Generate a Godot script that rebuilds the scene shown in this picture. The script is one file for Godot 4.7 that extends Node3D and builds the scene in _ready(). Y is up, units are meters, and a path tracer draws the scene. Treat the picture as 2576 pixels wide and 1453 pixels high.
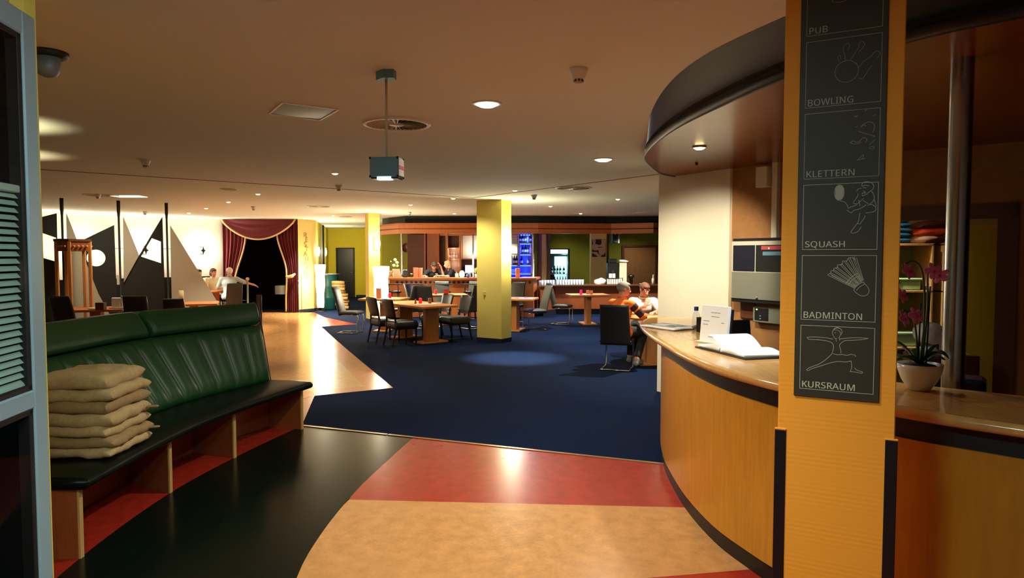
extends Node3D
# Sports-centre foyer with reception counter, bistro tables and bar. Coordinates: P(x, height, distance from camera).

var tex := {}
var M := {}
var taken := {}

func P(x: float, y: float, d: float) -> Vector3:
	return Vector3(x, y, -d)

class Prim:
	var kind := 0
	var a: Vector3
	var b: Vector3
	var ra := 0.1
	var rb := 0.1
	var inv: Basis
	var r: Vector3
	var cut := false
	func dist(p: Vector3) -> float:
		if kind == 0:
			var ab := b - a
			var t := clampf((p - a).dot(ab) / maxf(ab.length_squared(), 1e-9), 0.0, 1.0)
			return (p - a - ab * t).length() - lerpf(ra, rb, t)
		var q := inv * (p - a)
		var k0 := (q / r).length()
		var k1 := (q / (r * r)).length()
		return k0 * (k0 - 1.0) / maxf(k1, 1e-6)

# A mesh under construction. Quads are given counter-clockwise as seen from outside.
class MB:
	var s := SurfaceTool.new()
	var group := -1
	func _init(smooth := false) -> void:
		s.begin(Mesh.PRIMITIVE_TRIANGLES)
		group = 0 if smooth else -1
	func v(p: Vector3, uv := Vector2.ZERO) -> void:
		s.set_smooth_group(group if group >= 0 else 0xFFFFFFFF)
		s.set_uv(uv)
		s.add_vertex(p)
	func tri(a: Vector3, b: Vector3, c: Vector3) -> void:
		v(a); v(c); v(b)
	func quad(a: Vector3, b: Vector3, c: Vector3, d: Vector3) -> void:
		tri(a, b, c); tri(a, c, d)
	func quad_uv(a: Vector3, b: Vector3, c: Vector3, d: Vector3) -> void:
		v(a, Vector2(0, 1)); v(c, Vector2(1, 0)); v(b, Vector2(1, 1))
		v(a, Vector2(0, 1)); v(d, Vector2(0, 0)); v(c, Vector2(1, 0))
	func out_from(center: Vector3, pts: Array) -> void:
		var n: Vector3 = (pts[1] - pts[0]).cross(pts[2] - pts[0])
		var mid := Vector3.ZERO
		for p in pts: mid += p
		mid /= pts.size()
		if n.dot(mid - center) < 0.0:
			pts = pts.duplicate(); pts.reverse()
		for i in range(1, pts.size() - 1):
			tri(pts[0], pts[i], pts[i + 1])
	func box(c: Vector3, size: Vector3, xf := Transform3D(), bevel := 0.004) -> void:
		var h := size / 2.0
		var e := minf(bevel, minf(h.x, minf(h.y, h.z)) * 0.9)
		var at := func(sx, sy, sz, k) -> Vector3:
			var q := Vector3(h.x - e, h.y - e, h.z - e)
			q[k] += e
			return xf * (c + Vector3(sx * q.x, sy * q.y, sz * q.z))
		var mid := xf * c
		for k in 3:
			var i := (k + 1) % 3
			var j := (k + 2) % 3
			for sk in [-1, 1]:
				var f := []
				for ij in [[-1, -1], [1, -1], [1, 1], [-1, 1]]:
					var sg := [0, 0, 0]
					sg[k] = sk; sg[i] = ij[0]; sg[j] = ij[1]
					f.append(at.call(sg[0], sg[1], sg[2], k))
				out_from(mid, f)
			if e > 0.0:
				for si in [-1, 1]:
					for sj in [-1, 1]:
						var f2 := []
						for w in [[-1, i], [1, i], [1, j], [-1, j]]:
							var sg2 := [0, 0, 0]
							sg2[k] = w[0]; sg2[i] = si; sg2[j] = sj
							f2.append(at.call(sg2[0], sg2[1], sg2[2], w[1]))
						out_from(mid, f2)
		if e > 0.0:
			for sx in [-1, 1]:
				for sy in [-1, 1]:
					for sz in [-1, 1]:
						out_from(mid, [at.call(sx, sy, sz, 0), at.call(sx, sy, sz, 1), at.call(sx, sy, sz, 2)])
	# poly in (x, distance); stands between two heights
	func prism(poly: Array, y0: float, y1: float) -> void:
		var pk := PackedVector2Array(poly)
		var t := Geometry2D.triangulate_polygon(pk)
		var area := 0.0
		for i in pk.size():
			var q := pk[(i + 1) % pk.size()]
			area += pk[i].x * q.y - q.x * pk[i].y
		for i in range(0, t.size(), 3):
			var a := pk[t[i]]; var b := pk[t[i + 1]]; var c := pk[t[i + 2]]
			if (b - a).cross(c - a) < 0.0:
				var w := b; b = c; c = w
			tri(Vector3(a.x, y1, -a.y), Vector3(b.x, y1, -b.y), Vector3(c.x, y1, -c.y))
			tri(Vector3(a.x, y0, -a.y), Vector3(c.x, y0, -c.y), Vector3(b.x, y0, -b.y))
		for i in pk.size():
			var a := pk[i]; var b := pk[(i + 1) % pk.size()]
			if area < 0.0:
				var w2 := a; a = b; b = w2
			quad(Vector3(a.x, y0, -a.y), Vector3(b.x, y0, -b.y), Vector3(b.x, y1, -b.y), Vector3(a.x, y1, -a.y))
	# plate with an outline in its own x-y plane, thickness along z
	func plate(poly: Array, thick: float, xf := Transform3D()) -> void:
		var pk := PackedVector2Array(poly)
		var t := Geometry2D.triangulate_polygon(pk)
		var h := thick / 2.0
		var area := 0.0
		for i in pk.size():
			var q := pk[(i + 1) % pk.size()]
			area += pk[i].x * q.y - q.x * pk[i].y
		for i in range(0, t.size(), 3):
			var a := pk[t[i]]; var b := pk[t[i + 1]]; var c := pk[t[i + 2]]
			if (b - a).cross(c - a) < 0.0:
				var w := b; b = c; c = w
			tri(xf * Vector3(a.x, a.y, h), xf * Vector3(b.x, b.y, h), xf * Vector3(c.x, c.y, h))
			tri(xf * Vector3(a.x, a.y, -h), xf * Vector3(c.x, c.y, -h), xf * Vector3(b.x, b.y, -h))
		for i in pk.size():
			var a := pk[i]; var b := pk[(i + 1) % pk.size()]
			if area < 0.0:
				var w2 := a; a = b; b = w2
			quad(xf * Vector3(a.x, a.y, -h), xf * Vector3(b.x, b.y, -h), xf * Vector3(b.x, b.y, h), xf * Vector3(a.x, a.y, h))
	func lathe(prof: Array, n := 24, xf := Transform3D()) -> void:
		for i in prof.size() - 1:
			var p0: Vector2 = prof[i]; var p1: Vector2 = prof[i + 1]
			for k in n:
				var a0 := TAU * k / n; var a1 := TAU * (k + 1) / n
				var q0 := xf * Vector3(p0.x * cos(a0), p0.y, -p0.x * sin(a0)); var q1 := xf * Vector3(p0.x * cos(a1), p0.y, -p0.x * sin(a1))
				var q2 := xf * Vector3(p1.x * cos(a1), p1.y, -p1.x * sin(a1)); var q3 := xf * Vector3(p1.x * cos(a0), p1.y, -p1.x * sin(a0))
				if p0.x < 1e-6: tri(q0, q2, q3)
				elif p1.x < 1e-6: tri(q0, q1, q2)
				else: quad(q0, q1, q2, q3)
	func tube(pts: Array, radius, n := 8, caps := true) -> void:
		var u := Vector3.ZERO
		var rings := []
		for i in pts.size():
			var t: Vector3 = (pts[mini(i + 1, pts.size() - 1)] - pts[maxi(i - 1, 0)]).normalized()
			if i == 0:
				u = t.cross(Vector3.UP if absf(t.y) < 0.9 else Vector3.RIGHT).normalized()
			else:
				u = (u - t * u.dot(t)).normalized()
			var w := t.cross(u)
			var r: float = radius[i] if radius is Array else radius
			var ring := PackedVector3Array()
			for k in n:
				ring.append(pts[i] + (u * cos(TAU * k / n) + w * sin(TAU * k / n)) * r)
			rings.append(ring)
		loft(rings, true, caps)
	func loft(rings: Array, closed := true, caps := true, flip := false) -> void:
		for i in rings.size() - 1:
			var a: PackedVector3Array = rings[i]; var b: PackedVector3Array = rings[i + 1]
			for k in (a.size() if closed else a.size() - 1):
				var m := (k + 1) % a.size()
				if flip: quad(a[m], a[k], b[k], b[m])
				else: quad(a[k], a[m], b[m], b[k])
		if caps:
			for e in [0, rings.size() - 1]:
				var r: PackedVector3Array = rings[e]
				var c := Vector3.ZERO
				for q in r: c += q
				c /= r.size()
				for k in r.size():
					var m2 := (k + 1) % r.size()
					if (e == 0) != flip: tri(c, r[m2], r[k])
					else: tri(c, r[k], r[m2])
	func ball(c: Vector3, r: Vector3, n := 12, xf := Transform3D()) -> void:
		var prof := []
		for i in n / 2 + 1:
			var a := -PI / 2 + PI * i / (n / 2)
			prof.append(Vector2(maxf(cos(a), 0.0) if i > 0 and i < n / 2 else 0.0, sin(a)))
		lathe(prof, n, xf * Transform3D(Basis.from_scale(r), c))
	# a soft padded slab
	func pillow(size: Vector3, xf := Transform3D(), power := 5.0, rough := 0.0, seed_ := 1, n := 14) -> void:
		var noise := FastNoiseLite.new()
		noise.seed = seed_; noise.frequency = 5.0
		var at := func(i: int, j: int, side: float) -> Vector3:
			var u := sin(PI / 2 * (2.0 * i / n - 1.0)); var w := sin(PI / 2 * (2.0 * j / n - 1.0))
			var f := pow(maxf(0.0, 1.0 - pow(absf(u), power)), 0.5) * pow(maxf(0.0, 1.0 - pow(absf(w), power)), 0.5)
			var p := Vector3(u * size.x / 2, side * f * size.y / 2, w * size.z / 2)
			if rough > 0.0:
				p.y += noise.get_noise_3d(p.x, 3.0, p.z) * rough
				p.x += noise.get_noise_3d(p.x, 9.0 + 0.0 * side, p.z) * rough
				p.z += noise.get_noise_3d(p.z, 15.0, p.x) * rough
			return xf * p
		for i in n:
			for j in n:
				quad(at.call(i, j, 1.0), at.call(i, j + 1, 1.0), at.call(i + 1, j + 1, 1.0), at.call(i + 1, j, 1.0))
				quad(at.call(i, j, -1.0), at.call(i + 1, j, -1.0), at.call(i + 1, j + 1, -1.0), at.call(i, j + 1, -1.0))
	# body surface: smooth union of tapered capsules and ellipsoids, meshed as surface nets
	func field(prims: Array, cell: float, k := 0.03) -> void:
		var lo := Vector3.ONE * 1e9; var hi := -lo
		for q: Prim in prims:
			if q.cut: continue
			var r := maxf(q.ra, q.rb) if q.kind == 0 else maxf(q.r.x, maxf(q.r.y, q.r.z))
			lo = lo.min(q.a - Vector3.ONE * r).min((q.b if q.kind == 0 else q.a) - Vector3.ONE * r)
			hi = hi.max(q.a + Vector3.ONE * r).max((q.b if q.kind == 0 else q.a) + Vector3.ONE * r)
		lo -= Vector3.ONE * (cell * 3 + k * 0.3); hi += Vector3.ONE * (cell * 3 + k * 0.3)
		var B := 6
		var dim := Vector3i(((hi - lo) / cell / B).ceil()) * B
		var g := PackedFloat32Array()
		g.resize(dim.x * dim.y * dim.z)
		var half := cell * B * 0.87
		for bx in range(0, dim.x, B):
			for by in range(0, dim.y, B):
				for bz in range(0, dim.z, B):
					var c := lo + Vector3(bx + (B - 1) / 2.0, by + (B - 1) / 2.0, bz + (B - 1) / 2.0) * cell
					var ds := PackedFloat32Array()
					var best := 1e9
					for q: Prim in prims:
						var d := q.dist(c)
						ds.append(d)
						if not q.cut: best = minf(best, d)
					var near: Array[Prim] = []
					var cuts: Array[Prim] = []
					var anycut := false
					for i in ds.size():
						var q: Prim = prims[i]
						if q.cut:
							if ds[i] < half * 1.6 + cell: cuts.append(q)
							if ds[i] < half * 2: anycut = true
						elif ds[i] < best + 2.2 * half + k: near.append(q)
					var skip := best > half + 2 * cell + k or (best < -half - 2 * cell - k and not anycut)
					for x in B:
						for y in B:
							var row := ((bx + x) * dim.y + by + y) * dim.z + bz
							for z in B:
								if skip:
									g[row + z] = best
									continue
								var p := lo + Vector3(bx + x, by + y, bz + z) * cell
								var f := 1e3
								for q in near:
									var d := q.dist(p)
									var h := clampf(0.5 + 0.5 * (f - d) / k, 0.0, 1.0)
									f = lerpf(f, d, h) - k * h * (1.0 - h)
								for q in cuts:
									f = maxf(f, -q.dist(p))
								g[row + z] = f
		var id := {}
		var pos := PackedVector3Array()
		var sx := dim.y * dim.z; var sy := dim.z
		var off := [0, sx, sy, sx + sy, 1, sx + 1, sy + 1, sx + sy + 1]
		for x in dim.x - 1:
			for y in dim.y - 1:
				var row := x * sx + y * sy
				for z in dim.z - 1:
					var b := row + z
					var m := 0
					for i in 8:
						if g[b + off[i]] < 0.0: m += 1
					if m == 0 or m == 8: continue
					var sum := Vector3.ZERO; var n := 0
					for e in [[0, 1], [2, 3], [4, 5], [6, 7], [0, 2], [1, 3], [4, 6], [5, 7], [0, 4], [1, 5], [2, 6], [3, 7]]:
						var f0 := g[b + off[e[0]]]; var f1 := g[b + off[e[1]]]
						if (f0 < 0.0) != (f1 < 0.0):
							var t := f0 / (f0 - f1)
							var c0 := Vector3(e[0] & 1, (e[0] >> 1) & 1, e[0] >> 2); var c1 := Vector3(e[1] & 1, (e[1] >> 1) & 1, e[1] >> 2)
							sum += c0.lerp(c1, t); n += 1
					id[b] = pos.size()
					pos.append(lo + (Vector3(x, y, z) + sum / n) * cell)
		for b: int in id:
			var f0 := g[b]
			for ax in [[sx, sy, 1], [sy, 1, sx], [1, sx, sy]]:
				var e: int = ax[0]; var p1: int = ax[1]; var p2: int = ax[2]
				if b + e >= g.size() or (f0 < 0.0) == (g[b + e] < 0.0): continue
				if not (id.has(b - p1) and id.has(b - p2) and id.has(b - p1 - p2)): continue
				var q0 := pos[id[b]]; var q1 := pos[id[b - p1]]; var q2 := pos[id[b - p1 - p2]]; var q3 := pos[id[b - p2]]
				if f0 < 0.0: quad(q0, q1, q2, q3)
				else: quad(q0, q3, q2, q1)
	func mesh() -> ArrayMesh:
		s.generate_normals()
		return s.commit()

func cap(a: Vector3, b: Vector3, ra: float, rb := -1.0, cut := false) -> Prim:
	var q := Prim.new(); q.a = a; q.b = b; q.ra = ra; q.rb = ra if rb < 0.0 else rb; q.cut = cut
	return q

func egg(c: Vector3, r: Vector3, basis := Basis(), cut := false) -> Prim:
	var q := Prim.new(); q.kind = 1; q.a = c; q.r = r; q.inv = basis.transposed(); q.cut = cut
	return q

# ---------- nodes ----------
func numbered(called: String) -> String:
	taken[called] = taken.get(called, -1) + 1
	return called if taken[called] == 0 else "%s_%03d" % [called, taken[called]]

func obj(called: String, m, material: Material, parent: Node = null, label := "") -> MeshInstance3D:
	var o := MeshInstance3D.new()
	o.mesh = m.mesh() if m is MB else m
	o.material_override = material
	if parent:
		o.name = called
		parent.add_child(o, true)
	else:
		o.name = numbered(called)
		add_child(o)
	if label: o.set_meta("label", label)
	return o

func tag(o: Node, label: String, category: String, group := "", kind := "") -> Node:
	o.set_meta("label", label)
	if category: o.set_meta("category", category)
	if group: o.set_meta("group", group)
	if kind: o.set_meta("kind", kind)
	return o

func thing(called: String, label: String, category: String, at := Vector3.ZERO, turn := 0.0, group := "") -> Node3D:
	var o := Node3D.new()
	o.name = numbered(called); add_child(o)
	o.position = at; o.rotation.y = turn
	tag(o, label, category, group)
	return o

func setting(called: String, m, material: Material, label: String) -> MeshInstance3D:
	var o := obj(called, m, material, null, label)
	o.set_meta("kind", "structure")
	return o

func dup(src: Node3D, at: Vector3, turn: float, label: String, group := "") -> Node3D:
	var r: Node3D = src.duplicate()
	r.name = numbered(str(src.name).rstrip("_0123456789")); add_child(r)
	r.position = at; r.rotation.y = turn
	r.set_meta("label", label)
	if group: r.set_meta("group", group)
	return r

func facing(fx: float, fd: float) -> float:   # turn so that local +z looks along (x, distance)
	return atan2(fx, -fd)

func boxm(c: Vector3, size: Vector3, bevel := 0.004, xf := Transform3D()) -> MB:
	var m := MB.new(); m.box(c, size, xf, bevel); return m

func wall_piece(m: MB, a: Vector2, b: Vector2, y0: float, y1: float, thick := 0.15) -> void:   # thickness to the left of a > b seen from above
	var n := (b - a).normalized().orthogonal() * -thick
	m.prism([a, b, b + n, a + n], y0, y1)

func curve(pts: Array, n: int) -> Array:   # even samples of a smooth line through points
	var out := []
	for i in n + 1:
		var t := float(i) / n * (pts.size() - 1)
		var k := mini(int(t), pts.size() - 2)
		var f := t - k
		var p0 = pts[k - 1] if k > 0 else pts[0] * 2.0 - pts[1]
		var p3 = pts[k + 2] if k + 2 < pts.size() else pts[k + 1] * 2.0 - pts[k]
		out.append(pts[k].cubic_interpolate(pts[k + 1], p0, p3, f))
	return out

# ---------- lights ----------
func spot(at: Vector3, towards: Vector3, energy: float, color: Color, angle := 45.0, blend := 0.6, size := 0.04) -> void:
	var l := SpotLight3D.new()
	l.name = numbered("spot_source"); add_child(l)
	l.light_energy = energy; l.light_color = color; l.spot_angle = angle; l.spot_angle_attenuation = blend
	l.spot_range = 60.0; l.spot_attenuation = 2.0; l.light_size = size; l.shadow_enabled = true
	var up := Vector3.UP if absf(towards.normalized().y) < 0.95 else Vector3.RIGHT
	l.transform = Transform3D(Basis.looking_at(towards, up), at)

func omni(at: Vector3, energy: float, color: Color, size := 0.05) -> void:
	var l := OmniLight3D.new()
	l.name = numbered("lamp_source"); add_child(l)
	l.light_energy = energy; l.light_color = color; l.omni_range = 60.0; l.omni_attenuation = 2.0; l.light_size = size; l.shadow_enabled = true
	l.position = at

func area(at: Vector3, towards: Vector3, size: Vector2, energy: float, color: Color) -> void:
	var l := AreaLight3D.new()
	l.name = numbered("panel_source"); add_child(l)
	l.light_energy = energy; l.light_color = color; l.area_size = size; l.area_range = 60.0; l.area_attenuation = 2.0; l.shadow_enabled = true
	var up := Vector3.UP if absf(towards.normalized().y) < 0.95 else Vector3.RIGHT
	l.transform = Transform3D(Basis.looking_at(towards, up), at)

# ---------- materials ----------
func mk(called: String, col: Color, rough := 0.6, metal := 0.0, t := "", scale_ := 1.0, world := false) -> StandardMaterial3D:
	var m := StandardMaterial3D.new()
	m.resource_name = called; m.albedo_color = col; m.roughness = rough; m.metallic = metal
	if t:
		m.albedo_texture = tex[t]
		m.uv1_triplanar = true; m.uv1_world_triplanar = world; m.uv1_scale = Vector3.ONE * scale_
	M[called] = m
	return m

func glow(called: String, col: Color, energy: float, base := Color(0.9, 0.9, 0.88)) -> void:
	var m := mk(called, base, 0.5)
	m.emission_enabled = true; m.emission = col; m.emission_energy_multiplier = energy

func bump(m: StandardMaterial3D, t: String, cm: float) -> void:
	m.heightmap_enabled = true; m.heightmap_texture = tex[t]; m.heightmap_scale = cm

func paint(w: int, h: int, f: Callable) -> ImageTexture:
	var im := Image.create(w, h, false, Image.FORMAT_RGB8)
	for y in h:
		for x in w:
			im.set_pixel(x, y, f.call(x, y))
	return ImageTexture.create_from_image(im)

func seamless(noise: FastNoiseLite, x: float, y: float, n: float) -> float:   # wraps after n
	var u := x / n; var w := y / n
	var a := noise.get_noise_2d(x, y); var b := noise.get_noise_2d(x - n, y)
	var c := noise.get_noise_2d(x, y - n); var d := noise.get_noise_2d(x - n, y - n)
	return lerpf(lerpf(a, b, u), lerpf(c, d, u), w)

func make_materials() -> void:
	var no := FastNoiseLite.new(); no.seed = 7; no.frequency = 0.04
	var fine := FastNoiseLite.new(); fine.seed = 11; fine.frequency = 0.2
	tex.wood = paint(256, 256, func(x, y):
		var g := lerpf(no.get_noise_2d(x * 2.2, y * 0.16), no.get_noise_2d((x - 256) * 2.2, y * 0.16), x / 256.0)
		var h := lerpf(fine.get_noise_2d(x * 2.0, y * 0.1), fine.get_noise_2d((x - 256) * 2.0, y * 0.1), x / 256.0)
		var v := clampf(0.89 + 0.10 * g + 0.05 * h, 0.0, 1.0)
		return Color(v, v * 0.97, v * 0.93))
	tex.lino = paint(256, 256, func(x, y):
		var v := clampf(0.9 + 0.12 * seamless(no, x, y, 256.0) + 0.08 * seamless(fine, x, y, 256.0), 0.0, 1.0)
		return Color(v, v, v))
	var rg := RandomNumberGenerator.new(); rg.seed = 5
	var dots := {}
	for i in 420: dots[Vector2i(rg.randi_range(0, 15) * 8, rg.randi_range(0, 63) * 2)] = rg.randf_range(0.55, 1.0)
	tex.carpet = paint(128, 128, func(x, y):
		var line := posmod(x - y, 8)
		var v := 0.52 if line < 4 else 0.40
		var key := Vector2i(posmod(x - y, 128) / 8 * 8, y / 2 * 2)
		if line < 2 and dots.has(key): v = dots[key]
		elif line == 2: v = 0.6
		return Color(v, v, v * 0.98))
	tex.ribs = paint(16, 64, func(_x, y):
		var v := 0.5 + 0.5 * sin(TAU * y / 8.0) * (0.6 + 0.4 * sin(TAU * y / 64.0))
		return Color(v, v, v))
	tex.weave = paint(64, 64, func(x, y):
		var v := 0.5 + 0.25 * sin(TAU * x / 4.0) + 0.25 * sin(TAU * y / 4.0)
		return Color(v, v, v))
	tex.fuzz = paint(128, 128, func(x, y):
		var v := clampf(0.85 + 0.2 * seamless(fine, x * 2.0, y * 2.0, 256.0) + 0.1 * seamless(no, x * 2.0, y * 2.0, 256.0), 0.0, 1.0)
		return Color(v, v * 0.98, v * 0.95))
	var plaster := mk("ceiling_paint", Color(0.87, 0.87, 0.79), 0.9)
	plaster.resource_name = "ceiling_paint"
	mk("white_wall", Color(0.93, 0.92, 0.88), 0.9)
	mk("yellow_wall", Color(0.86, 0.78, 0.20), 0.85)
	mk("yellow_column", Color(0.93, 0.86, 0.45), 0.85)
	mk("sand_wall", Color(0.88, 0.76, 0.45), 0.85)
	mk("olive_wall", Color(0.52, 0.52, 0.14), 0.9)
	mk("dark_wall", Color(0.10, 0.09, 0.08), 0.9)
	mk("cream_plaster", Color(0.93, 0.89, 0.78), 0.85)
	mk("brown_wall", Color(0.72, 0.50, 0.28), 0.8, 0.0, "lino", 0.8, true)
	var orange := mk("orange_wallpaper", Color(0.95, 0.62, 0.16), 0.75)
	orange.uv1_triplanar = true; orange.uv1_world_triplanar = true; orange.uv1_scale = Vector3(2, 7, 2)
	bump(orange, "ribs", 0.03)
	mk("navy_skirting", Color(0.05, 0.09, 0.2), 0.6)
	mk("carpet", Color(0.115, 0.215, 0.42), 0.95, 0.0, "carpet", 3.6, true).metallic_specular = 0.15
	mk("orange_lino", Color(0.77, 0.555, 0.335), 0.22, 0.0, "lino", 0.7, true).metallic_specular = 0.35
	mk("salmon_lino", Color(0.78, 0.46, 0.31), 0.22, 0.0, "lino", 0.7, true).metallic_specular = 0.35
	mk("red_lino", Color(0.64, 0.17, 0.11), 0.24, 0.0, "lino", 0.7, true)
	mk("dark_lino", Color(0.05, 0.085, 0.06), 0.2, 0.0, "lino", 0.7, true).metallic_specular = 0.25
	mk("brass", Color(0.72, 0.62, 0.42), 0.3, 0.9)
	mk("beech", Color(0.88, 0.60, 0.33), 0.42, 0.0, "wood", 1.6)
	mk("beech_gloss", Color(0.90, 0.69, 0.41), 0.14, 0.0, "wood", 1.3)
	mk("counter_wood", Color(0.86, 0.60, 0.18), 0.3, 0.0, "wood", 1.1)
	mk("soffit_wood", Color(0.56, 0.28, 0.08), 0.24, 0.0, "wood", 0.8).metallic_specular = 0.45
	mk("bar_wood", Color(0.80, 0.46, 0.22), 0.45, 0.0, "wood", 1.4)
	mk("dark_wood", Color(0.42, 0.24, 0.13), 0.5, 0.0, "wood", 1.6)
	mk("red_wood", Color(0.62, 0.33, 0.17), 0.5, 0.0, "wood", 1.6)
	mk("pale_wood", Color(0.80, 0.66, 0.42), 0.5, 0.0, "wood", 1.6)
	mk("black_band", Color(0.045, 0.05, 0.065), 0.5)
	mk("navy_band", Color(0.07, 0.09, 0.16), 0.45)
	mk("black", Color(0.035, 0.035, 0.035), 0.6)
	mk("black_plastic", Color(0.06, 0.06, 0.065), 0.4)
	mk("screen_black", Color(0.11, 0.105, 0.08), 0.7)
	mk("screen_tan", Color(0.70, 0.66, 0.58), 0.8)
	mk("chrome", Color(0.82, 0.82, 0.82), 0.16, 1.0)
	mk("steel", Color(0.62, 0.63, 0.64), 0.24, 1.0)
	mk("alu", Color(0.52, 0.63, 0.68), 0.42, 0.1)
	mk("grey_metal", Color(0.45, 0.50, 0.52), 0.5, 0.2)
	mk("blue_metal", Color(0.38, 0.56, 0.64), 0.5)
	mk("green_leather", Color(0.10, 0.27, 0.135), 0.38).metallic_specular = 0.4
	mk("green_seat", Color(0.025, 0.065, 0.045), 0.33).metallic_specular = 0.26
	mk("black_leather", Color(0.10, 0.09, 0.085), 0.42)
	mk("grey_leather", Color(0.23, 0.24, 0.22), 0.48)
	mk("olive_leather", Color(0.42, 0.40, 0.28), 0.48)
	bump(mk("blanket", Color(0.80, 0.70, 0.50), 0.95, 0.0, "fuzz", 3.0), "fuzz", 0.35)
	bump(mk("blanket_dark", Color(0.68, 0.57, 0.39), 0.95, 0.0, "fuzz", 3.0), "fuzz", 0.35)
	mk("curtain_red", Color(0.36, 0.045, 0.085), 0.85)
	mk("gold_trim", Color(0.80, 0.64, 0.42), 0.6)
	mk("white_paint", Color(0.88, 0.88, 0.86), 0.5)
	mk("ivory", Color(0.80, 0.78, 0.68), 0.5)
	mk("paper", Color(0.93, 0.93, 0.92), 0.8)
	mk("pink_paper", Color(0.86, 0.58, 0.47), 0.7)
	mk("panel_grey", Color(0.50, 0.50, 0.43), 0.5)
	mk("panel_dark", Color(0.19, 0.165, 0.105), 0.55)
	mk("engraving", Color(0.78, 0.78, 0.70), 0.6)
	mk("engraving_shaded", Color(0.66, 0.66, 0.58), 0.6)  # darker copy of engraving, shade of the upper board put into the colour
	mk("skin", Color(0.78, 0.56, 0.46), 0.55)
	mk("skin_red", Color(0.74, 0.49, 0.40), 0.55)
	mk("hair_grey", Color(0.46, 0.43, 0.38), 0.8)
	mk("hair_brown", Color(0.34, 0.20, 0.12), 0.8)
	mk("hair_dark", Color(0.16, 0.09, 0.06), 0.8)
	mk("hair_white", Color(0.86, 0.82, 0.78), 0.85)
	mk("hair_blond", Color(0.68, 0.55, 0.38), 0.8)
	mk("shirt_orange", Color(0.98, 0.45, 0.06), 0.8)
	mk("shirt_pink", Color(0.90, 0.78, 0.72), 0.85)
	mk("shirt_grey", Color(0.72, 0.76, 0.76), 0.85)
	mk("shirt_cream", Color(0.90, 0.87, 0.72), 0.85)
	mk("cloth_black", Color(0.05, 0.05, 0.055), 0.85)
	mk("stripe_maroon", Color(0.22, 0.05, 0.05), 0.8)
	mk("sock_grey", Color(0.45, 0.44, 0.40), 0.85)
	mk("eye_white", Color(0.9, 0.88, 0.85), 0.3)
	mk("lip", Color(0.66, 0.32, 0.27), 0.5)
	mk("pot_white", Color(0.86, 0.85, 0.80), 0.22)
	mk("soil", Color(0.08, 0.07, 0.05), 0.9)
	mk("leaf", Color(0.10, 0.24, 0.08), 0.4).backlight = Color(0.04, 0.1, 0.03)
	mk("stem", Color(0.20, 0.34, 0.14), 0.5)
	mk("petal", Color(0.86, 0.50, 0.80), 0.6).backlight = Color(0.3, 0.1, 0.25)
	mk("petal_heart", Color(0.68, 0.16, 0.42), 0.6)
	mk("pale_leaf", Color(0.74, 0.80, 0.52), 0.6)
	mk("teal", Color(0.16, 0.46, 0.50), 0.3)
	mk("red_plastic", Color(0.72, 0.16, 0.22), 0.4)
	mk("blue_plastic", Color(0.08, 0.26, 0.62), 0.35)
	mk("navy_plastic", Color(0.05, 0.06, 0.16), 0.25)
	mk("mint_plastic", Color(0.56, 0.72, 0.56), 0.5)
	mk("towel_blue", Color(0.05, 0.32, 0.48), 0.95)
	mk("towel_teal", Color(0.12, 0.45, 0.46), 0.95)
	mk("towel_maroon", Color(0.28, 0.12, 0.12), 0.95)
	mk("cushion_orange", Color(0.85, 0.32, 0.12), 0.9)
	mk("cushion_white", Color(0.85, 0.74, 0.66), 0.9)
	mk("bottle_dark", Color(0.10, 0.07, 0.05), 0.15)
	mk("bottle_green", Color(0.10, 0.20, 0.10), 0.15)
	mk("bottle_amber", Color(0.50, 0.28, 0.08), 0.15)
	mk("label_white", Color(0.85, 0.84, 0.80), 0.6)
	var g := mk("glass", Color(0.03, 0.04, 0.04, 0.1), 0.03)
	g.transparency = BaseMaterial3D.TRANSPARENCY_ALPHA
	g.metallic_specular = 0.15
	var tg := mk("tumbler_glass", Color(0.85, 0.92, 1.0, 0.16), 0.08)
	tg.transparency = BaseMaterial3D.TRANSPARENCY_ALPHA
	mk("blind", Color(0.62, 0.76, 0.72), 0.6)
	mk("mirror", Color(0.82, 0.84, 0.80), 0.05, 1.0)
	mk("sepia_light", Color(0.80, 0.66, 0.46), 0.7)
	mk("sepia_dark", Color(0.20, 0.11, 0.05), 0.7)
	glow("lamp_warm", Color(1.0, 0.82, 0.55), 14.0)
	glow("lamp_white", Color(1.0, 0.93, 0.80), 7.0)
	glow("paper_lamp", Color(1.0, 0.90, 0.66), 3.2, Color(0.95, 0.9, 0.8))
	glow("sconce_glow", Color(1.0, 0.86, 0.55), 6.0)
	glow("exit_glow", Color(0.95, 1.0, 1.0), 4.0)
	glow("blue_led", Color(0.12, 0.35, 1.0), 9.0)
	glow("fridge_sign_light", Color(0.75, 1.0, 0.97), 4.5)
	glow("fridge_light", Color(0.70, 0.97, 1.0), 1.6)
	glow("candle_pink", Color(1.0, 0.05, 0.35), 1.2, Color(0.8, 0.1, 0.3))
	glow("candle_red", Color(1.0, 0.10, 0.12), 0.7, Color(0.8, 0.1, 0.12))
	glow("flame", Color(1.0, 0.7, 0.3), 6.0)
	glow("green_light", Color(0.55, 1.0, 0.25), 1.6)
	glow("red_light", Color(0.85, 0.2, 0.25), 0.05, Color(0.75, 0.3, 0.32))

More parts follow.
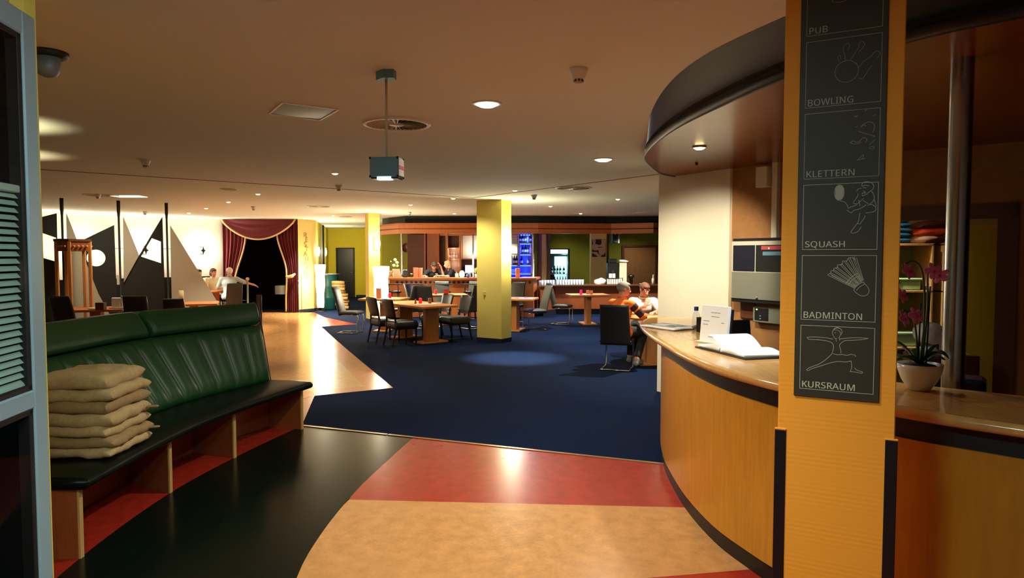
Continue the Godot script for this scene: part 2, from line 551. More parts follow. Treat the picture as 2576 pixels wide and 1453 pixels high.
func _ready() -> void:
	# camera
	var cam := Camera3D.new()
	cam.name = "camera"; cam.position = P(0, 1.75, 0); cam.rotation_degrees.x = -2.797; cam.fov = 45.10
	cam.near = 0.05; cam.far = 100.0
	add_child(cam)
	# surroundings: an indoor scene at night, nothing but darkness outside
	var we := WorldEnvironment.new()
	we.name = "surroundings"
	var e := Environment.new()
	e.background_mode = Environment.BG_COLOR
	e.background_color = Color(0.01, 0.01, 0.012)
	e.tonemap_mode = Environment.TONE_MAPPER_LINEAR
	e.tonemap_exposure = 1.0
	e.sdfgi_enabled = true; e.ssao_enabled = true; e.ssil_enabled = true
	we.environment = e
	add_child(we)
	make_materials()
	# unseen ceiling lamps by the camera, placed to light the near foyer
	unseen_entrance_lights()
	build_floor()
	build_shell()
	build_canopy()
	build_counter()
	build_pillar()
	build_columns()
	build_window()
	build_bench()
	build_blankets()
	build_ceiling_fittings()
	build_curtain()
	build_screens()
	build_left_tables()
	build_restaurant_corner()
	build_bar()
	build_bar_things()
	build_tables()
	build_reception_things()
	build_back_room()
	build_people()

const WARM := Color(1.0, 0.95, 0.82)
const HALOGEN := Color(1.0, 0.965, 0.88)

func unseen_entrance_lights() -> void:
	var frame := MB.new()
	frame.box(Vector3.ZERO, Vector3(0.62, 0.05, 0.62), Transform3D(), 0.01)
	var t := thing("unseen_panel_light", "unseen square panel light by the viewpoint, placed to light the near foyer", "ceiling light", P(-0.75, 2.815, 0.7))  # out of view, placed to light the partition and bench
	obj("frame", frame, M.white_paint, t)
	obj("diffuser", boxm(Vector3(0, -0.028, 0), Vector3(0.54, 0.01, 0.54), 0.002), M.lamp_white, t)
	area(P(-0.75, 2.77, 0.7), Vector3(0.0, -1, 0), Vector2(0.54, 0.54), 5.0, Color(0.84, 1.0, 0.97))
	downlight(P(0.3, H, 1.2), 0.06, 4.5, Color(0.90, 1.0, 0.98), 34.0, "unseen cool spot above the viewpoint, placed to light the glazed partition", "lamp_white", Vector3(-2.4, -1.35, -1.9), 1.0)  # unseen spot, placed to brighten the partition frame and the blankets

func build_floor() -> void:
	var f := Node3D.new(); f.name = "floor"; add_child(f)
	tag(f, "patchwork foyer floor of blue carpet and coloured linoleum", "", "", "structure")
	obj("base_slab", boxm(Vector3(-2.5, -0.1, -14), Vector3(28, 0.1, 36), 0.0), M.dark_wall, f)
	var put := func(called: String, poly: Array, m: Material, label: String) -> void:
		var b := MB.new(); b.prism(poly, -0.06, 0.0); obj(called, b, m, f, label)
	var V := func(x, d): return Vector2(x, d)
	var strip_l := Vector2(-2.16, 7.07); var strip_r := Vector2(1.27, 5.75)
	var k := (strip_r - strip_l).normalized()
	var arc := curve([Vector2(-0.95, 6.6), Vector2(-1.11, 5.51), Vector2(-1.17, 4.96), Vector2(-1.2, 4.31), Vector2(-1.17, 3.7), Vector2(-1.02, 3.0), Vector2(-0.75, 2.3), Vector2(-0.3, 1.6)], 28)
	# where the arc meets the metal strip
	var top := strip_l + k * ((-0.95 - strip_l.x) / k.x)
	arc[0] = top
	var cut := 0
	while arc[cut].y > 4.905: cut += 1
	var join := Vector2(-1.168, 4.905)
	var red := [top] + arc.slice(1, cut) + [join, Vector2(2.6, 4.66), strip_r + k * 1.4]
	put.call("red_band", red, M.red_lino, "red linoleum band before the carpet edge")
	var orange := [join] + arc.slice(cut) + [Vector2(-0.3, 3.55), Vector2(0.76, 3.7), Vector2(2.6, 4.02), Vector2(2.6, 4.66)]
	orange = [join] + arc.slice(cut, 21) + [Vector2(arc[20].x, 3.36), Vector2(0.76, 3.7), Vector2(2.6, 4.02), Vector2(2.6, 4.66)]
	var low := []
	for p in arc.slice(cut): if p.y > 3.36: low.append(p)
	orange = [join] + low + [Vector2(-1.11, 3.36), Vector2(0.76, 3.7), Vector2(2.6, 4.02), Vector2(2.6, 4.66)]
	put.call("orange_field", orange, M.orange_lino, "light orange linoleum field")
	var rest := []
	for p in arc: if p.y < 3.36: rest.append(p)
	put.call("red_field", [Vector2(-1.11, 3.36)] + rest + [Vector2(-0.3, -3.0), Vector2(7, -3.0), Vector2(7, 4.5), Vector2(2.6, 4.02), Vector2(0.76, 3.7)], M.red_lino, "red linoleum by the counter")
	var front := [Vector2(-2.16, 7.07)]
	var bench := curve([Vector2(-2.16, 7.07), Vector2(-2.39, 6.0), Vector2(-2.52, 5.03), Vector2(-2.50, 3.95), Vector2(-2.36, 3.0)], 20)
	front = bench + [Vector2(-2.2, -3.0), Vector2(-0.3, -3.0)]
	var back := arc.duplicate(); back.reverse()
	put.call("dark_field", front + back, M.dark_lino, "dark green-black linoleum in front of the bench")
	# red border under the bench and round its end
	put.call("red_border", bench + [Vector2(-3.7, 3.0), Vector2(-3.75, 5.1), Vector2(-3.5, 6.4), Vector2(-2.95, 7.55), Vector2(-2.46, 8.59)], M.red_lino, "red linoleum under the bench")
	# orange path to the restaurant with its darker border
	var path := [Vector2(-2.46, 8.59), Vector2(-1.57, 9.11), Vector2(-3.03, 12.76), Vector2(-4.68, 16.97), Vector2(-3.92, 17.56), Vector2(-5.31, 19.59), Vector2(-6.0, 21.09)]
	var inner := [Vector2(-2.66, 8.86), Vector2(-1.98, 9.22), Vector2(-2.92, 11.59), Vector2(-5.05, 17.1), Vector2(-5.8, 19.3), Vector2(-6.45, 21.2)]
	put.call("path_border", [Vector2(-2.46, 8.59), Vector2(-1.57, 9.11), Vector2(-3.03, 12.76), Vector2(-4.68, 16.97), Vector2(-5.05, 17.1), Vector2(-2.92, 11.59), Vector2(-1.98, 9.22), Vector2(-2.66, 8.86), Vector2(-3.1, 8.6), Vector2(-3.0, 7.6)], M.salmon_lino, "salmon linoleum border of the path")
	put.call("path_field", [Vector2(-2.66, 8.86), Vector2(-1.98, 9.22), Vector2(-2.92, 11.59), Vector2(-5.05, 17.1), Vector2(-5.8, 19.3), Vector2(-6.1, 21.2), Vector2(-9.0, 21.2), Vector2(-7.0, 16.2), Vector2(-6.0, 12.0), Vector2(-4.4, 9.0), Vector2(-3.1, 8.6)], M.orange_lino, "orange linoleum path towards the curtained doorway")
	put.call("red_tip", [Vector2(-5.05, 17.1), Vector2(-4.68, 16.97), Vector2(-3.92, 17.56), Vector2(-5.31, 19.59), Vector2(-6.0, 21.09), Vector2(-6.1, 21.2), Vector2(-5.8, 19.3)], M.red_lino, "pointed red linoleum tip in the carpet")
	# carpet
	put.call("carpet", [Vector2(-2.16, 7.07), Vector2(1.27, 5.75), Vector2(2.7, 5.2), Vector2(9, 5.2), Vector2(9, 29.5), Vector2(-8, 29.5), Vector2(-6.1, 21.2), Vector2(-6.0, 21.09), Vector2(-5.31, 19.59), Vector2(-3.92, 17.56), Vector2(-4.68, 16.97), Vector2(-3.03, 12.76), Vector2(-1.57, 9.11), Vector2(-2.46, 8.59)], M.carpet, "navy blue carpet with fine pale flecks")
	# dark floor of the dining area on the left and of the room behind the curtain
	put.call("dining_floor", [Vector2(-3.1, 8.6), Vector2(-4.4, 9.0), Vector2(-6.0, 12.0), Vector2(-7.0, 16.2), Vector2(-9.0, 21.2), Vector2(-13.5, 21.2), Vector2(-13.5, 3.0), Vector2(-3.7, 3.0), Vector2(-3.75, 5.1), Vector2(-3.5, 6.4), Vector2(-2.95, 7.55)], M.dark_wood, "dark floor of the dining area")
	# metal strip where lino meets carpet, in two lengths
	var m := MB.new()
	var n := k.orthogonal() * 0.018
	m.prism([strip_l - n, Vector2(-1.22, 6.708) - n, Vector2(-1.22, 6.708) + n, strip_l + n], 0.0, 0.006)
	setting("trim_1", m, M.brass, "brass strip along the carpet edge, its left length")
	m = MB.new()
	m.prism([Vector2(-1.205, 6.703) - n, strip_r + k * 0.3 - n, strip_r + k * 0.3 + n, Vector2(-1.205, 6.703) + n], 0.0, 0.006)
	setting("trim_2", m, M.brass, "brass strip along the carpet edge, its right length")

const H := 2.84
const WALL_A := Vector2(1.90, 8.9)
const WALL_B := Vector2(2.49, 7.9)
const WALL_C := Vector2(2.90, 7.17)
const WALL_D := Vector2(5.25, 5.31)
const SOF := 2.72

func build_shell() -> void:
	setting("ceiling", boxm(Vector3(-2.5, H + 0.1, -14), Vector3(28, 0.2, 36), 0.0), M.ceiling_paint, "matt beige ceiling over the whole foyer")
	# fine joint across the ceiling
	var m := MB.new()
	for s in [[Vector2(-8.0, 7.27), Vector2(-0.74, 13.33)], [Vector2(-0.74, 13.33), Vector2(1.99, 9.43)]]:
		var n: Vector2 = (s[1] - s[0]).normalized().orthogonal() * 0.014
		m.prism([s[0] - n, s[1] - n, s[1] + n, s[0] + n], H - 0.006, H + 0.02)
	setting("trim_3", m, M.brown_wall, "thin joint strip running across the ceiling in a shallow V")
	# outer walls
	m = MB.new(); wall_piece(m, Vector2(-12.4, 16.48), Vector2(-8.76, 21.2), 0.0, H)
	setting("wall_left", m, M.white_wall, "bright white wall behind the dining area")
	m = MB.new(); wall_piece(m, Vector2(-13.4, 3.0), Vector2(-12.4, 16.5), 0.0, H)
	setting("wall_far_left", m, M.white_wall, "white side wall of the dining area")
	m = MB.new()
	wall_piece(m, Vector2(-2.2, 3.07), Vector2(-13.4, 3.07), 0.0, H, 0.13)
	m.prism([Vector2(-1.985, 2.945), Vector2(-2.066, 3.07), Vector2(-2.2, 3.07), Vector2(-2.2, 2.945)], 0.0, H)
	m.prism([Vector2(-2.03, 2.86), Vector2(-2.2, 2.86), Vector2(-2.2, 2.945), Vector2(-2.03, 2.945)], 2.725, H)
	setting("wall_front_left", m, M.yellow_column, "yellow end of the wall that holds the glazed partition")
	m = MB.new(); wall_piece(m, Vector2(-4.0, 2.9), Vector2(-4.0, -3.0), 0.0, H, -0.12); wall_piece(m, Vector2(-4.0, -3.0), Vector2(9, -3.0), 0.0, H, -0.12)
	var black_backing := MB.new(); wall_piece(black_backing, Vector2(-3.9, 2.84), Vector2(-3.9, -2.9), 0.0, H, 0.04); wall_piece(black_backing, Vector2(-2.035, 2.942), Vector2(-3.9, 2.942), 0.0, 2.72, 0.012); wall_piece(black_backing, Vector2(-3.9, -2.9), Vector2(-1.2, -2.9), 0.0, H, 0.03); wall_piece(black_backing, Vector2(-1.62, 0.7), Vector2(-1.0, -2.9), 0.0, H, 0.03)
	setting("wall_black_backing", black_backing, M.black, "black walls standing in for the darkness behind the glazed partition")  # black colour stands in for the darkness behind the glass
	setting("wall_entrance", m, M.white_wall, "entrance walls behind the viewpoint")
	m = MB.new(); wall_piece(m, Vector2(8.0, -3.0), Vector2(8.0, 26.0), 0.0, H, -0.12)
	setting("wall_right", m, M.dark_wall, "far right side wall")
	# yellow back walls
	m = MB.new()
	wall_piece(m, Vector2(-7.65, 29.0), Vector2(-7.31, 29.0), 0.0, H); wall_piece(m, Vector2(-6.57, 29.0), Vector2(-3.2, 29.0), 0.0, H); wall_piece(m, Vector2(-7.31, 29.0), Vector2(-6.57, 29.0), 2.02, H)
	wall_piece(m, Vector2(-3.2, 29.0), Vector2(1.0, 29.0), 0.0, H)
	setting("wall_back", m, M.yellow_wall, "bright yellow back wall with a dark door")
	m = MB.new(); wall_piece(m, Vector2(-6.2, 22.0), Vector2(-7.65, 29.0), 0.0, H, 0.15)
	setting("wall_alcove", m, M.yellow_wall, "yellow alcove wall with two sconces")
	m = MB.new(); wall_piece(m, Vector2(0.95, 29.0), Vector2(0.95, 26.0), 0.0, H, -0.15); wall_piece(m, Vector2(0.95, 26.0), Vector2(8.0, 26.0), 0.0, H)
	setting("wall_back_right", m, M.olive_wall, "olive green wall behind the low bar counter")
	# curtain wall
	m = MB.new()
	m.prism([Vector2(-6.52, 21.23), Vector2(-6.20, 21.72), Vector2(-6.2, 22.05), Vector2(-6.52, 22.05)], 0.0, H)
	wall_piece(m, Vector2(-8.95, 21.25), Vector2(-8.74, 21.25), 0.0, H, 0.2)
	setting("wall_restaurant", m, M.sand_wall, "sand yellow wall end lettered RESTAURANT beside the curtain")
	m = MB.new(); m.prism([Vector2(-6.5, 21.19), Vector2(-6.17, 21.70), Vector2(-6.19, 22.0), Vector2(-6.5, 22.0)], 0.0, 0.085)
	setting("baseboard_restaurant", m, M.navy_skirting, "dark skirting at the lettered wall end")
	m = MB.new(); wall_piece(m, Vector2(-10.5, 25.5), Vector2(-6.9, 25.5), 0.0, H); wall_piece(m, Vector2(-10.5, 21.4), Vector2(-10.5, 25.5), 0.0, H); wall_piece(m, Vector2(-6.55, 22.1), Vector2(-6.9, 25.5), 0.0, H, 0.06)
	setting("wall_dining_room", m, M.dark_wall, "dark-coloured walls standing in for the darkness behind the curtain")  # dark wall colour stands in for the lack of light in there
	# dark door in the yellow wall
	m = MB.new(); m.box(P(-6.94, 1.01, 29.06), Vector3(0.72, 2.02, 0.06))
	var dr := setting("door_1", m, M.black_plastic, "dark brown door in the bright yellow wall")
	var fr := MB.new()
	for x in [-7.30, -6.58]: fr.box(P(x, 1.01, 28.98), Vector3(0.05, 2.02, 0.06))
	fr.box(P(-6.94, 2.03, 28.98), Vector3(0.77, 0.05, 0.06))
	obj("door_frame", fr, M.black, dr)
	obj("door_handle", boxm(P(-6.68, 1.02, 28.97), Vector3(0.12, 0.02, 0.05)), M.steel, dr)
	m = MB.new(); m.box(P(4.75, 1.02, 25.9), Vector3(1.16, 2.04, 0.06))
	dr = setting("door_2", m, M.brown_wall, "wide brown door in the olive wall")
	fr = MB.new()
	for x in [4.13, 5.37]: fr.box(P(x, 1.03, 25.88), Vector3(0.08, 2.06, 0.1))
	fr.box(P(4.75, 2.08, 25.88), Vector3(1.32, 0.08, 0.1))
	obj("door_frame", fr, M.dark_wood, dr)
	for s in [["baseboard_back", Vector2(-6.5, 28.98), Vector2(-3.2, 28.98)], ["baseboard_alcove", Vector2(-6.18, 22.1), Vector2(-7.6, 28.95)]]:
		m = MB.new(); wall_piece(m, s[1], s[2], 0.0, 0.09, -0.02)
		setting(s[0], m, M.navy_skirting, "dark skirting along the foot of the yellow %s" % ("back wall" if s[0] == "baseboard_back" else "alcove wall"))
	# wall behind reception: cream part, brown part with an opening
	m = MB.new(); wall_piece(m, WALL_B + (WALL_A - WALL_B).normalized().orthogonal() * -0.04, WALL_A + (WALL_A - WALL_B).normalized().orthogonal() * -0.04, 0.0, H, -0.25)
	setting("wall_reception", m, M.cream_plaster, "cream plaster wall at the end of the reception counter")
	m = MB.new(); wall_piece(m, WALL_C, WALL_B, 0.0, H, -0.2)
	var u := (WALL_D - WALL_C).normalized()
	wall_piece(m, WALL_C + u * 0.62, WALL_C, 0.0, H, -0.15)
	wall_piece(m, WALL_C + u * 1.74, WALL_C + u * 0.62, 2.09, H, -0.15)
	wall_piece(m, WALL_D + u * 1.5, WALL_C + u * 1.74, 0.0, H, -0.15)
	setting("wall_reception_back", m, M.brown_wall, "brown wall behind the reception desk")
	m = MB.new()
	var nn := u.orthogonal() * 0.03
	m.prism([WALL_C + u * 1.72 + nn, WALL_C + u * 1.87 + nn, WALL_C + u * 1.87 - nn, WALL_C + u * 1.72 - nn], 0.0, 2.2)
	m.prism([WALL_C + u * 0.63 + nn, WALL_C + u * 1.87 + nn, WALL_C + u * 1.87 - nn, WALL_C + u * 0.63 - nn], 2.07, 2.2)
	m.prism([WALL_C + u * 0.52 + nn, WALL_C + u * 0.63 + nn, WALL_C + u * 0.63 - nn, WALL_C + u * 0.52 - nn], 0.0, 2.2)
	setting("trim_4", m, M.dark_wood, "brown frame round the opening behind reception")
	# unseen rear of the reception block, placed so that no light leaks round it
	m = MB.new(); wall_piece(m, WALL_A + Vector2(0.2, 0.05), Vector2(8.0, 9.6), 0.0, H)
	setting("wall_unseen_service", m, M.cream_plaster, "unseen outer wall that stops light leaking round the room behind reception")

# plan of the canopy edge and of the counter
func canopy_edge() -> Array:
	return curve([Vector2(2.132, 8.581), Vector2(1.983, 8.635), Vector2(1.738, 8.261), Vector2(1.514, 7.643), Vector2(1.333, 7.046), Vector2(1.258, 6.353), Vector2(1.258, 5.437), Vector2(1.364, 4.594), Vector2(1.503, 3.912), Vector2(1.802, 3.219), Vector2(2.079, 2.878), Vector2(2.665, 2.239), Vector2(3.518, 1.599)], 72)

func build_canopy() -> void:
	var edge := canopy_edge()
	var t := thing("reception_canopy", "curved ceiling canopy over the reception desk, dark blue rim and wooden underside", "canopy", P(1.2, SOF, 5))
	var off := t.position
	var top := curve([Vector2(2.3, 8.8), Vector2(1.93, 8.75), Vector2(1.66, 8.2), Vector2(1.43, 7.4), Vector2(1.26, 6.5), Vector2(1.08, 5.5), Vector2(1.0, 4.55), Vector2(1.05, 3.86), Vector2(1.25, 3.23), Vector2(1.5, 2.6), Vector2(1.75, 2.3), Vector2(2.3, 1.7), Vector2(3.1, 1.1)], 72)
	var inside := [Vector2(4.8, 1.6), WALL_D + Vector2(0.05, 0.1), WALL_C + Vector2(0.05, 0.05), WALL_B + Vector2(0.05, 0.03), Vector2(2.2, 8.55)]
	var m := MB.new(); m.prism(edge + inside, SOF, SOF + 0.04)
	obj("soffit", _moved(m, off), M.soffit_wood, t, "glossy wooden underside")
	m = MB.new(true)
	var rings := []
	for i in edge.size(): rings.append(PackedVector3Array([P(top[i].x, H - 0.002, top[i].y) - off, P(lerpf(top[i].x, edge[i].x, 0.85), SOF + 0.075, lerpf(top[i].y, edge[i].y, 0.85)) - off]))
	m.loft(rings, false, false, true)
	obj("fascia", m, M.black_band, t, "sloping black fascia")
	m = MB.new(true)
	rings = []
	for i in edge.size():
		var c: Vector2 = edge[i]
		var o: Vector2 = (top[i] - c).normalized()
		rings.append(PackedVector3Array([P(c.x + o.x * 0.03, SOF + 0.07, c.y + o.y * 0.03) - off, P(c.x + o.x * 0.045, SOF + 0.035, c.y + o.y * 0.045) - off, P(c.x + o.x * 0.035, SOF, c.y + o.y * 0.035) - off, P(c.x, SOF - 0.008, c.y) - off, P(c.x - o.x * 0.03, SOF, c.y - o.y * 0.03) - off, P(c.x - o.x * 0.03, SOF + 0.07, c.y - o.y * 0.03) - off]))
	m.loft(rings, true, true)
	obj("rim", m, M.navy_band, t, "dark blue rim")
	# spotlight in the soffit, washing the cream wall
	downlight(P(1.68, SOF - 0.006, 6.29), 0.05, 5.5, HALOGEN, 33.0, "bright round spotlight in the wooden canopy underside", "lamp_warm", Vector3(0.50, -1.50, -2.1), 0.6)
	downlight(P(1.93, SOF - 0.006, 4.55), 0.05, 3.6, Color(0.95, 1.0, 1.0), 48.0, "unseen canopy spotlight behind the pillar, placed to light the open guest book", "lamp_warm", Vector3(-0.1, -1, 0), 1.0)  # unseen behind the pillar, placed to brighten the guest book
	tag(obj("ceiling_plug", boxm(P(1.95, SOF - 0.011, 7.41), Vector3(0.03, 0.024, 0.03), 0.006), M.black), "tiny black plug in the canopy underside behind its spotlight", "plug")

func _moved(m: MB, off: Vector3) -> ArrayMesh:
	m.s.generate_normals()
	var a := m.s.commit_to_arrays()
	var v: PackedVector3Array = a[Mesh.ARRAY_VERTEX]
	for i in v.size(): v[i] -= off
	a[Mesh.ARRAY_VERTEX] = v
	var am := ArrayMesh.new()
	am.add_surface_from_arrays(Mesh.PRIMITIVE_TRIANGLES, a)
	return am

func band(line: Array, out: float, inn: float, y0: float, y1: float, flip := false) -> MB:   # strip following a plan line, between two offsets
	var m := MB.new()
	var rings := []
	for i in line.size():
		var t: Vector2 = (line[mini(i + 1, line.size() - 1)] - line[maxi(i - 1, 0)]).normalized()
		var n := Vector2(t.y, -t.x)
		var a: Vector2 = line[i] + n * out; var b: Vector2 = line[i] + n * inn
		rings.append(PackedVector3Array([P(a.x, y0, a.y), P(a.x, y1, a.y), P(b.x, y1, b.y), P(b.x, y0, b.y)]))
	m.loft(rings, true, true, flip)
	return m

func build_counter() -> void:
	var body := curve([Vector2(1.62, 6.75), Vector2(1.38, 6.35), Vector2(1.25, 5.7), Vector2(1.205, 5.2), Vector2(1.19, 4.67), Vector2(1.225, 4.18), Vector2(1.30, 3.85), Vector2(1.42, 3.5), Vector2(1.68, 3.02), Vector2(1.98, 2.68), Vector2(2.6, 2.1), Vector2(3.2, 1.6)], 66)
	var off := P(1.2, 0, 4.7)
	var t := thing("reception_counter", "long curved reception counter, honey wood front under a glossy beech top", "counter", off)
	# top: an outline that rounds off at its far end
	var outer := curve([Vector2(1.62, 7.3), Vector2(1.44, 7.2), Vector2(1.27, 6.75), Vector2(1.19, 6.19), Vector2(1.155, 5.59), Vector2(1.15, 5.06), Vector2(1.15, 4.65), Vector2(1.19, 4.15), Vector2(1.275, 3.78), Vector2(1.40, 3.45), Vector2(1.66, 2.97), Vector2(1.96, 2.62), Vector2(2.57, 2.04), Vector2(3.17, 1.54)], 78)
	var inner := curve([Vector2(1.85, 7.2), Vector2(1.80, 6.4), Vector2(1.72, 5.6), Vector2(1.68, 4.9), Vector2(1.72, 4.3), Vector2(1.78, 3.95), Vector2(1.97, 3.54), Vector2(2.38, 3.17), Vector2(3.0, 2.6), Vector2(3.6, 2.1)], 60)
	inner.reverse()
	var m := MB.new(); m.prism(outer + inner, 1.065, 1.10)
	obj("worktop", _moved(m, off), M.beech_gloss, t, "glossy beech top")
	m = MB.new(true)
	var line := []
	for p in outer: line.append(P(p.x, 1.078, p.y))
	m.tube(line, 0.026, 10)
	obj("nosing", _moved(m, off), M.beech_gloss, t, "rounded beech edge")
	obj("recess_band", _moved(band(body, -0.015, -0.05, 0.95, 1.065), off), M.black_band, t, "black recessed band")
	obj("front_panel", _moved(band(body, 0.0, -0.05, 0.10, 0.955), off), M.counter_wood, t, "honey coloured wood front")
	obj("kick_plate", _moved(band(body, -0.01, -0.05, 0.0, 0.10), off), M.black_band, t, "black kick plate")
	# inner side of the desk
	var desk := curve([Vector2(1.80, 6.9), Vector2(1.70, 5.6), Vector2(1.66, 4.9), Vector2(1.70, 4.3), Vector2(1.95, 3.56), Vector2(2.38, 3.15), Vector2(3.0, 2.6)], 40)
	obj("inner_panel", _moved(band(desk, 0.0, -0.03, 0.0, 1.065), off), M.beech, t, "plain panel on the staff side")
	tag(obj("price_tag", boxm(P(1.245, 1.035, 5.85), Vector3(0.006, 0.03, 0.035), 0.001), M.paper), "tiny white tag under the far end of the counter top", "tag")

func build_pillar() -> void:
	var a := Vector2(1.094, 2.70); var u := Vector2(0.87737, -0.47981); var n := Vector2(-0.47981, -0.87737)
	var w := 0.406
	var c0 := a + u * -0.048
	var t := thing("pillar", "square orange pillar with a dark engraved sign board", "pillar", P(c0.x, 0, c0.y))
	t.set_meta("kind", "structure"); t.remove_meta("category")
	var basis := Basis(Vector3(u.x, 0, -u.y), Vector3.UP, Vector3(n.x, 0, -n.y))   # local x along the face, z towards the viewer
	t.basis = basis
	obj("shaft", boxm(Vector3(w / 2, H / 2, -0.16), Vector3(w, H, 0.32), 0.003), M.orange_wallpaper, t, "orange wallpaper with fine horizontal ribs")
	for s in 2:
		var x := -0.01 if s == 0 else w - 0.031
		var hgt := 1.062 if s == 0 else 1.068
		var m := MB.new()
		m.box(Vector3(x + 0.0205, hgt / 2, 0.002), Vector3(0.041, hgt, 0.008), Transform3D(), 0.002)
		var sx := -0.006 if s == 0 else w + 0.006
		m.box(Vector3(sx, hgt / 2, -0.02), Vector3(0.008, hgt, 0.045), Transform3D(), 0.002)
		obj("corner_guard", m, M.black_plastic, t, "dark plastic corner guard")
		obj("guard_cap", boxm(Vector3(x + 0.0205, hgt + 0.003, -0.002), Vector3(0.043, 0.006, 0.014), 0.001), M.orange_wallpaper, t)
	# sign board
	var b := thing("sign_board", "tall dark board on the orange pillar with engraved sport drawings", "sign", t.position + basis * Vector3(0.048, 0, 0))
	b.basis = basis
	var y0 := 1.2037; var y1 := 2.836
	obj("board", boxm(Vector3(0.156, (y0 + y1) / 2, 0.004), Vector3(0.294, y1 - y0, 0.008), 0.0015), M.panel_dark, b, "dark olive-grey board")
	var words := ["KURSRAUM", "BADMINTON", "SQUASH", "KLETTERN", "BOWLING", "PUB"]
	var icons := [draw_yoga, draw_shuttle, draw_squash, draw_climb, draw_bowl, draw_pub]
	for i in 6:
		var base := 1.2342 + 0.2683 * i
		var edge := MB.new()
		var l := 0.0305; var r := 0.2838; var tp := minf(base + 0.2455, 2.832)
		for q in [[l, base, r, base], [r, base, r, tp], [r, tp, l, tp], [l, tp, l, base]]:
			ribbon(edge, [Vector2(q[0], q[1]), Vector2(q[2], q[3])], 0.0016)
		var fine: Material = M.engraving_shaded if i >= 3 else M.engraving
		obj("square_outline", edge, fine, b)
		var tm := TextMesh.new()
		var f := SystemFont.new(); f.font_names = PackedStringArray(["Droid Sans"])
		tm.font = f; tm.text = words[i]; tm.font_size = 64; tm.depth = 0.02; tm.pixel_size = 0.0005
		tm.horizontal_alignment = HORIZONTAL_ALIGNMENT_LEFT; tm.vertical_alignment = VERTICAL_ALIGNMENT_BOTTOM
		var o := obj("lettering", tm, fine, b, "engraved word " + words[i])
		var box := tm.get_aabb()
		var want: float = [0.183, 0.2015, 0.138, 0.165, 0.155, 0.063][i]
		var sc := 0.0242 / box.size.y
		o.scale = Vector3(want / box.size.x, sc if i in [0, 1, 3, 4, 5] else 0.0285 / box.size.y, 0.05)
		o.position = Vector3(0.0392 - box.position.x * o.scale.x, base + (0.006 if i != 2 else 0.003) - box.position.y * o.scale.y, 0.008)
		var dm := MB.new()
		icons[i].call(dm, Vector2(l, base))
		obj("line_drawing", dm, fine, b)

func ribbon(m: MB, pts: Array, w: float) -> void:   # a raised engraved line in the face plane
	for i in pts.size() - 1:
		var a: Vector2 = pts[i]; var b: Vector2 = pts[i + 1]
		var t := (b - a).normalized() * (w * 0.4); var n := t.orthogonal().normalized() * (w / 2)
		a -= t; b += t
		m.quad(Vector3(a.x + n.x, a.y + n.y, 0.0088), Vector3(a.x - n.x, a.y - n.y, 0.0088), Vector3(b.x - n.x, b.y - n.y, 0.0088), Vector3(b.x + n.x, b.y + n.y, 0.0088))

func strokes(m: MB, o: Vector2, lines: Array, w := 0.0016) -> void:   # lines in hundredths of the square's side
	for l in lines:
		var pts := []
		for i in range(0, l.size(), 2): pts.append(o + Vector2(l[i], l[i + 1]) * 0.00253)
		ribbon(m, curve(pts, pts.size() * 4) if pts.size() > 2 else pts, w)

func ring_line(c: Vector2, rx: float, ry: float, a0 := 0.0, a1 := 360.0, n := 20) -> Array:
	var out := []
	for i in n + 1:
		var a := deg_to_rad(lerpf(a0, a1, float(i) / n))
		out.append(c.x + cos(a) * rx); out.append(c.y + sin(a) * ry)
	return out

func draw_yoga(m: MB, o: Vector2) -> void:
	strokes(m, o, [
		[9, 79, 22, 80, 36, 79.5, 45, 78], [9, 79, 12, 76, 24, 76, 36, 75, 43, 73], [55, 79, 66, 81, 80, 82, 92, 82], [92, 82, 86, 80, 72, 78, 62, 77, 57, 74],
		[43, 73, 46, 68, 45, 60, 44, 56], [57, 74, 54, 69, 56, 62, 56, 58], [46, 56, 52, 55, 58, 56],
		[44, 56, 36, 47, 26, 39, 14, 33, 9, 29], [9, 29, 12, 28, 16, 31, 30, 37, 42, 42, 52, 45, 62, 45, 70, 47], [58, 56, 64, 55, 70, 57, 75, 56], [70, 47, 71, 40, 70, 33, 69, 31], [75, 56, 76, 54],
		[69, 31, 76, 31, 84, 30, 85, 32, 78, 34, 75, 37], [49, 80, 49, 77, 50, 75], [54, 80, 54, 77],
		[45, 84, 44, 88, 46, 93, 50, 95, 55, 94, 57, 90, 56, 86, 54, 83, 53, 80], [45, 84, 47, 80, 50, 79], [46, 92, 50, 92, 54, 90, 55, 86], [47, 88, 49, 88], [46, 94, 51, 96, 56, 93]])

func draw_shuttle(m: MB, o: Vector2) -> void:
	var tips := [[39, 66], [38, 70], [42, 75], [46, 79], [52, 84], [58, 88], [63, 93], [69, 94], [72, 92]]
	var roots := [[72, 49], [73, 51], [75, 52], [77, 54], [78, 55], [80, 57], [81, 58], [82, 59], [83, 60]]
	for i in tips.size():
		strokes(m, o, [[tips[i][0], tips[i][1], roots[i][0], roots[i][1]], [tips[i][0] + 2.0, tips[i][1] + 1.2, roots[i][0] + 0.9, roots[i][1] + 0.9]], 0.0012)
	strokes(m, o, [[39, 66, 36, 68, 38, 70, 40, 71, 40, 74, 44, 75, 44, 78, 49, 79, 49, 83, 55, 84, 56, 89, 61, 89, 63, 93, 69, 94, 72, 91],
		[61, 56, 65, 62, 71, 68, 76, 71], [64, 54, 68, 60, 74, 65, 79, 67],
		[72, 48, 72, 45, 76, 41, 82, 38, 88, 39, 91, 43, 91, 48, 88, 53, 84, 57], [72, 48, 76, 53, 81, 57, 85, 58], [75, 46, 79, 51, 85, 55]], 0.0015)

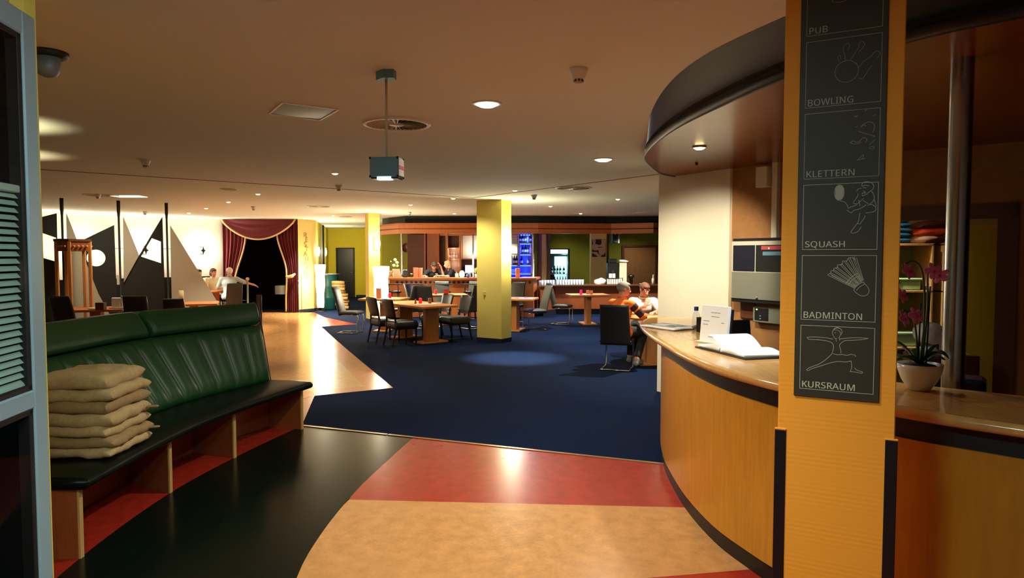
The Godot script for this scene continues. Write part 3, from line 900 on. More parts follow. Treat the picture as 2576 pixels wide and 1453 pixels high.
func draw_squash(m: MB, o: Vector2) -> void:
	strokes(m, o, [ring_line(Vector2(49, 84), 6.5, 11.5)], 0.0018)
	for k in 13: strokes(m, o, [[44.0 + k * 0.85, 84 - 10.5 * sin(acos(clampf((44.0 + k * 0.85 - 49.0) / 6.5, -1, 1))), 44.0 + k * 0.85, 84 + 10.5 * sin(acos(clampf((44.0 + k * 0.85 - 49.0) / 6.5, -1, 1)))]], 0.0016)
	strokes(m, o, [[44, 76, 50, 72, 56, 70, 60, 65, 61, 62],
		[61, 60, 64, 62, 70, 64, 75, 68, 79, 72, 81, 74], [60, 58, 63, 55, 66, 54, 69, 57, 76, 59, 81, 62, 85, 65], [81, 71, 85, 68, 88, 66],
		[91, 84, 94, 80, 95, 75, 94, 70, 90, 66], [95, 72, 97, 66, 98, 62], [87, 64, 92, 65, 97, 61, 97, 56, 93, 54, 85, 53], [75, 72, 76, 67, 77, 63],
		[78, 89, 74, 88, 72, 85], [74, 81, 73, 77, 70, 72, 68, 69, 69, 67, 72, 67], [79, 96, 83, 98, 90, 97, 94, 92, 93, 87, 91, 85, 88, 83, 85, 80, 80, 78, 79, 80], [79, 96, 79, 92, 83, 93, 88, 92], [81, 90, 84, 89], [81, 85, 83, 83], [79, 82, 84, 82],
		[77, 53, 76, 46, 75, 40], [84, 49, 82, 44, 79, 40, 78, 37], [75, 40, 74, 38, 78, 37], [74, 38, 69, 31, 66, 26, 67, 24, 73, 25, 77, 29, 79, 33]], 0.0017)

func draw_climb(m: MB, o: Vector2) -> void:
	strokes(m, o, [[80, 94, 83, 96], [67, 86, 71, 88, 66, 88], [91, 86, 94, 88], [68, 72, 71, 73], [75, 72, 80, 76, 86, 78, 92, 75, 93, 68, 91, 62], [75, 72, 80, 74, 82, 72],
		[72, 66, 78, 63, 86, 60, 91, 58, 94, 57, 91, 56], [62, 50, 66, 52, 72, 50, 79, 56, 84, 53, 82, 49], [62, 50, 66, 48, 73, 48, 76, 50], [94, 52, 90, 48, 87, 45], [88, 42, 93, 42, 92, 39, 87, 40, 88, 42], [73, 25, 77, 29, 80, 31, 79, 27, 80, 25], [71, 24, 77, 25, 82, 26]], 0.0014)

func draw_bowl(m: MB, o: Vector2) -> void:
	strokes(m, o, [ring_line(Vector2(55, 48), 15.5, 15.5, 0, 360, 28)], 0.0016)
	strokes(m, o, [[45, 64, 43, 68, 44, 72, 46, 72, 47, 68], [53, 64, 52, 72, 50, 80, 51, 86, 55, 88, 58, 86, 57, 81, 56, 78], [60, 64, 66, 74, 70, 80, 71, 86, 75, 88, 78, 84, 75, 79, 70, 72],
		[71, 52, 78, 60, 86, 65, 91, 71, 96, 71, 98, 67, 94, 62], [71, 36, 76, 35, 80, 40, 84, 47, 88, 52]], 0.0012)

func draw_pub(m: MB, o: Vector2) -> void:
	strokes(m, o, [[33, 46, 38, 44, 46, 43, 53, 45, 58, 48], [34, 47, 32, 70, 31, 90], [58, 49, 60, 70, 61, 88], [33, 52, 45, 49, 58, 53], [61, 82, 70, 80, 70, 62, 60, 60]], 0.0017)

func downlight(at: Vector3, r: float, energy: float, col: Color, angle: float, label: String, glowing := "lamp_warm", dir := Vector3.DOWN, blend := 0.7, group := "") -> void:
	var t := thing("downlight", label, "ceiling light", at, 0.0, group)
	var m := MB.new(true)
	m.lathe([Vector2(r, 0.012), Vector2(r * 1.3, 0.0), Vector2(r * 1.28, -0.006), Vector2(r * 1.02, -0.008), Vector2(r, 0.012)], 20)
	obj("ring", m, M.white_paint, t)
	m = MB.new()
	m.lathe([Vector2(0, -0.02 - r * 0.12), Vector2(r * 0.6, -0.016 - r * 0.1), Vector2(r, -0.008), Vector2(r, 0.008), Vector2(0, 0.008)], 20)
	obj("lamp", m, M[glowing], t)
	spot(at + Vector3(0, -0.05, 0), dir, energy, col, angle, blend, r)

func build_window() -> void:
	# tall glazed partition at the left, running past the viewpoint
	var base := Vector2(-1.988, 2.9)
	var u := Vector2(0.1628, -0.9867)
	var t := thing("window_1", "tall grey metal glazed partition with pleated blinds at the left edge", "", P(base.x, 0, base.y))
	t.set_meta("kind", "structure")
	var n := Vector2(0.9867, 0.1628)
	t.basis = Basis(Vector3(u.x, 0, -u.y), Vector3.UP, Vector3(n.x, 0, -n.y))    # x runs towards the viewer, z faces the foyer
	var L := 2.2
	var fr := MB.new()
	for x in [0.05, L - 0.05]: fr.box(Vector3(x, 1.36, 0), Vector3(0.10, 2.72, 0.06), Transform3D(), 0.006)
	for q in [[2.672, 0.095], [1.165, 0.075], [0.05, 0.1]]:
		fr.box(Vector3(L / 2, q[0], 0), Vector3(L - 0.2, q[1], 0.06), Transform3D(), 0.006)
	obj("frame", fr, M.alu, t, "grey-blue metal frame")
	var gk := MB.new()
	for q in [[0.115, 1.2, 2.625], [0.115, 0.1, 1.128]]:
		gk.box(Vector3(q[0], (q[1] + q[2]) / 2, 0.0), Vector3(0.03, q[2] - q[1], 0.045), Transform3D(), 0.002)
	for y in [2.612, 1.215, 1.115, 0.11]: gk.box(Vector3(L / 2, y, 0.0), Vector3(L - 0.2, 0.022, 0.045), Transform3D(), 0.002)
	obj("gasket", gk, M.black, t, "black rubber gasket")
	obj("pane", boxm(Vector3(L / 2, 1.92, 0.02), Vector3(L - 0.22, 1.4, 0.006), 0.0), M.glass, t, "upper pane")
	obj("pane", boxm(Vector3(L / 2, 0.61, 0.02), Vector3(L - 0.22, 1.02, 0.006), 0.0), M.glass, t, "lower pane")
	obj("blind_rail", boxm(Vector3(L / 2, 2.01, 0.0), Vector3(L - 0.24, 0.03, 0.03), 0.004), M.blind, t)
	for i in 27:
		var sl := MB.new()
		sl.box(Vector3.ZERO, Vector3(L - 0.26, 0.0022, 0.024), Transform3D(), 0.0)
		var o := obj("slat", sl, M.blind, t)
		o.position = Vector3(L / 2, 1.982 - i * 0.0285, 0.0); o.rotation.x = 0.9
	obj("blind_foot", boxm(Vector3(L / 2, 1.217, 0.0), Vector3(L - 0.25, 0.03, 0.02), 0.003), M.blind, t)
	# dome camera on the ceiling beside it
	var c := thing("dome_camera", "dark dome camera on a round black plate on the ceiling by the glazed partition", "camera", P(-2.5, H, 3.8))
	var m := MB.new(true); m.lathe([Vector2(0, -0.03), Vector2(0.085, -0.03), Vector2(0.1, -0.02), Vector2(0.1, 0.0), Vector2(0, 0)], 24)
	obj("mounting_plate", m, M.black, c)
	m = MB.new(true)
	m.lathe([Vector2(0, -0.135), Vector2(0.025, -0.132), Vector2(0.045, -0.12), Vector2(0.056, -0.1), Vector2(0.06, -0.03), Vector2(0, -0.03)], 24)
	obj("dome", m, M.grey_metal, c)

func build_bench() -> void:
	var n := 168
	var F := curve([Vector2(-2.50, 3.95), Vector2(-2.53, 4.95), Vector2(-2.41, 5.9), Vector2(-2.12, 6.93)], n)
	var S := curve([Vector2(-2.42, 3.91), Vector2(-2.43, 4.9), Vector2(-2.32, 5.8), Vector2(-2.01, 6.95)], n)
	var J := curve([Vector2(-3.02, 3.91), Vector2(-2.98, 5.2), Vector2(-2.87, 6.1), Vector2(-2.52, 7.07)], n)
	var T := curve([Vector2(-3.42, 3.91), Vector2(-3.46, 5.08), Vector2(-3.33, 6.12), Vector2(-2.71, 7.26)], n)
	var off := P(-2.6, 0, 5.4)
	var t := thing("bench", "long curved bench with green channelled leather back and dark wooden base", "bench", off)
	var m := MB.new(true)
	var rings := []
	for i in n + 1:
		var s: Vector2 = S[i]; var j: Vector2 = J[i]
		var d := (s - j).normalized()
		var ring := PackedVector3Array()
		for q in [[-0.06, 0.41], [-0.02, 0.412], [0.0, 0.425], [0.006, 0.447], [-0.004, 0.466], [-0.03, 0.478], [-0.2, 0.484], [-0.5, 0.475]]:
			var p: Vector2 = s + d * float(q[0])
			ring.append(P(p.x, q[1], p.y))
		ring.append(P(j.x - d.x * 0.02, 0.47, j.y - d.y * 0.02)); ring.append(P(j.x - d.x * 0.02, 0.41, j.y - d.y * 0.02))
		rings.append(ring)
	m.loft(rings, true, true)
	obj("seat", _moved(m, off), M.green_seat, t, "very dark green leather seat pad")
	# leaning back: fluted lower part, smooth head band in two pads
	var surf := func(i: int, v: float, bulge: float) -> Vector3:
		var a := P(J[i].x, 0.45, J[i].y); var b := P(T[i].x, 1.25, T[i].y)
		var run: Vector2 = J[mini(i + 1, n)] - J[maxi(i - 1, 0)]
		var nn := Vector2(run.y, -run.x).normalized()
		return a.lerp(b, v) + Vector3(nn.x, 0.35, -nn.y) * bulge
	m = MB.new(true)
	rings = []
	var flutes := 14.0
	for i in n + 1:
		var ring := PackedVector3Array()
		var ph := absf(sin(PI * flutes * i / n))
		for k in 13:
			var v := 0.70 * k / 12.0
			ring.append(surf.call(i, v, 0.045 + 0.042 * pow(ph, 0.5) * smoothstep(0.0, 0.08, 0.70 - v) * smoothstep(-0.02, 0.1, v)))
		ring.append(surf.call(i, 0.70, -0.05)); ring.append(surf.call(i, 0.0, -0.05))
		rings.append(ring)
	m.loft(rings, true, true)
	obj("fluted_back", _moved(m, off), M.green_leather, t, "green leather back sewn into vertical channels")
	for part in 2:
		var i0 := 0 if part == 0 else 112
		var i1 := 110 if part == 0 else n
		m = MB.new(true)
		rings = []
		for i in range(i0, i1 + 1):
			var ring := PackedVector3Array()
			var edge := minf(1.0, minf(i - i0, i1 - i) / 3.0 + 0.55)
			for q in [[0.715, 0.03], [0.725, 0.06], [0.75, 0.075], [0.80, 0.08], [0.86, 0.08], [0.92, 0.076], [0.965, 0.064], [0.99, 0.04], [1.0, 0.0], [0.99, -0.04], [0.96, -0.055], [0.715, -0.055]]:
				ring.append(surf.call(i, q[0], q[1] * edge if q[1] > 0.0 else q[1]))
			rings.append(ring)
		m.loft(rings, true, true)
		obj("head_pad", _moved(m, off), M.green_leather, t)
	var line := []
	for k in 14: line.append(surf.call(n, k / 13.0, 0.06) - off)
	line.append(surf.call(n, 1.0, -0.03) - off)
	m = MB.new(true); m.tube(line, 0.006, 6)
	obj("piping", m, M.grey_leather, t, "pale piping at the end of the back")
	# wooden base: back board and upright dividers
	obj("back_board", _moved(band(J, 0.03, 0.0, 0.0, 0.42), off), M.red_wood, t)
	for f in [0, 62, 114, n]:
		var i: int = f
		var run: Vector2 = (F[mini(i + 1, n)] - F[maxi(i - 1, 0)]).normalized() * 0.016
		var db := MB.new()
		db.prism([F[i] - run, F[i] + run, J[i] + run, J[i] - run], 0.0, 0.411)
		var d := obj("divider", _moved(db, off), M.red_wood, t)
		var eb := MB.new()
		var nn2 := Vector2(run.y, -run.x).normalized() * 0.012
		eb.prism([F[i] - run * 1.1, F[i] + run * 1.1, F[i] + run * 1.1 + nn2, F[i] - run * 1.1 + nn2], 0.0, 0.41)
		obj("edge_band", _moved(eb, off), M.pale_wood, d, "pale edge")
	obj("back_cladding", _moved(band(T, -0.03, -0.06, 0.0, 1.2), off), M.dark_wood, t, "wooden rear of the bench")

func build_blankets() -> void:
	var names := ["beige felt blanket at the top of the stack on the bench", "beige felt blanket second from the top of the bench stack", "beige felt blanket third from the top of the bench stack", "thick beige blanket in the middle of the bench stack", "beige blanket with a hanging tie, third from the bottom of the stack", "browner folded blanket second from the bottom of the stack", "thin beige blanket at the bottom of the stack on the bench seat"]
	var y := 0.484
	var hs := [0.068, 0.070, 0.072, 0.088, 0.080, 0.078, 0.092]
	for k in 7:
		var i := 6 - k
		var t := thing("folded_blanket", names[i], "blanket", P(-2.73 + [0.0, 0.012, -0.01, 0.006, -0.006, 0.004, -0.01][k], y, 4.49), [0.0, 0.03, -0.04, 0.02, -0.03, 0.03, 0.05][k], "beige blankets stacked on the bench")
		var hh: float = hs[k]
		var w := 0.5 if k < 6 else 0.46
		var m := MB.new(true)
		m.pillow(Vector3(w, hh * 1.16, 0.5), Transform3D(Basis(), Vector3(0, hh * 0.5, 0)), 10.0, 0.02, k * 3 + 1, 26)
		obj("felt", m, M.blanket if k % 3 != 1 else M.blanket_dark, t)
		if k in [1, 3]:
			var s := MB.new(true)
			s.pillow(Vector3(0.09, 0.014, 0.032), Transform3D(Basis(Vector3.UP, 0.2), Vector3(0.27, hh * 0.45, -0.2)), 6.0, 0.0, 1, 8)
			obj("tie", s, M.blanket_dark, t, "cloth tie")
		y += hh * 0.94

func build_ceiling_fittings() -> void:
	downlight(P(-0.18, H, 5.07), 0.085, 9.0, HALOGEN, 76.0, "large round ceiling lamp in front, right of the hanging box lamp", "lamp_white", Vector3.DOWN, 1.0)
	downlight(P(1.04, H, 7.99), 0.095, 7.0, HALOGEN, 76.0, "large round ceiling lamp beside the tip of the reception canopy", "lamp_white", Vector3.DOWN, 1.0)
	downlight(P(-0.1, H, 2.25), 0.085, 6.5, HALOGEN, 61.0, "unseen large round ceiling lamp, placed to light the near orange floor", "lamp_white", Vector3.DOWN, 1.0)  # out of view overhead, placed to light the near floor and pillar
	var spots := [[-2.36, 9.34, "small ceiling spot left of the hanging box lamp"], [-4.53, 12.47, "small ceiling spot above the dining area, second from the near one"], [-5.81, 14.32, "small ceiling spot midway towards the white wall"],
		[-7.12, 16.26, "glaring ceiling spot before the white wall"], [-8.37, 18.09, "glaring ceiling spot close to the white wall"], [0.05, 11.78, "small ceiling spot just right of the near yellow column top"], [-2.19, 15.11, "small ceiling spot between the two yellow columns"],
		[-1.13, 13.42, "faint ceiling spot left of the near yellow column top"], [0.86, 15.6, "small ceiling spot over the tables right of the near column"], [2.06, 13.61, "small ceiling spot above the seated men"],
		[2.46, 10.95, "unseen ceiling spot behind the cream wall end, placed to light the two seated men"], [-1.51, 18.3, "small ceiling spot before the left of the bar canopy"], [1.80, 18.3, "small ceiling spot before the right of the bar canopy"], [-3.47, 16.83, "bright ceiling spot in front of the far yellow column"],  # first entry is out of view, placed to light the seated men
		[-4.91, 19.17, "bright ceiling spot left of the far yellow column"], [-6.14, 20.61, "ceiling spot above the lettered wall end"], [-5.48, 20.39, "ceiling spot above the paper lamp by the lettered wall"]]
	var e := [5, 5, 9, 24, 28, 44, 10, 3.2, 18, 16, 17, 12, 12, 10, 16, 14, 11]
	for i in spots.size():
		downlight(P(spots[i][0], H, spots[i][1]), 0.04, e[i] * 1.1, HALOGEN, 20.0 if i == 5 else (72.0 if i == 7 else (54.0 if i == 10 else 38.0)), spots[i][2], "lamp_warm", Vector3.DOWN, 0.8)
	downlight(P(2.0, H, 24.6), 0.05, 2.0, HALOGEN, 60.0, "added hidden ceiling lamp behind the bar canopy, fill light for the olive wall by the drinks fridge", "lamp_warm", Vector3(0, -1, -0.3), 1.0)  # added fill lamp hidden by the canopy, brightens the olive wall
	downlight(P(4.2, H, 24.6), 0.05, 2.0, HALOGEN, 60.0, "added hidden ceiling lamp behind the bar canopy, fill light for the olive wall by the wide brown door", "lamp_warm", Vector3(0, -1, -0.3), 1.0)  # second added fill lamp for the olive wall, hidden as well
	# rectangular louvre lamp, unlit
	var t := thing("recessed_lamp", "rectangular unlit reflector lamp set in the ceiling", "ceiling light", P(-1.6, H, 5.35), 0.0)
	var a := Vector2(-1.87, 5.42); var b := Vector2(-1.64, 5.03); var c := Vector2(-1.30, 5.27); var d := Vector2(-1.55, 5.68)
	var m := MB.new()
	for s in [[a, b], [b, c], [c, d], [d, a]]:
		var nn: Vector2 = (s[1] - s[0]).normalized().orthogonal() * 0.008
		m.prism([s[0] - nn, s[1] - nn, s[1] + nn, s[0] + nn], H - 0.006, H + 0.01)
	obj("frame", _moved(m, t.position), M.white_paint, t)
	m = MB.new(true)
	var rings := []
	for k in 9:
		var f := k / 8.0
		var p := d.lerp(c, f); var q := a.lerp(b, f)
		rings.append(PackedVector3Array([P(q.x, H - 0.002 + 0.0 * f, q.y), P(lerpf(q.x, p.x, 0.5), H - 0.004 - 0.012 * sin(PI * f), lerpf(q.y, p.y, 0.5)), P(p.x, H - 0.002, p.y)]))
	m.loft(rings, false, false)
	obj("reflector", _moved(m, t.position), M.grey_metal, t, "brushed metal reflector")
	t = thing("recessed_lamp", "lit rectangular ceiling lamp in front of the left screens", "ceiling light", P(-7.1, H, 12.95))
	obj("diffuser", boxm(Vector3(0, -0.004, 0), Vector3(0.52, 0.012, 0.34), 0.002), M.lamp_white, t)
	obj("frame", boxm(Vector3(0, 0.0, 0), Vector3(0.56, 0.008, 0.38), 0.002), M.white_paint, t)
	area(P(-7.1, H - 0.03, 12.95), Vector3.DOWN, Vector2(0.5, 0.33), 4.0, WARM)
	# swirl air outlets
	var outs := [[-0.96, 5.86, 0.285, "large round swirl air vent behind the hanging box lamp"], [1.0, 11.37, 0.30, "round swirl air vent right of the near yellow column"], [-7.47, 12.72, 0.30, "round swirl air vent in front of the left screens"], [-4.3, 15.6, 0.27, "round swirl air vent before the curtained doorway"],
		[-4.68, 11.57, 0.14, "small round air vent over the dining area"], [3.5, 18.0, 0.3, "round swirl air vent above the right end of the bar"], [-4.75, 19.9, 0.2, "round air vent left of the far yellow column"]]
	for o in outs:
		var v := thing("air_vent", o[3], "vent", P(o[0], H, o[1]))
		var r: float = o[2]
		var ring := MB.new(true)
		ring.lathe([Vector2(r * 0.86, -0.001), Vector2(r * 0.88, -0.012), Vector2(r * 0.98, -0.010), Vector2(r, 0.0)], 36)
		obj("ring", ring, M.white_paint, v)
		var disc := MB.new(); disc.lathe([Vector2(0, -0.0015), Vector2(r * 0.9, -0.0015)], 36)
		obj("duct_opening", disc, M.black, v)
		var hub := MB.new(true); hub.lathe([Vector2(0, -0.012), Vector2(r * 0.22, -0.010), Vector2(r * 0.25, -0.002)], 24)
		obj("hub", hub, M.ivory, v)
		var nb := 32 if r > 0.2 else 16
		var blade := MB.new()
		blade.box(Vector3(r * 0.56, -0.006, 0), Vector3(r * 0.64, 0.0015, r * 0.07), Transform3D(), 0.0)
		var bm := blade.mesh()
		for k in nb:
			var bo := obj("blade", bm, M.ivory, v)
			bo.basis = Basis(Vector3.UP, TAU * k / nb) * Basis(Vector3.RIGHT, 0.7)
	# smoke detectors
	var dets := [[0.39, 4.13, 1.0, "white smoke detector nearest the reception canopy"], [-4.21, 8.05, 1.0, "smoke detector at the left by the ceiling joint"], [-2.72, 10.98, 1.0, "smoke detector left of the hanging box lamp, on the joint"], [0.4, 12.72, 1.0, "smoke detector right of the near yellow column"],
		[-5.82, 15.73, 1.0, "smoke detector before the curtained doorway"], [-7.40, 12.5, 1.0, "smoke detector beside the left swirl vent"], [-2.61, 17.76, 1.0, "smoke detector between the columns before the bar"], [-9.2, 17.5, 1.0, "smoke detector close to the white wall"]]
	for q in dets:
		var s := thing("smoke_detector", q[3], "smoke detector", P(q[0], H, q[1]))
		var body := MB.new(true)
		body.lathe([Vector2(0, -0.062), Vector2(0.036, -0.062), Vector2(0.05, -0.022), Vector2(0.054, -0.018), Vector2(0.054, 0.0), Vector2(0, 0)], 20)
		obj("housing", body, M.white_paint, s)
		var head := MB.new(true)
		head.lathe([Vector2(0, -0.09), Vector2(0.024, -0.086), Vector2(0.028, -0.062)], 16)
		obj("sensor", head, M.ivory, s)
		var slots := MB.new()
		for k in 8: slots.box(Vector3(0.0275, -0.072, 0), Vector3(0.003, 0.012, 0.009), Transform3D(Basis(Vector3.UP, TAU * k / 8), Vector3.ZERO), 0.0)
		obj("slot", slots, M.black, s).set_meta("kind", "stuff")
	# hanging emergency lamp box
	t = thing("emergency_lamp", "blue-grey box lamp hanging from the ceiling on a thin rod", "lamp", P(-0.75, 0, 4.2), -0.14)
	m = MB.new()
	var hexa := []
	for k in 6: hexa.append(Vector2(cos(TAU * k / 6) * 0.082, -4.2 + 4.2 + sin(TAU * k / 6) * 0.052))
	m.prism(hexa, H - 0.05, H)
	obj("ceiling_cap", m, M.blue_metal, t).rotation.y = -0.7
	m = MB.new(true); m.tube([Vector3(0, H - 0.05, 0), Vector3(0, 2.325, 0)], 0.008, 8)
	obj("rod", m, M.ivory, t)
	obj("housing", boxm(Vector3(0, 2.27, 0), Vector3(0.175, 0.118, 0.12), 0.006), M.blue_metal, t, "blue-grey metal housing")
	m = MB.new()
	for x in [-0.084, 0.084]:
		for z in [-0.056, 0.056]:
			for y in [2.216, 2.324]: m.box(Vector3(x, y, z), Vector3(0.012, 0.014, 0.012), Transform3D(), 0.002)
	obj("corner_cap", m, M.black_plastic, t)
	m = MB.new()
	m.box(Vector3(0, 2.208, 0), Vector3(0.165, 0.012, 0.11), Transform3D(), 0.004)
	obj("base_tray", m, M.black_plastic, t)
	obj("light_slot", boxm(Vector3(0.0, 2.204, 0.035), Vector3(0.085, 0.016, 0.05), 0.002), M.exit_glow, t, "bright tube in the underside")
	obj("side_sign", boxm(Vector3(0.0885, 2.27, 0), Vector3(0.004, 0.10, 0.10), 0.001), M.white_paint, t, "white side plate")
	obj("sign_stripe", boxm(Vector3(0.0905, 2.27, 0), Vector3(0.003, 0.022, 0.10), 0.0005), M.red_light, t, "red stripe")
	spot(P(-0.75, 2.18, 4.2), Vector3.DOWN, 0.6, Color(0.9, 1, 1), 70.0, 1.0, 0.04)
	# unseen lamps behind the bench, placed to make the bright ceiling patches
	for q in [[-4.35, 5.75, 1.6, Color(1, 0.97, 0.8), "unseen lamp behind the bench, placed to light the ceiling nearest the partition"], [-5.5, 7.5, 1.2, Color(1, 0.92, 0.75), "unseen lamp behind the bench, placed to light the ceiling farther from the partition"]]:
		var s := thing("unseen_uplighter", q[4], "lamp", P(q[0], 0, q[1]))
		var pole := MB.new(true); pole.lathe([Vector2(0.13, 0), Vector2(0.13, 0.02), Vector2(0.015, 0.03), Vector2(0.015, 1.9), Vector2(0.02, 1.92), Vector2(0.11, 2.05)], 16)
		obj("pole", pole, M.black, s)
		var bulb := MB.new(true); bulb.ball(Vector3(0, 2.0, 0), Vector3.ONE * 0.03, 8)
		obj("bulb", bulb, M.lamp_warm, s)
		spot(P(q[0], 2.06, q[1]), Vector3.UP, q[2], q[3], 44.0, 0.8, 0.05)

func build_curtain() -> void:
	var off := P(-7.64, 0, 21.2)
	var t := thing("stage_curtain", "dark red velvet curtain with gold trim round the dark restaurant doorway", "curtain", off)
	var drape := func(xa, xb_of: Callable, y0: float, y1: float, folds: float, ph: float) -> MB:
		var m := MB.new(true)
		var rings := []
		for j in 29:
			var y := lerpf(y0, y1, j / 28.0)
			var xb: float = xb_of.call(y)
			var ring := PackedVector3Array()
			for i in 49:
				var f := i / 48.0
				ring.append(P(lerpf(xa, xb, f), y, 21.12 - 0.035 * sin(TAU * folds * f + ph + y * 0.3) - 0.015 * sin(TAU * folds * 2.3 * f)) - off)
			rings.append(ring)
		m.loft(rings, false, false)
		return m
	var lx := func(y: float) -> float: return lerpf(-8.42, -8.04, smoothstep(0.7, 2.35, y)) - 0.02 * sin(y)
	obj("drape", drape.call(-8.76, lx, 0.02, 2.82, 6.0, 0.0), M.curtain_red, t, "left drape")
	var rx := func(y: float) -> float: return -6.83 - (0.28 * smoothstep(1.2, 2.45, y)) - 0.03 * smoothstep(1.05, 0.3, y)
	obj("drape", drape.call(-6.5, rx, 0.02, 2.82, 6.0, 1.0), M.curtain_red, t, "right drape")
	for s in 2:
		var line := []
		for j in 25:
			var y := lerpf(0.03 if s == 1 else 0.75, 2.5, j / 24.0)
			line.append(P((lx.call(y) if s == 0 else rx.call(y)), y, 21.07) - off)
		var tr := MB.new(true); tr.tube(line, 0.024, 6)
		obj("trim", tr, M.gold_trim, t, "gold edge of the %s drape" % ("left" if s == 0 else "right"))
	# swag across the top
	var m := MB.new(true)
	var rings := []
	for j in 15:
		var f := j / 14.0
		var ring := PackedVector3Array()
		for i in 41:
			var g := i / 40.0
			var x := lerpf(-8.76, -6.5, g)
			var low := 2.82 - 0.60 * f * pow(sin(PI * g), 0.75)
			ring.append(P(x, low, 21.04 - 0.03 * sin(f * 17.0) * sin(PI * g) - 0.05 * sin(PI * g)) - off)
		rings.append(ring)
	m.loft(rings, false, false)
	obj("swag", m, M.curtain_red, t, "draped swag")
	var hem := []
	for i in 41:
		var g := i / 40.0
		hem.append(P(lerpf(-8.74, -6.52, g), 2.82 - 0.60 * pow(sin(PI * g), 0.75), 20.99 - 0.06 * sin(PI * g)) - off)
	m = MB.new(true); m.tube(hem, 0.026, 6)
	obj("trim", m, M.gold_trim, t, "gold hem of the swag")
	m = MB.new(true)
	m.tube([P(-6.84, 1.10, 21.02) - off, P(-6.74, 1.09, 20.98) - off, P(-6.63, 1.12, 20.98) - off, P(-6.55, 1.19, 21.02) - off], [0.02, 0.05, 0.05, 0.025], 8)
	obj("tieback", m, M.gold_trim, t, "gold tie-back")
	# in the dark room beyond: laid table and chair seen as faint shapes
	var tb := thing("dining_table", "dining table under a white cloth in the dark room behind the curtain", "table", P(-7.35, 0, 23.2))
	m = MB.new(true); m.tube([Vector3(0, 0, 0), Vector3(0, 0.7, 0)], 0.04, 8)
	obj("pedestal", m, M.dark_wood, tb)
	obj("tabletop", boxm(Vector3(0, 0.72, 0), Vector3(0.8, 0.03, 0.8)), M.dark_wood, tb)
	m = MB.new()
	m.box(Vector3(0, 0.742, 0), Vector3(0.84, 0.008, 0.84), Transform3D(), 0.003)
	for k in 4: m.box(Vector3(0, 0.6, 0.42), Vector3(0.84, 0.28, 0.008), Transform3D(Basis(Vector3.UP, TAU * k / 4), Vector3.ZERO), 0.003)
	tag(obj("tablecloth", _placed(m, P(-7.35, 0, 23.2)), M.screen_tan), "white tablecloth coloured tan to look dim in the dark room behind the curtain", "tablecloth")  # tan instead of white, dimness painted into the cloth colour
	var ch := thing("slatted_chair", "dark ladder-back chair in the room behind the curtain", "chair", P(-6.85 - 0.1, 0, 22.75), 0.3)
	obj("seat", boxm(Vector3(0, 0.45, 0), Vector3(0.42, 0.04, 0.42)), M.dark_wood, ch)
	for x in [-0.18, 0.18]:
		for z in [-0.18, 0.18]: obj("leg", boxm(Vector3(x, 0.22 if z > 0 else 0.5, z), Vector3(0.035, 0.44 if z > 0 else 1.0, 0.035)), M.dark_wood, ch)
	for y in [0.62, 0.76, 0.9]: obj("slat", boxm(Vector3(0, y, -0.18), Vector3(0.36, 0.06, 0.02)), M.ivory, ch)

func _placed(m: MB, at: Vector3) -> ArrayMesh:
	return _moved(m, -at)

func sconce(at: Vector3, turn: float, label: String, energy: float, col := WARM, dark := false) -> void:   # half-round wall lamp open at top and bottom; local z away from the wall
	var t := thing("wall_sconce", label, "wall lamp", at, turn)
	obj("back_plate", boxm(Vector3(0, 0, 0.008), Vector3(0.09, 0.2, 0.016)), M.black if dark else M.white_paint, t)
	var m := MB.new(true)
	var rings := []
	for j in 9:
		var f := j / 8.0
		var r := lerpf(0.035, 0.085, sin(PI * (0.12 + 0.7 * f)))
		var ring := PackedVector3Array()
		for k in 13:
			var a := PI * k / 12.0
			ring.append(Vector3(cos(a) * r, lerpf(-0.15, 0.15, f), 0.012 + sin(a) * r * 0.9))
		rings.append(ring)
	if dark:
		m = MB.new()
		m.plate([Vector2(-0.09, 0), Vector2(-0.03, 0.035), Vector2(0, 0.13), Vector2(0.03, 0.035), Vector2(0.09, 0), Vector2(0.03, -0.035), Vector2(0, -0.13), Vector2(-0.03, -0.035)], 0.02, Transform3D(Basis(), Vector3(0, 0, 0.09)))
		obj("shade", m, M.black, t, "dark pointed shade")
		m = MB.new(true); m.ball(Vector3(0, 0, 0.05), Vector3(0.03, 0.03, 0.02), 8)
		obj("bulb", m, M.lamp_warm, t)
	else:
		m.loft(rings, false, false)
		obj("shade", m, M.sconce_glow, t, "glowing glass shade")
	var out := Vector3(sin(turn), 0, cos(turn))
	omni(at + out * (0.05 if dark else 0.13), energy, col, 0.04)

func paper_lamp(at: Vector3, hgt: float, w: float, label: String, energy: float, lit_to: Vector3) -> void:
	var t := thing("floor_lamp", label, "floor lamp", at)
	var b := MB.new(); b.box(Vector3(0, 0.01, 0), Vector3(w, 0.02, w), Transform3D(), 0.004); for x in [-1, 1]: for z in [-1, 1]: b.box(Vector3(x * w * 0.42, 0.07, z * w * 0.42), Vector3(0.02, 0.12, 0.02))
	obj("base", b, M.black, t)
	var m := MB.new()
	var rings := []
	for j in 25:
		var f := j / 24.0
		var tw := 0.5 * f + 0.3
		var s := w / 2 * (1.0 + 0.07 * sin(f * 15.0)) * lerpf(0.88, 1.05, f)
		var ring := PackedVector3Array()
		for q in [[-1, -1], [-1, 1], [1, 1], [1, -1]]:
			ring.append(Basis(Vector3.UP, tw) * Vector3(q[0] * s, lerpf(0.13, hgt, f), q[1] * s))
		rings.append(ring)
	m.loft(rings, true, false)
	obj("lamp_shade", m, M.paper_lamp, t, "glowing twisted paper shade")
	omni(at + lit_to, energy, WARM, 0.15)

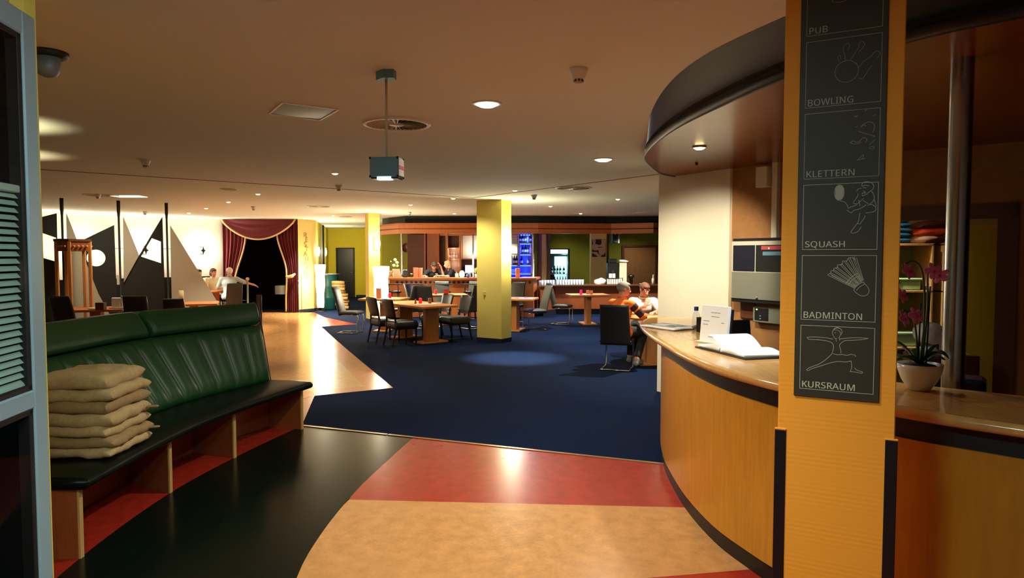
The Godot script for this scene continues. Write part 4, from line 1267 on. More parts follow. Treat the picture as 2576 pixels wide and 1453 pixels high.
func build_columns() -> void:
	# near yellow column
	var a := Vector2(-0.71, 14.06); var b := Vector2(-0.21, 13.74)
	var u := (b - a).normalized(); var n := Vector2(-u.y, u.x)
	var c := a + n * 0.36; var d := b + n * 0.36
	var m := MB.new(); m.prism([a, b, d, c], 0.0, H)
	setting("column", m, M.yellow_column, "near yellow column in the middle of the foyer")
	m = MB.new(); var g := 0.008
	m.prism([a - n * g - u * g, b - n * g + u * g, d + n * g + u * g, c + n * g - u * g], 0.0, 0.085)
	setting("baseboard_column", m, M.navy_skirting, "dark blue skirting round the near yellow column")
	tag(obj("wall_switch", boxm(P(-0.55, 0.98, 13.945), Vector3(0.08, 0.08, 0.012), 0.003), M.yellow_column), "small square cover plate on the near yellow column", "switch")
	sconce(P(b.x + u.x * 0.0 + n.x * 0.2, 1.93, b.y + n.y * 0.2), facing(u.x, u.y), "glowing wall sconce on the right side of the near yellow column", 2.4)
	# far yellow column
	a = Vector2(-3.86, 18.34); b = Vector2(-3.72, 18.08); c = Vector2(-3.46, 18.25); d = Vector2(-3.55, 18.6)
	m = MB.new(); m.prism([a, b, c, d], 0.0, H)
	setting("column", m, M.yellow_column, "far yellow column behind the glowing paper lamp")
	m = MB.new(); m.prism([a + Vector2(-g, 0), b + Vector2(0, -g), c + Vector2(g, -g), d + Vector2(g, g)], 0.0, 0.085)
	setting("baseboard_column_far", m, M.navy_skirting, "dark blue skirting round the far yellow column")
	sconce(P(-3.51, 2.03, 18.12), facing(0.55, -0.83), "glowing wall sconce on the far yellow column above the paper lamp", 1.3)
	paper_lamp(P(-3.27, 0, 17.35), 1.47, 0.27, "tall glowing paper floor lamp in front of the far yellow column", 2.2, Vector3(0.15, 1.1, 0.4))

func build_restaurant_corner() -> void:
	paper_lamp(P(-5.92, 0, 21.45), 1.46, 0.22, "tall glowing paper floor lamp beside the lettered wall end", 3.4, Vector3(0.1, 1.0, 0.35))
	# vertical lettering on the wall end
	var a := Vector2(-6.52, 21.23); var b := Vector2(-6.20, 21.72)
	var u := (b - a).normalized()
	var t := thing("wall_lettering", "tall vertical lettering RESTAURANT on the sand yellow wall end", "lettering", P(lerpf(a.x, b.x, 0.52), 0, lerpf(a.y, b.y, 0.52)))
	var n := Vector2(u.y, -u.x)
	t.basis = Basis(Vector3(u.x, 0, -u.y), Vector3.UP, Vector3(n.x, 0, -n.y))
	var word := "RESTAURANT"
	for i in word.length():
		var tm := TextMesh.new()
		var f := SystemFont.new(); f.font_names = PackedStringArray(["Droid Sans"])
		tm.font = f; tm.text = word[i]; tm.font_size = 32; tm.depth = 0.01; tm.pixel_size = 0.0075
		tm.horizontal_alignment = HORIZONTAL_ALIGNMENT_CENTER
		var o := obj("letter", tm, M.brown_wall, t)
		o.position = Vector3([-0.03, 0.02][i % 2], 2.36 - i * 0.146, 0.006)
		o.scale = Vector3(1.0, 0.76, 1.0)
	tag(obj("brass_rod", boxm(P(-6.455, 0.62, 21.31), Vector3(0.018, 1.08, 0.018)), M.brown_wall), "thin upright rod along the lettered wall end", "rod")
	# sconces in the alcove
	var w := Vector2(-1.45, 7.0).normalized()
	for q in [[0.45, "left glowing sconce of the pair on the yellow alcove wall"], [4.3, "right glowing sconce of the pair on the yellow alcove wall"]]:
		var p: Vector2 = Vector2(-6.2, 22.0) + w * float(q[0]) + Vector2(w.y, -w.x) * 0.01
		sconce(P(p.x, 1.86, p.y), facing(w.y, -w.x), q[1], 2.6)
	# teal drum and a heap of split wood
	t = thing("drum", "teal metal drum standing behind the paper lamp by the alcove", "drum", P(-5.98, 0, 22.6))
	var m := MB.new(true)
	m.lathe([Vector2(0, 0.0), Vector2(0.26, 0.0), Vector2(0.27, 0.02), Vector2(0.27, 0.35), Vector2(0.28, 0.37), Vector2(0.27, 0.39), Vector2(0.27, 0.72), Vector2(0.28, 0.74), Vector2(0.27, 0.76), Vector2(0.27, 1.08), Vector2(0.28, 1.1), Vector2(0.26, 1.11), Vector2(0.25, 1.08), Vector2(0, 1.08)], 28)
	obj("body", m, M.teal, t)
	obj("lid", boxm(Vector3(0.1, 1.125, 0), Vector3(0.5, 0.025, 0.5), 0.01), M.black_plastic, t)
	var wood := thing("firewood_rack", "leaning rack of pale split logs beside the teal drum", "rack", P(-5.45, 0, 22.3), 0.3)
	for x in [-0.12, 0.22]: obj("upright", boxm(Vector3(x, 0.45, -0.1), Vector3(0.03, 0.9, 0.03)), M.black, wood)
	for y2 in [0.06, 0.45, 0.88]: obj("crossbar", boxm(Vector3(0.05, y2, -0.1), Vector3(0.34, 0.025, 0.025)), M.black, wood)
	var rg := RandomNumberGenerator.new(); rg.seed = 3
	for i in 9:
		var lg := MB.new(true)
		lg.lathe([Vector2(0, -0.2), Vector2(0.05, -0.2), Vector2(0.055, 0.0), Vector2(0.05, 0.2), Vector2(0, 0.2)], 7, Transform3D(Basis(Vector3(0, 0, 1), PI / 2), Vector3.ZERO))
		var lo := tag(obj("log", lg, M.pale_wood), "pale split log in the leaning rack beside the teal drum", "log", "logs in the rack by the teal drum") as Node3D
		lo.position = P(-5.55 + 0.045 * (9 - i) * 0.35 + rg.randf_range(-0.03, 0.03), 0.07 + i * 0.1, 22.18 + rg.randf_range(-0.03, 0.03)); lo.rotation.y = rg.randf_range(-0.5, 0.5)

func build_screens() -> void:
	var A := Vector2(-8.65, 13.42); var u := Vector2(0.75125, 0.66002)
	var n := Vector2(u.y, -u.x)
	var basis := Basis(Vector3(u.x, 0, -u.y), Vector3.UP, Vector3(n.x, 0, -n.y))
	var posts := [["first", 0.0], ["second", 0.97], ["third", 1.865]]
	for i in 3:
		var p: Vector2 = A + u * posts[i][1]
		var t := thing("screen_post", "thin black floor-to-ceiling post, %s from the left partition" % posts[i][0], "post", P(p.x, 0, p.y))
		t.basis = basis
		var m := MB.new(true)
		m.lathe([Vector2(0, 0), Vector2(0.09, 0.0), Vector2(0.09, 0.012), Vector2(0.02, 0.03), Vector2(0.02, 2.5), Vector2(0.032, 2.62), Vector2(0.034, H), Vector2(0, H)], 12)
		obj("tube", m, M.black, t)
		m = MB.new()
		for y in [2.06, 1.86] if i == 0 else [1.88]: m.box(Vector3(0, y, 0), Vector3(0.16, 0.008, 0.008), Transform3D(), 0.0)
		obj("bracket", m, M.black, t)
		if i == 1:
			obj("cable_clip", boxm(Vector3(-0.045, 1.25, 0.02), Vector3(0.05, 0.2, 0.012)), M.ivory, t)
	var plates := [
		["black_screen", "black angular screen with a slanted cut-out, left of the first post", M.screen_black, [-0.90, 0.05, -0.05, 0.05, -0.06, 1.2, -0.09, 1.48, -0.08, 2.55, -0.35, 2.46, -0.47, 2.0, -0.9, 1.2], [-0.62, 1.80, -0.11, 1.62, -0.10, 2.08, -0.50, 2.24]],
		["black_screen", "black angular screen with a round hole between first and second posts", M.screen_black, [0.60, 0.05, 0.93, 0.05, 0.90, 1.2, 0.89, 2.35, 0.26, 2.00, 0.33, 1.6], ring_line(Vector2(0.56, 1.69), 0.165, 0.165, 0, 350, 26)],
		["black_screen", "black pointed screen with a slanted window, left of the third post", M.screen_black, [0.97, 0.05, 1.82, 0.05, 1.80, 1.2, 1.79, 2.54, 1.33, 1.74, 1.0, 1.2], [1.37, 1.72, 1.75, 1.575, 1.755, 2.03, 1.58, 2.10]],
		["tan_screen", "narrow tan triangular screen right of the first post", M.screen_tan, [0.06, 0.05, 0.98, 0.05, 0.57, 0.98, 0.07, 2.55], []],
		["tan_screen", "tan triangular screen right of the second post", M.screen_tan, [1.03, 1.2, 1.32, 1.75, 1.05, 2.51], []],
		["tan_screen", "large tan triangular screen right of the third post", M.screen_tan, [1.92, 0.05, 3.23, 0.05, 1.93, 2.36], []]]
	for i in plates.size():
		var q = plates[i]
		var c := CSGPolygon3D.new()
		c.name = numbered(q[0]); add_child(c)
		var pts := PackedVector2Array()
		for k in range(0, q[3].size(), 2): pts.append(Vector2(q[3][k], q[3][k + 1]))
		c.polygon = pts; c.depth = 0.03; c.material = q[2]
		var shift := 0.035 if i >= 3 else -0.02
		c.transform = Transform3D(basis, P(A.x + n.x * shift, 0, A.y + n.y * shift))
		tag(c, q[1], "screen", "")
		if q[4].size():
			var hole := CSGPolygon3D.new()
			hole.name = "opening"; hole.operation = CSGShape3D.OPERATION_SUBTRACTION
			var hp := PackedVector2Array()
			for k in range(0, q[4].size(), 2): hp.append(Vector2(q[4][k], q[4][k + 1]))
			hole.polygon = hp; hole.depth = 0.1; hole.position.z = 0.05; hole.material = q[2]
			c.add_child(hole)
	# sconces on the white wall; all but the first are unseen, placed to light it
	var wa := Vector2(-12.4, 16.48); var wb := Vector2(-8.76, 21.2)
	var wu := (wb - wa).normalized(); var wn := Vector2(wu.y, -wu.x)
	for q in [[5.25, "dark star-shaped wall sconce on the white wall above the diners"], [3.6, "unseen star-shaped sconce behind the third post, placed to light the white wall"], [2.0, "unseen star-shaped sconce behind the screen with the round hole, placed to light the white wall"], [0.6, "unseen star-shaped sconce behind the first post, placed to light the white wall"]]:
		var p: Vector2 = wa + wu * float(q[0]) + wn * 0.005
		sconce(P(p.x, 1.88, p.y), facing(wn.x, wn.y), q[1], 3.8, Color(1.0, 0.97, 0.88), true)
	# dark bench along the white wall
	var t := thing("wall_bench", "dark green padded bench along the white wall behind the screens", "bench", P(-11, 0, 18.6))
	var a2 := wa + wn * 0.05 + wu * 0.2; var b2 := wb + wn * 0.05 - wu * 0.55
	var m2 := MB.new(); m2.prism([a2, b2, b2 + wn * 0.14, a2 + wn * 0.14], 0.4, 1.12)
	obj("backrest", _moved(m2, t.position), M.green_seat, t)
	m2 = MB.new(); m2.prism([a2, b2, b2 + wn * 0.6, a2 + wn * 0.6], 0.36, 0.47)
	obj("seat", _moved(m2, t.position), M.green_seat, t)
	m2 = MB.new(); m2.prism([a2, b2, b2 + wn * 0.5, a2 + wn * 0.5], 0.0, 0.36)
	obj("base", _moved(m2, t.position), M.dark_wood, t)
	# railing post with gilt ball and bars
	t = thing("railing", "low dark railing with a gilt ball on its post beside the curtain", "railing", P(-7.23, 0, 19.0))
	var m := MB.new(true); m.lathe([Vector2(0.05, 0), Vector2(0.05, 0.01), Vector2(0.024, 0.02), Vector2(0.024, 1.03), Vector2(0.03, 1.04), Vector2(0, 1.05)], 12)
	obj("post", m, M.grey_metal, t)
	m = MB.new(true); m.ball(Vector3(0, 1.095, 0), Vector3.ONE * 0.048, 14)
	obj("ball", m, M.gold_trim, t, "gilt ball finial")
	for y in [0.5, 0.95]:
		m = MB.new(true); m.tube([Vector3(0, y, 0), Vector3(-0.42, y - 0.02, -0.5)], 0.012, 6)
		obj("rail", m, M.black, t)
	# wooden post at the end of the bench
	t = thing("wooden_post", "short square wooden post just behind the right end of the green bench", "post", P(-2.97, 0, 8.15), 0.3)
	obj("shaft", boxm(Vector3(0, 0.64, 0), Vector3(0.06, 1.28, 0.06), 0.004), M.dark_wood, t)
	obj("knob", boxm(Vector3(-0.035, 1.13, 0.02), Vector3(0.02, 0.06, 0.05), 0.008), M.black, t)

func build_left_tables() -> void:
	# wooden coat stand with a frieze of pegs
	var t := thing("coat_stand", "tall wooden coat stand with pegged frieze before the left screens", "coat stand", P(-8.17, 0, 13.05), 0.25)
	var k := 0
	for q in [[-0.27, 0.16], [-0.02, 0.27], [0.27, 0.12], [0.05, -0.27], [-0.22, -0.16]]:
		obj("leg", boxm(Vector3(q[0], 1.0, q[1]), Vector3(0.055, 2.0, 0.055), 0.006), M.beech, t)
	var m := MB.new()
	var rim := []
	for q in [[-0.31, 0.18], [-0.02, 0.31], [0.31, 0.14], [0.06, -0.31], [-0.26, -0.19]]: rim.append(Vector2(q[0], -q[1]))
	m.prism(rim, 2.0, 2.045); obj("cap", m, M.dark_wood, t)
	for i in 5:
		var a: Vector2 = rim[i] * 0.93; var b: Vector2 = rim[(i + 1) % 5] * 0.93
		m = MB.new(); wall_piece(m, a, b, 1.82, 2.0, 0.02)
		var fr := obj("frieze", m, M.red_wood, t)
		m = MB.new(true)
		for j in 4:
			var p := a.lerp(b, 0.2 + 0.2 * j); var out := (a + b).normalized()
			m.ball(Vector3(p.x + out.x * 0.03, 1.91, -p.y - out.y * 0.03), Vector3.ONE * 0.022, 8)
		obj("peg", m, M.beech, fr)
	# table behind the bench
	t = thing("square_table", "orange-brown square table behind the green bench", "table", P(-7.62, 0, 12.75), 0.35)
	obj("tabletop", boxm(Vector3(0, 0.755, 0), Vector3(0.95, 0.045, 0.85), 0.006), M.bar_wood, t)
	obj("pedestal", boxm(Vector3(0, 0.38, 0), Vector3(0.16, 0.71, 0.30), 0.006), M.bar_wood, t)
	obj("foot", boxm(Vector3(0, 0.02, 0), Vector3(0.6, 0.04, 0.5), 0.006), M.bar_wood, t)
	t = thing("menu_box", "small dark brown box standing on the table behind the bench", "box", P(-7.30, 0.778, 12.32))
	obj("box", boxm(Vector3(0, 0.065, 0), Vector3(0.15, 0.13, 0.1), 0.004), M.dark_wood, t)
	t = thing("napkin_holder", "pale napkin holder on the table behind the bench", "napkin holder", P(-7.16, 0.778, 12.6))
	obj("napkins", boxm(Vector3(0, 0.11, 0), Vector3(0.2, 0.18, 0.05), 0.008), M.paper, t)
	obj("tray", boxm(Vector3(0, 0.015, 0), Vector3(0.26, 0.03, 0.12), 0.006), M.ivory, t)
	t = thing("oil_bottle", "clear cruet bottle beside the napkin holder behind the bench", "bottle", P(-7.03, 0.778, 12.5))
	m = MB.new(true); m.lathe([Vector2(0, 0), Vector2(0.032, 0), Vector2(0.034, 0.12), Vector2(0.014, 0.17), Vector2(0.014, 0.2), Vector2(0, 0.2)], 14); obj("glass_body", m, M.tumbler_glass, t)
	m = MB.new(true); m.lathe([Vector2(0, 0.2), Vector2(0.02, 0.2), Vector2(0.02, 0.235), Vector2(0, 0.24)], 12); obj("stopper", m, M.chrome, t)
	t = thing("plate_stack", "two small white plates at the table edge behind the bench", "plate", P(-7.52, 0.778, 12.45))
	m = MB.new(true); m.lathe([Vector2(0, 0.0), Vector2(0.06, 0.0), Vector2(0.09, 0.02), Vector2(0.088, 0.024), Vector2(0.058, 0.008), Vector2(0, 0.008)], 20); obj("plate", m, M.pot_white, t)
	# dark chairs around it
	var c := chair_high("high_chair", M.black_leather, M.chrome)
	c.position = P(-7.80, 0, 12.38); c.rotation.y = facing(0.1, 1.0); c.set_meta("label", "black high-back chair at the left, in front of the coat stand")
	dup(c, P(-6.60, 0, 12.35), facing(-0.2, 0.9), "black high-back chair behind the bench, right of the napkin holder")
	dup(c, P(-6.38, 0, 13.35), facing(-0.1, 1.0), "low black chair back behind the bench, beside the beige candle").scale.y = 0.9
	t = thing("candle", "short beige pillar candle behind the bench seen over a black chair", "candle", P(-6.62, 0.778, 13.9))
	m = MB.new(true); m.lathe([Vector2(0, 0), Vector2(0.045, 0), Vector2(0.046, 0.26), Vector2(0.03, 0.262), Vector2(0, 0.255)], 16); obj("wax", m, M.blanket, t)
	m = MB.new(true); m.tube([Vector3(0, 0.25, 0), Vector3(0.002, 0.28, 0)], 0.003, 5); obj("wick", m, M.black, t)
	t = thing("square_table", "second table behind the bench carrying the beige candle", "table", P(-6.5, 0, 14.2), 0.35)
	obj("tabletop", boxm(Vector3(0, 0.755, 0), Vector3(0.9, 0.045, 0.8), 0.006), M.bar_wood, t)
	obj("pedestal", boxm(Vector3(0, 0.38, 0), Vector3(0.16, 0.71, 0.30), 0.006), M.bar_wood, t)
	obj("foot", boxm(Vector3(0, 0.02, 0), Vector3(0.6, 0.04, 0.5), 0.006), M.bar_wood, t)

# ---------- chairs: local +z is the way the sitter looks ----------
func chair_high(called: String, leather: Material, metal: Material) -> Node3D:   # cantilever chair with a tall padded back
	var t := thing(called, "", "chair")
	var m := MB.new(true)
	var rings := []
	for j in 17:   # back, curved, with sewn cross ribs
		var f := j / 16.0
		var y := lerpf(0.40, 1.04, f)
		var z := -0.20 - 0.17 * f * f - 0.03 * sin(PI * f)
		var w := lerpf(0.205, 0.19, f)
		var pad := 0.026 + 0.006 * absf(sin(f * PI * 7.0))
		if j == 0 or j == 16: pad *= 0.6
		rings.append(PackedVector3Array([Vector3(-w, y, z - pad * 0.6), Vector3(-w * 0.9, y, z - pad), Vector3(w * 0.9, y, z - pad), Vector3(w, y, z - pad * 0.6), Vector3(w, y, z + pad * 0.6), Vector3(w * 0.9, y, z + pad), Vector3(-w * 0.9, y, z + pad), Vector3(-w, y, z + pad * 0.6)]))
	m.loft(rings, true, true, true)
	obj("backrest", m, leather, t)
	m = MB.new(true)
	m.pillow(Vector3(0.44, 0.085, 0.46), Transform3D(Basis(), Vector3(0, 0.455, 0.0)), 8.0, 0.0, 1, 10)
	obj("seat", m, leather, t)
	m = MB.new(true)
	for s in [-1, 1]:
		var x: float = 0.19 * s
		m.tube([Vector3(x, 0.415, -0.15), Vector3(x, 0.415, 0.17), Vector3(x, 0.405, 0.205), Vector3(x, 0.37, 0.22), Vector3(x, 0.06, 0.22), Vector3(x, 0.022, 0.205), Vector3(x, 0.012, 0.17), Vector3(x, 0.012, -0.25)], 0.012, 6)
	m.tube([Vector3(-0.19, 0.012, -0.25), Vector3(0.19, 0.012, -0.25)], 0.012, 6)
	obj("cantilever_frame", m, metal, t)
	return t

func chair_wood(called: String) -> Node3D:   # upholstered chair with a thick seat, gap under the back, dark wooden legs
	var t := thing(called, "", "chair")
	var m := MB.new(true)
	m.pillow(Vector3(0.48, 0.165, 0.48), Transform3D(Basis(), Vector3(0, 0.405, 0.0)), 20.0, 0.0, 1, 16)
	obj("seat", m, M.black_leather, t)
	m = MB.new(true)
	var rings := []
	for j in 11:
		var f := j / 10.0
		var y := lerpf(0.53, 0.90, f)
		var z := -0.225 - 0.09 * f
		var w := lerpf(0.20, 0.225, f)
		var e := 0.5 if (j == 0 or j == 10) else 1.0
		var ring := PackedVector3Array()
		for k in 9:
			var g := k / 4.0 - 1.0
			ring.append(Vector3(g * w, y + (0.012 * (1.0 - g * g) if j == 10 else 0.0), z - 0.03 * (1.0 - g * g) - 0.022 * e * sqrt(1.0 - 0.75 * g * g)))
		for k in 9:
			var g := 1.0 - k / 4.0
			ring.append(Vector3(g * w, y + (0.012 * (1.0 - g * g) if j == 10 else 0.0), z - 0.03 * (1.0 - g * g) + 0.022 * e * sqrt(1.0 - 0.75 * g * g)))
		rings.append(ring)
	m.loft(rings, true, true, true)
	obj("backrest", m, M.black_leather, t)
	for s in [-1, 1]:
		m = MB.new()
		m.tube([Vector3(0.2 * s, 0.0, 0.20), Vector3(0.205 * s, 0.36, 0.205)], [0.017, 0.026], 6)
		obj("leg", m, M.black, t)
		m = MB.new()
		m.tube([Vector3(0.19 * s, 0.0, -0.30), Vector3(0.19 * s, 0.33, -0.22), Vector3(0.18 * s, 0.60, -0.235)], [0.017, 0.025, 0.018], 6)
		obj("leg", m, M.black, t)
	return t

func pedestal_table(called: String, label: String, at: Vector3, turn: float, size: Vector2, feet: int) -> Node3D:
	var t := thing(called, label, "table", at, turn)
	obj("tabletop", boxm(Vector3(0, 0.735, 0), Vector3(size.x, 0.045, size.y), 0.006), M.beech, t)
	for i in feet:
		var x := 0.0 if feet == 1 else (-1 + 2 * i) * size.x * 0.30
		obj("pedestal", boxm(Vector3(x, 0.375, 0), Vector3(0.12, 0.68, 0.30), 0.006), M.beech, t)
		obj("foot", boxm(Vector3(x, 0.018, 0), Vector3(0.34, 0.036, 0.62), 0.006), M.beech, t)
	return t

func tealight(at: Vector3, label: String, glowing: String) -> void:
	var t := thing("candle_glass", label, "candle", at)
	var m := MB.new(true); m.lathe([Vector2(0, 0.0), Vector2(0.03, 0.0), Vector2(0.036, 0.04), Vector2(0.03, 0.1), Vector2(0.026, 0.12), Vector2(0.024, 0.119), Vector2(0.03, 0.045), Vector2(0, 0.01)], 14)
	obj("glass_cup", m, M[glowing], t)
	m = MB.new(true); m.ball(Vector3(0, 0.04, 0), Vector3(0.008, 0.015, 0.008), 6)
	obj("flame", m, M.flame, t)

func menu_stand(at: Vector3, turn: float, label: String, mat: Material, hgt := 0.2) -> void:
	var t := thing("menu", label, "menu", at, turn)
	obj("card", boxm(Vector3(0, hgt / 2, 0.03), Vector3(0.11, hgt, 0.004), 0.001, Transform3D(Basis(Vector3.RIGHT, 0.12), Vector3(0, 0, -0.01))), mat, t)
	obj("card", boxm(Vector3(0, hgt / 2, -0.03), Vector3(0.11, hgt, 0.004), 0.001, Transform3D(Basis(Vector3.RIGHT, -0.12), Vector3(0, 0, 0.01))), mat, t)

func build_tables() -> void:
	# long table in front, its long side running away to the left
	var near := Vector2(-1.74, 13.3); var s := Vector2(0.71, 0.70).normalized(); var l := Vector2(-0.60, 0.80).normalized()
	s = Vector2(-l.y, l.x) * -1.0
	s = Vector2(l.y, -l.x)
	var mid := near + s * 0.42 + l * 0.9
	var t := pedestal_table("long_table", "long beech table with two pedestals in front, left of the near column", P(mid.x, 0, mid.y), facing(s.x, s.y), Vector2(1.8, 0.84), 2)
	var cw := chair_wood("dining_chair")
	var lab := ["black upholstered chair nearest on the left of the long table", "black upholstered chair on the left of the long table, half behind the first", "black upholstered chair nearest on the right of the long table", "black upholstered chair on the right of the long table, farther back"]
	var spotsc := [[0.38, -0.22, 1], [1.12, -0.20, 1], [0.52, 1.08, -1], [1.12, 0.98, -1]]
	for i in 4:
		var p: Vector2 = near + l * spotsc[i][0] + s * spotsc[i][1]
		var turn := facing(s.x * spotsc[i][2], s.y * spotsc[i][2])
		if i == 0:
			cw.position = P(p.x, 0, p.y); cw.rotation.y = turn; tag(cw, lab[0], "chair", "black upholstered chairs at the long table")
		else: dup(cw, P(p.x, 0, p.y), turn, lab[i], "black upholstered chairs at the long table")
	var top := 0.758
	var pt := func(f: float, g: float) -> Vector3:
		var q := near + l * f + s * g
		return P(q.x, top, q.y)
	var nk := thing("napkin", "white paper napkin on the front of the long table", "napkin", pt.call(0.62, 0.30), 0.5)
	obj("sheet", boxm(Vector3(0, 0.003, 0), Vector3(0.2, 0.006, 0.13), 0.001), M.paper, nk)
	nk = thing("napkin", "white napkin under the small menu holder on the long table", "napkin", pt.call(0.55, 0.52), 0.2)
	obj("sheet", boxm(Vector3(0, 0.003, 0), Vector3(0.24, 0.006, 0.16), 0.001), M.paper, nk)
	nk = thing("napkin", "white napkin on the far left corner of the long table", "napkin", pt.call(1.62, 0.16), 0.9)
	obj("sheet", boxm(Vector3(0, 0.004, 0), Vector3(0.17, 0.008, 0.12), 0.001), M.paper, nk)
	var mh := thing("menu_holder", "small brown upright holder on the long table", "holder", pt.call(0.62, 0.55) + Vector3(0, 0.006, 0), 0.3)
	obj("box", boxm(Vector3(0, 0.055, 0), Vector3(0.065, 0.11, 0.05), 0.003), M.red_wood, mh)
	tealight(pt.call(0.74, 0.40), "pink glass tealight on the long table", "candle_red")
	var sh := thing("pepper_mill", "small brown pepper mill on the long table", "mill", pt.call(0.80, 0.32))
	var m := MB.new(true); m.lathe([Vector2(0, 0), Vector2(0.022, 0), Vector2(0.024, 0.02), Vector2(0.014, 0.05), Vector2(0.02, 0.075), Vector2(0.016, 0.09), Vector2(0, 0.1)], 12); obj("body", m, M.red_wood, sh)
	# other tables
	pedestal_table("bistro_table", "beech bistro table at the foot of the far yellow column", P(-2.95, 0, 16.05), -0.15, Vector2(1.0, 0.75), 1)
	menu_stand(P(-3.07, top, 16.0), 0.1, "tall reddish menu card on the table by the paper lamp", M.pink_paper, 0.23)
	tealight(P(-2.83, top, 16.1), "glowing red tealight on the table by the paper lamp", "candle_red")
	pedestal_table("bistro_table", "beech bistro table behind the long table, before the bar", P(-1.62, 0, 17.6), 0.2, Vector2(0.95, 0.8), 1)
	tealight(P(-1.92, top, 17.5), "pink tealight on the table before the bar", "candle_red")
	menu_stand(P(-1.68, top, 17.7), 0.5, "small red menu card on the table before the bar", M.red_plastic, 0.12)
	nk = thing("napkin", "white napkin on the table before the bar", "napkin", P(-1.83, top, 17.35), 0.2)
	obj("sheet", boxm(Vector3(0, 0.003, 0), Vector3(0.2, 0.006, 0.13), 0.001), M.paper, nk)
	pedestal_table("bistro_table", "beech bistro table just right of the near yellow column", P(0.08, 0, 16.1), -0.25, Vector2(0.95, 0.75), 1)
	for q in [[0.12, 15.95, "left blue coaster on the table right of the near column"], [0.32, 16.05, "right blue coaster on the table right of the near column"]]:
		m = MB.new(true); m.lathe([Vector2(0, 0), Vector2(0.05, 0.0), Vector2(0.05, 0.006), Vector2(0, 0.006)], 16)
		tag(obj("coaster", _placed(m, P(q[0], top, q[1])), M.blue_plastic), q[2], "coaster")
	pedestal_table("bistro_table", "beech bistro table with a pink candle before the low bar counter", P(1.92, 0, 17.6), 0.12, Vector2(1.0, 0.8), 1)
	tealight(P(1.73, top, 17.4), "glowing pink tealight on the table before the low bar counter", "candle_pink")
	var card := thing("card_stand", "small pinkish card stand beside the pink candle", "card holder", P(1.96, top, 17.55), 0.1)
	obj("card", boxm(Vector3(-0.05, 0.055, 0), Vector3(0.075, 0.11, 0.01), 0.002), M.pink_paper, card)
	obj("card", boxm(Vector3(0.035, 0.05, 0.03), Vector3(0.09, 0.10, 0.01), 0.002), M.pink_paper, card)
	nk = thing("napkin", "white napkin beside the pink candle", "napkin", P(1.85, top, 17.35), 0.0)
	obj("sheet", boxm(Vector3(0, 0.003, 0), Vector3(0.2, 0.006, 0.13), 0.001), M.paper, nk)
	# tall-backed cantilever chairs
	var ch := chair_high("cantilever_chair", M.grey_leather, M.chrome)
	ch.position = P(-3.62, 0, 15.6); ch.rotation.y = facing(1.0, -0.12)
	ch.set_meta("label", "grey cantilever chair standing alone at the left of the table by the paper lamp")
	var more := [[-1.98, 16.55, 0.25, 1.0, "broad grey-green chair back just behind the long table"], [-2.28, 17.35, 1.0, -0.35, "pale lit chair turned sideways behind the long table"], [-2.52, 16.5, -1.0, 0.55, "brown-shaded chair right of the table by the paper lamp"],
		[-1.86, 18.45, 0.1, -1.0, "grey chair facing forward just before the bar stools"], [-1.05, 18.6, -0.2, -1.0, "grey chair facing forward left of the near column, before the bar"], [-1.00, 16.6, -0.75, 0.8, "dark tall chair back close to the left of the near column"],
		[0.53, 16.2, -1.0, -0.35, "grey chair at the right of the table beside the near column"], [0.02, 17.9, -0.4, -0.8, "grey chair back half hidden right behind the near column"], [1.28, 17.6, 1.0, -0.3, "dark grey chair left of the table with the pink candle"],
		[2.45, 17.2, -1.0, 0.2, "dark chair hidden behind the man in orange"]]
	for q in more: dup(ch, P(q[0], 0, q[1]), facing(q[2], q[3]), q[4])

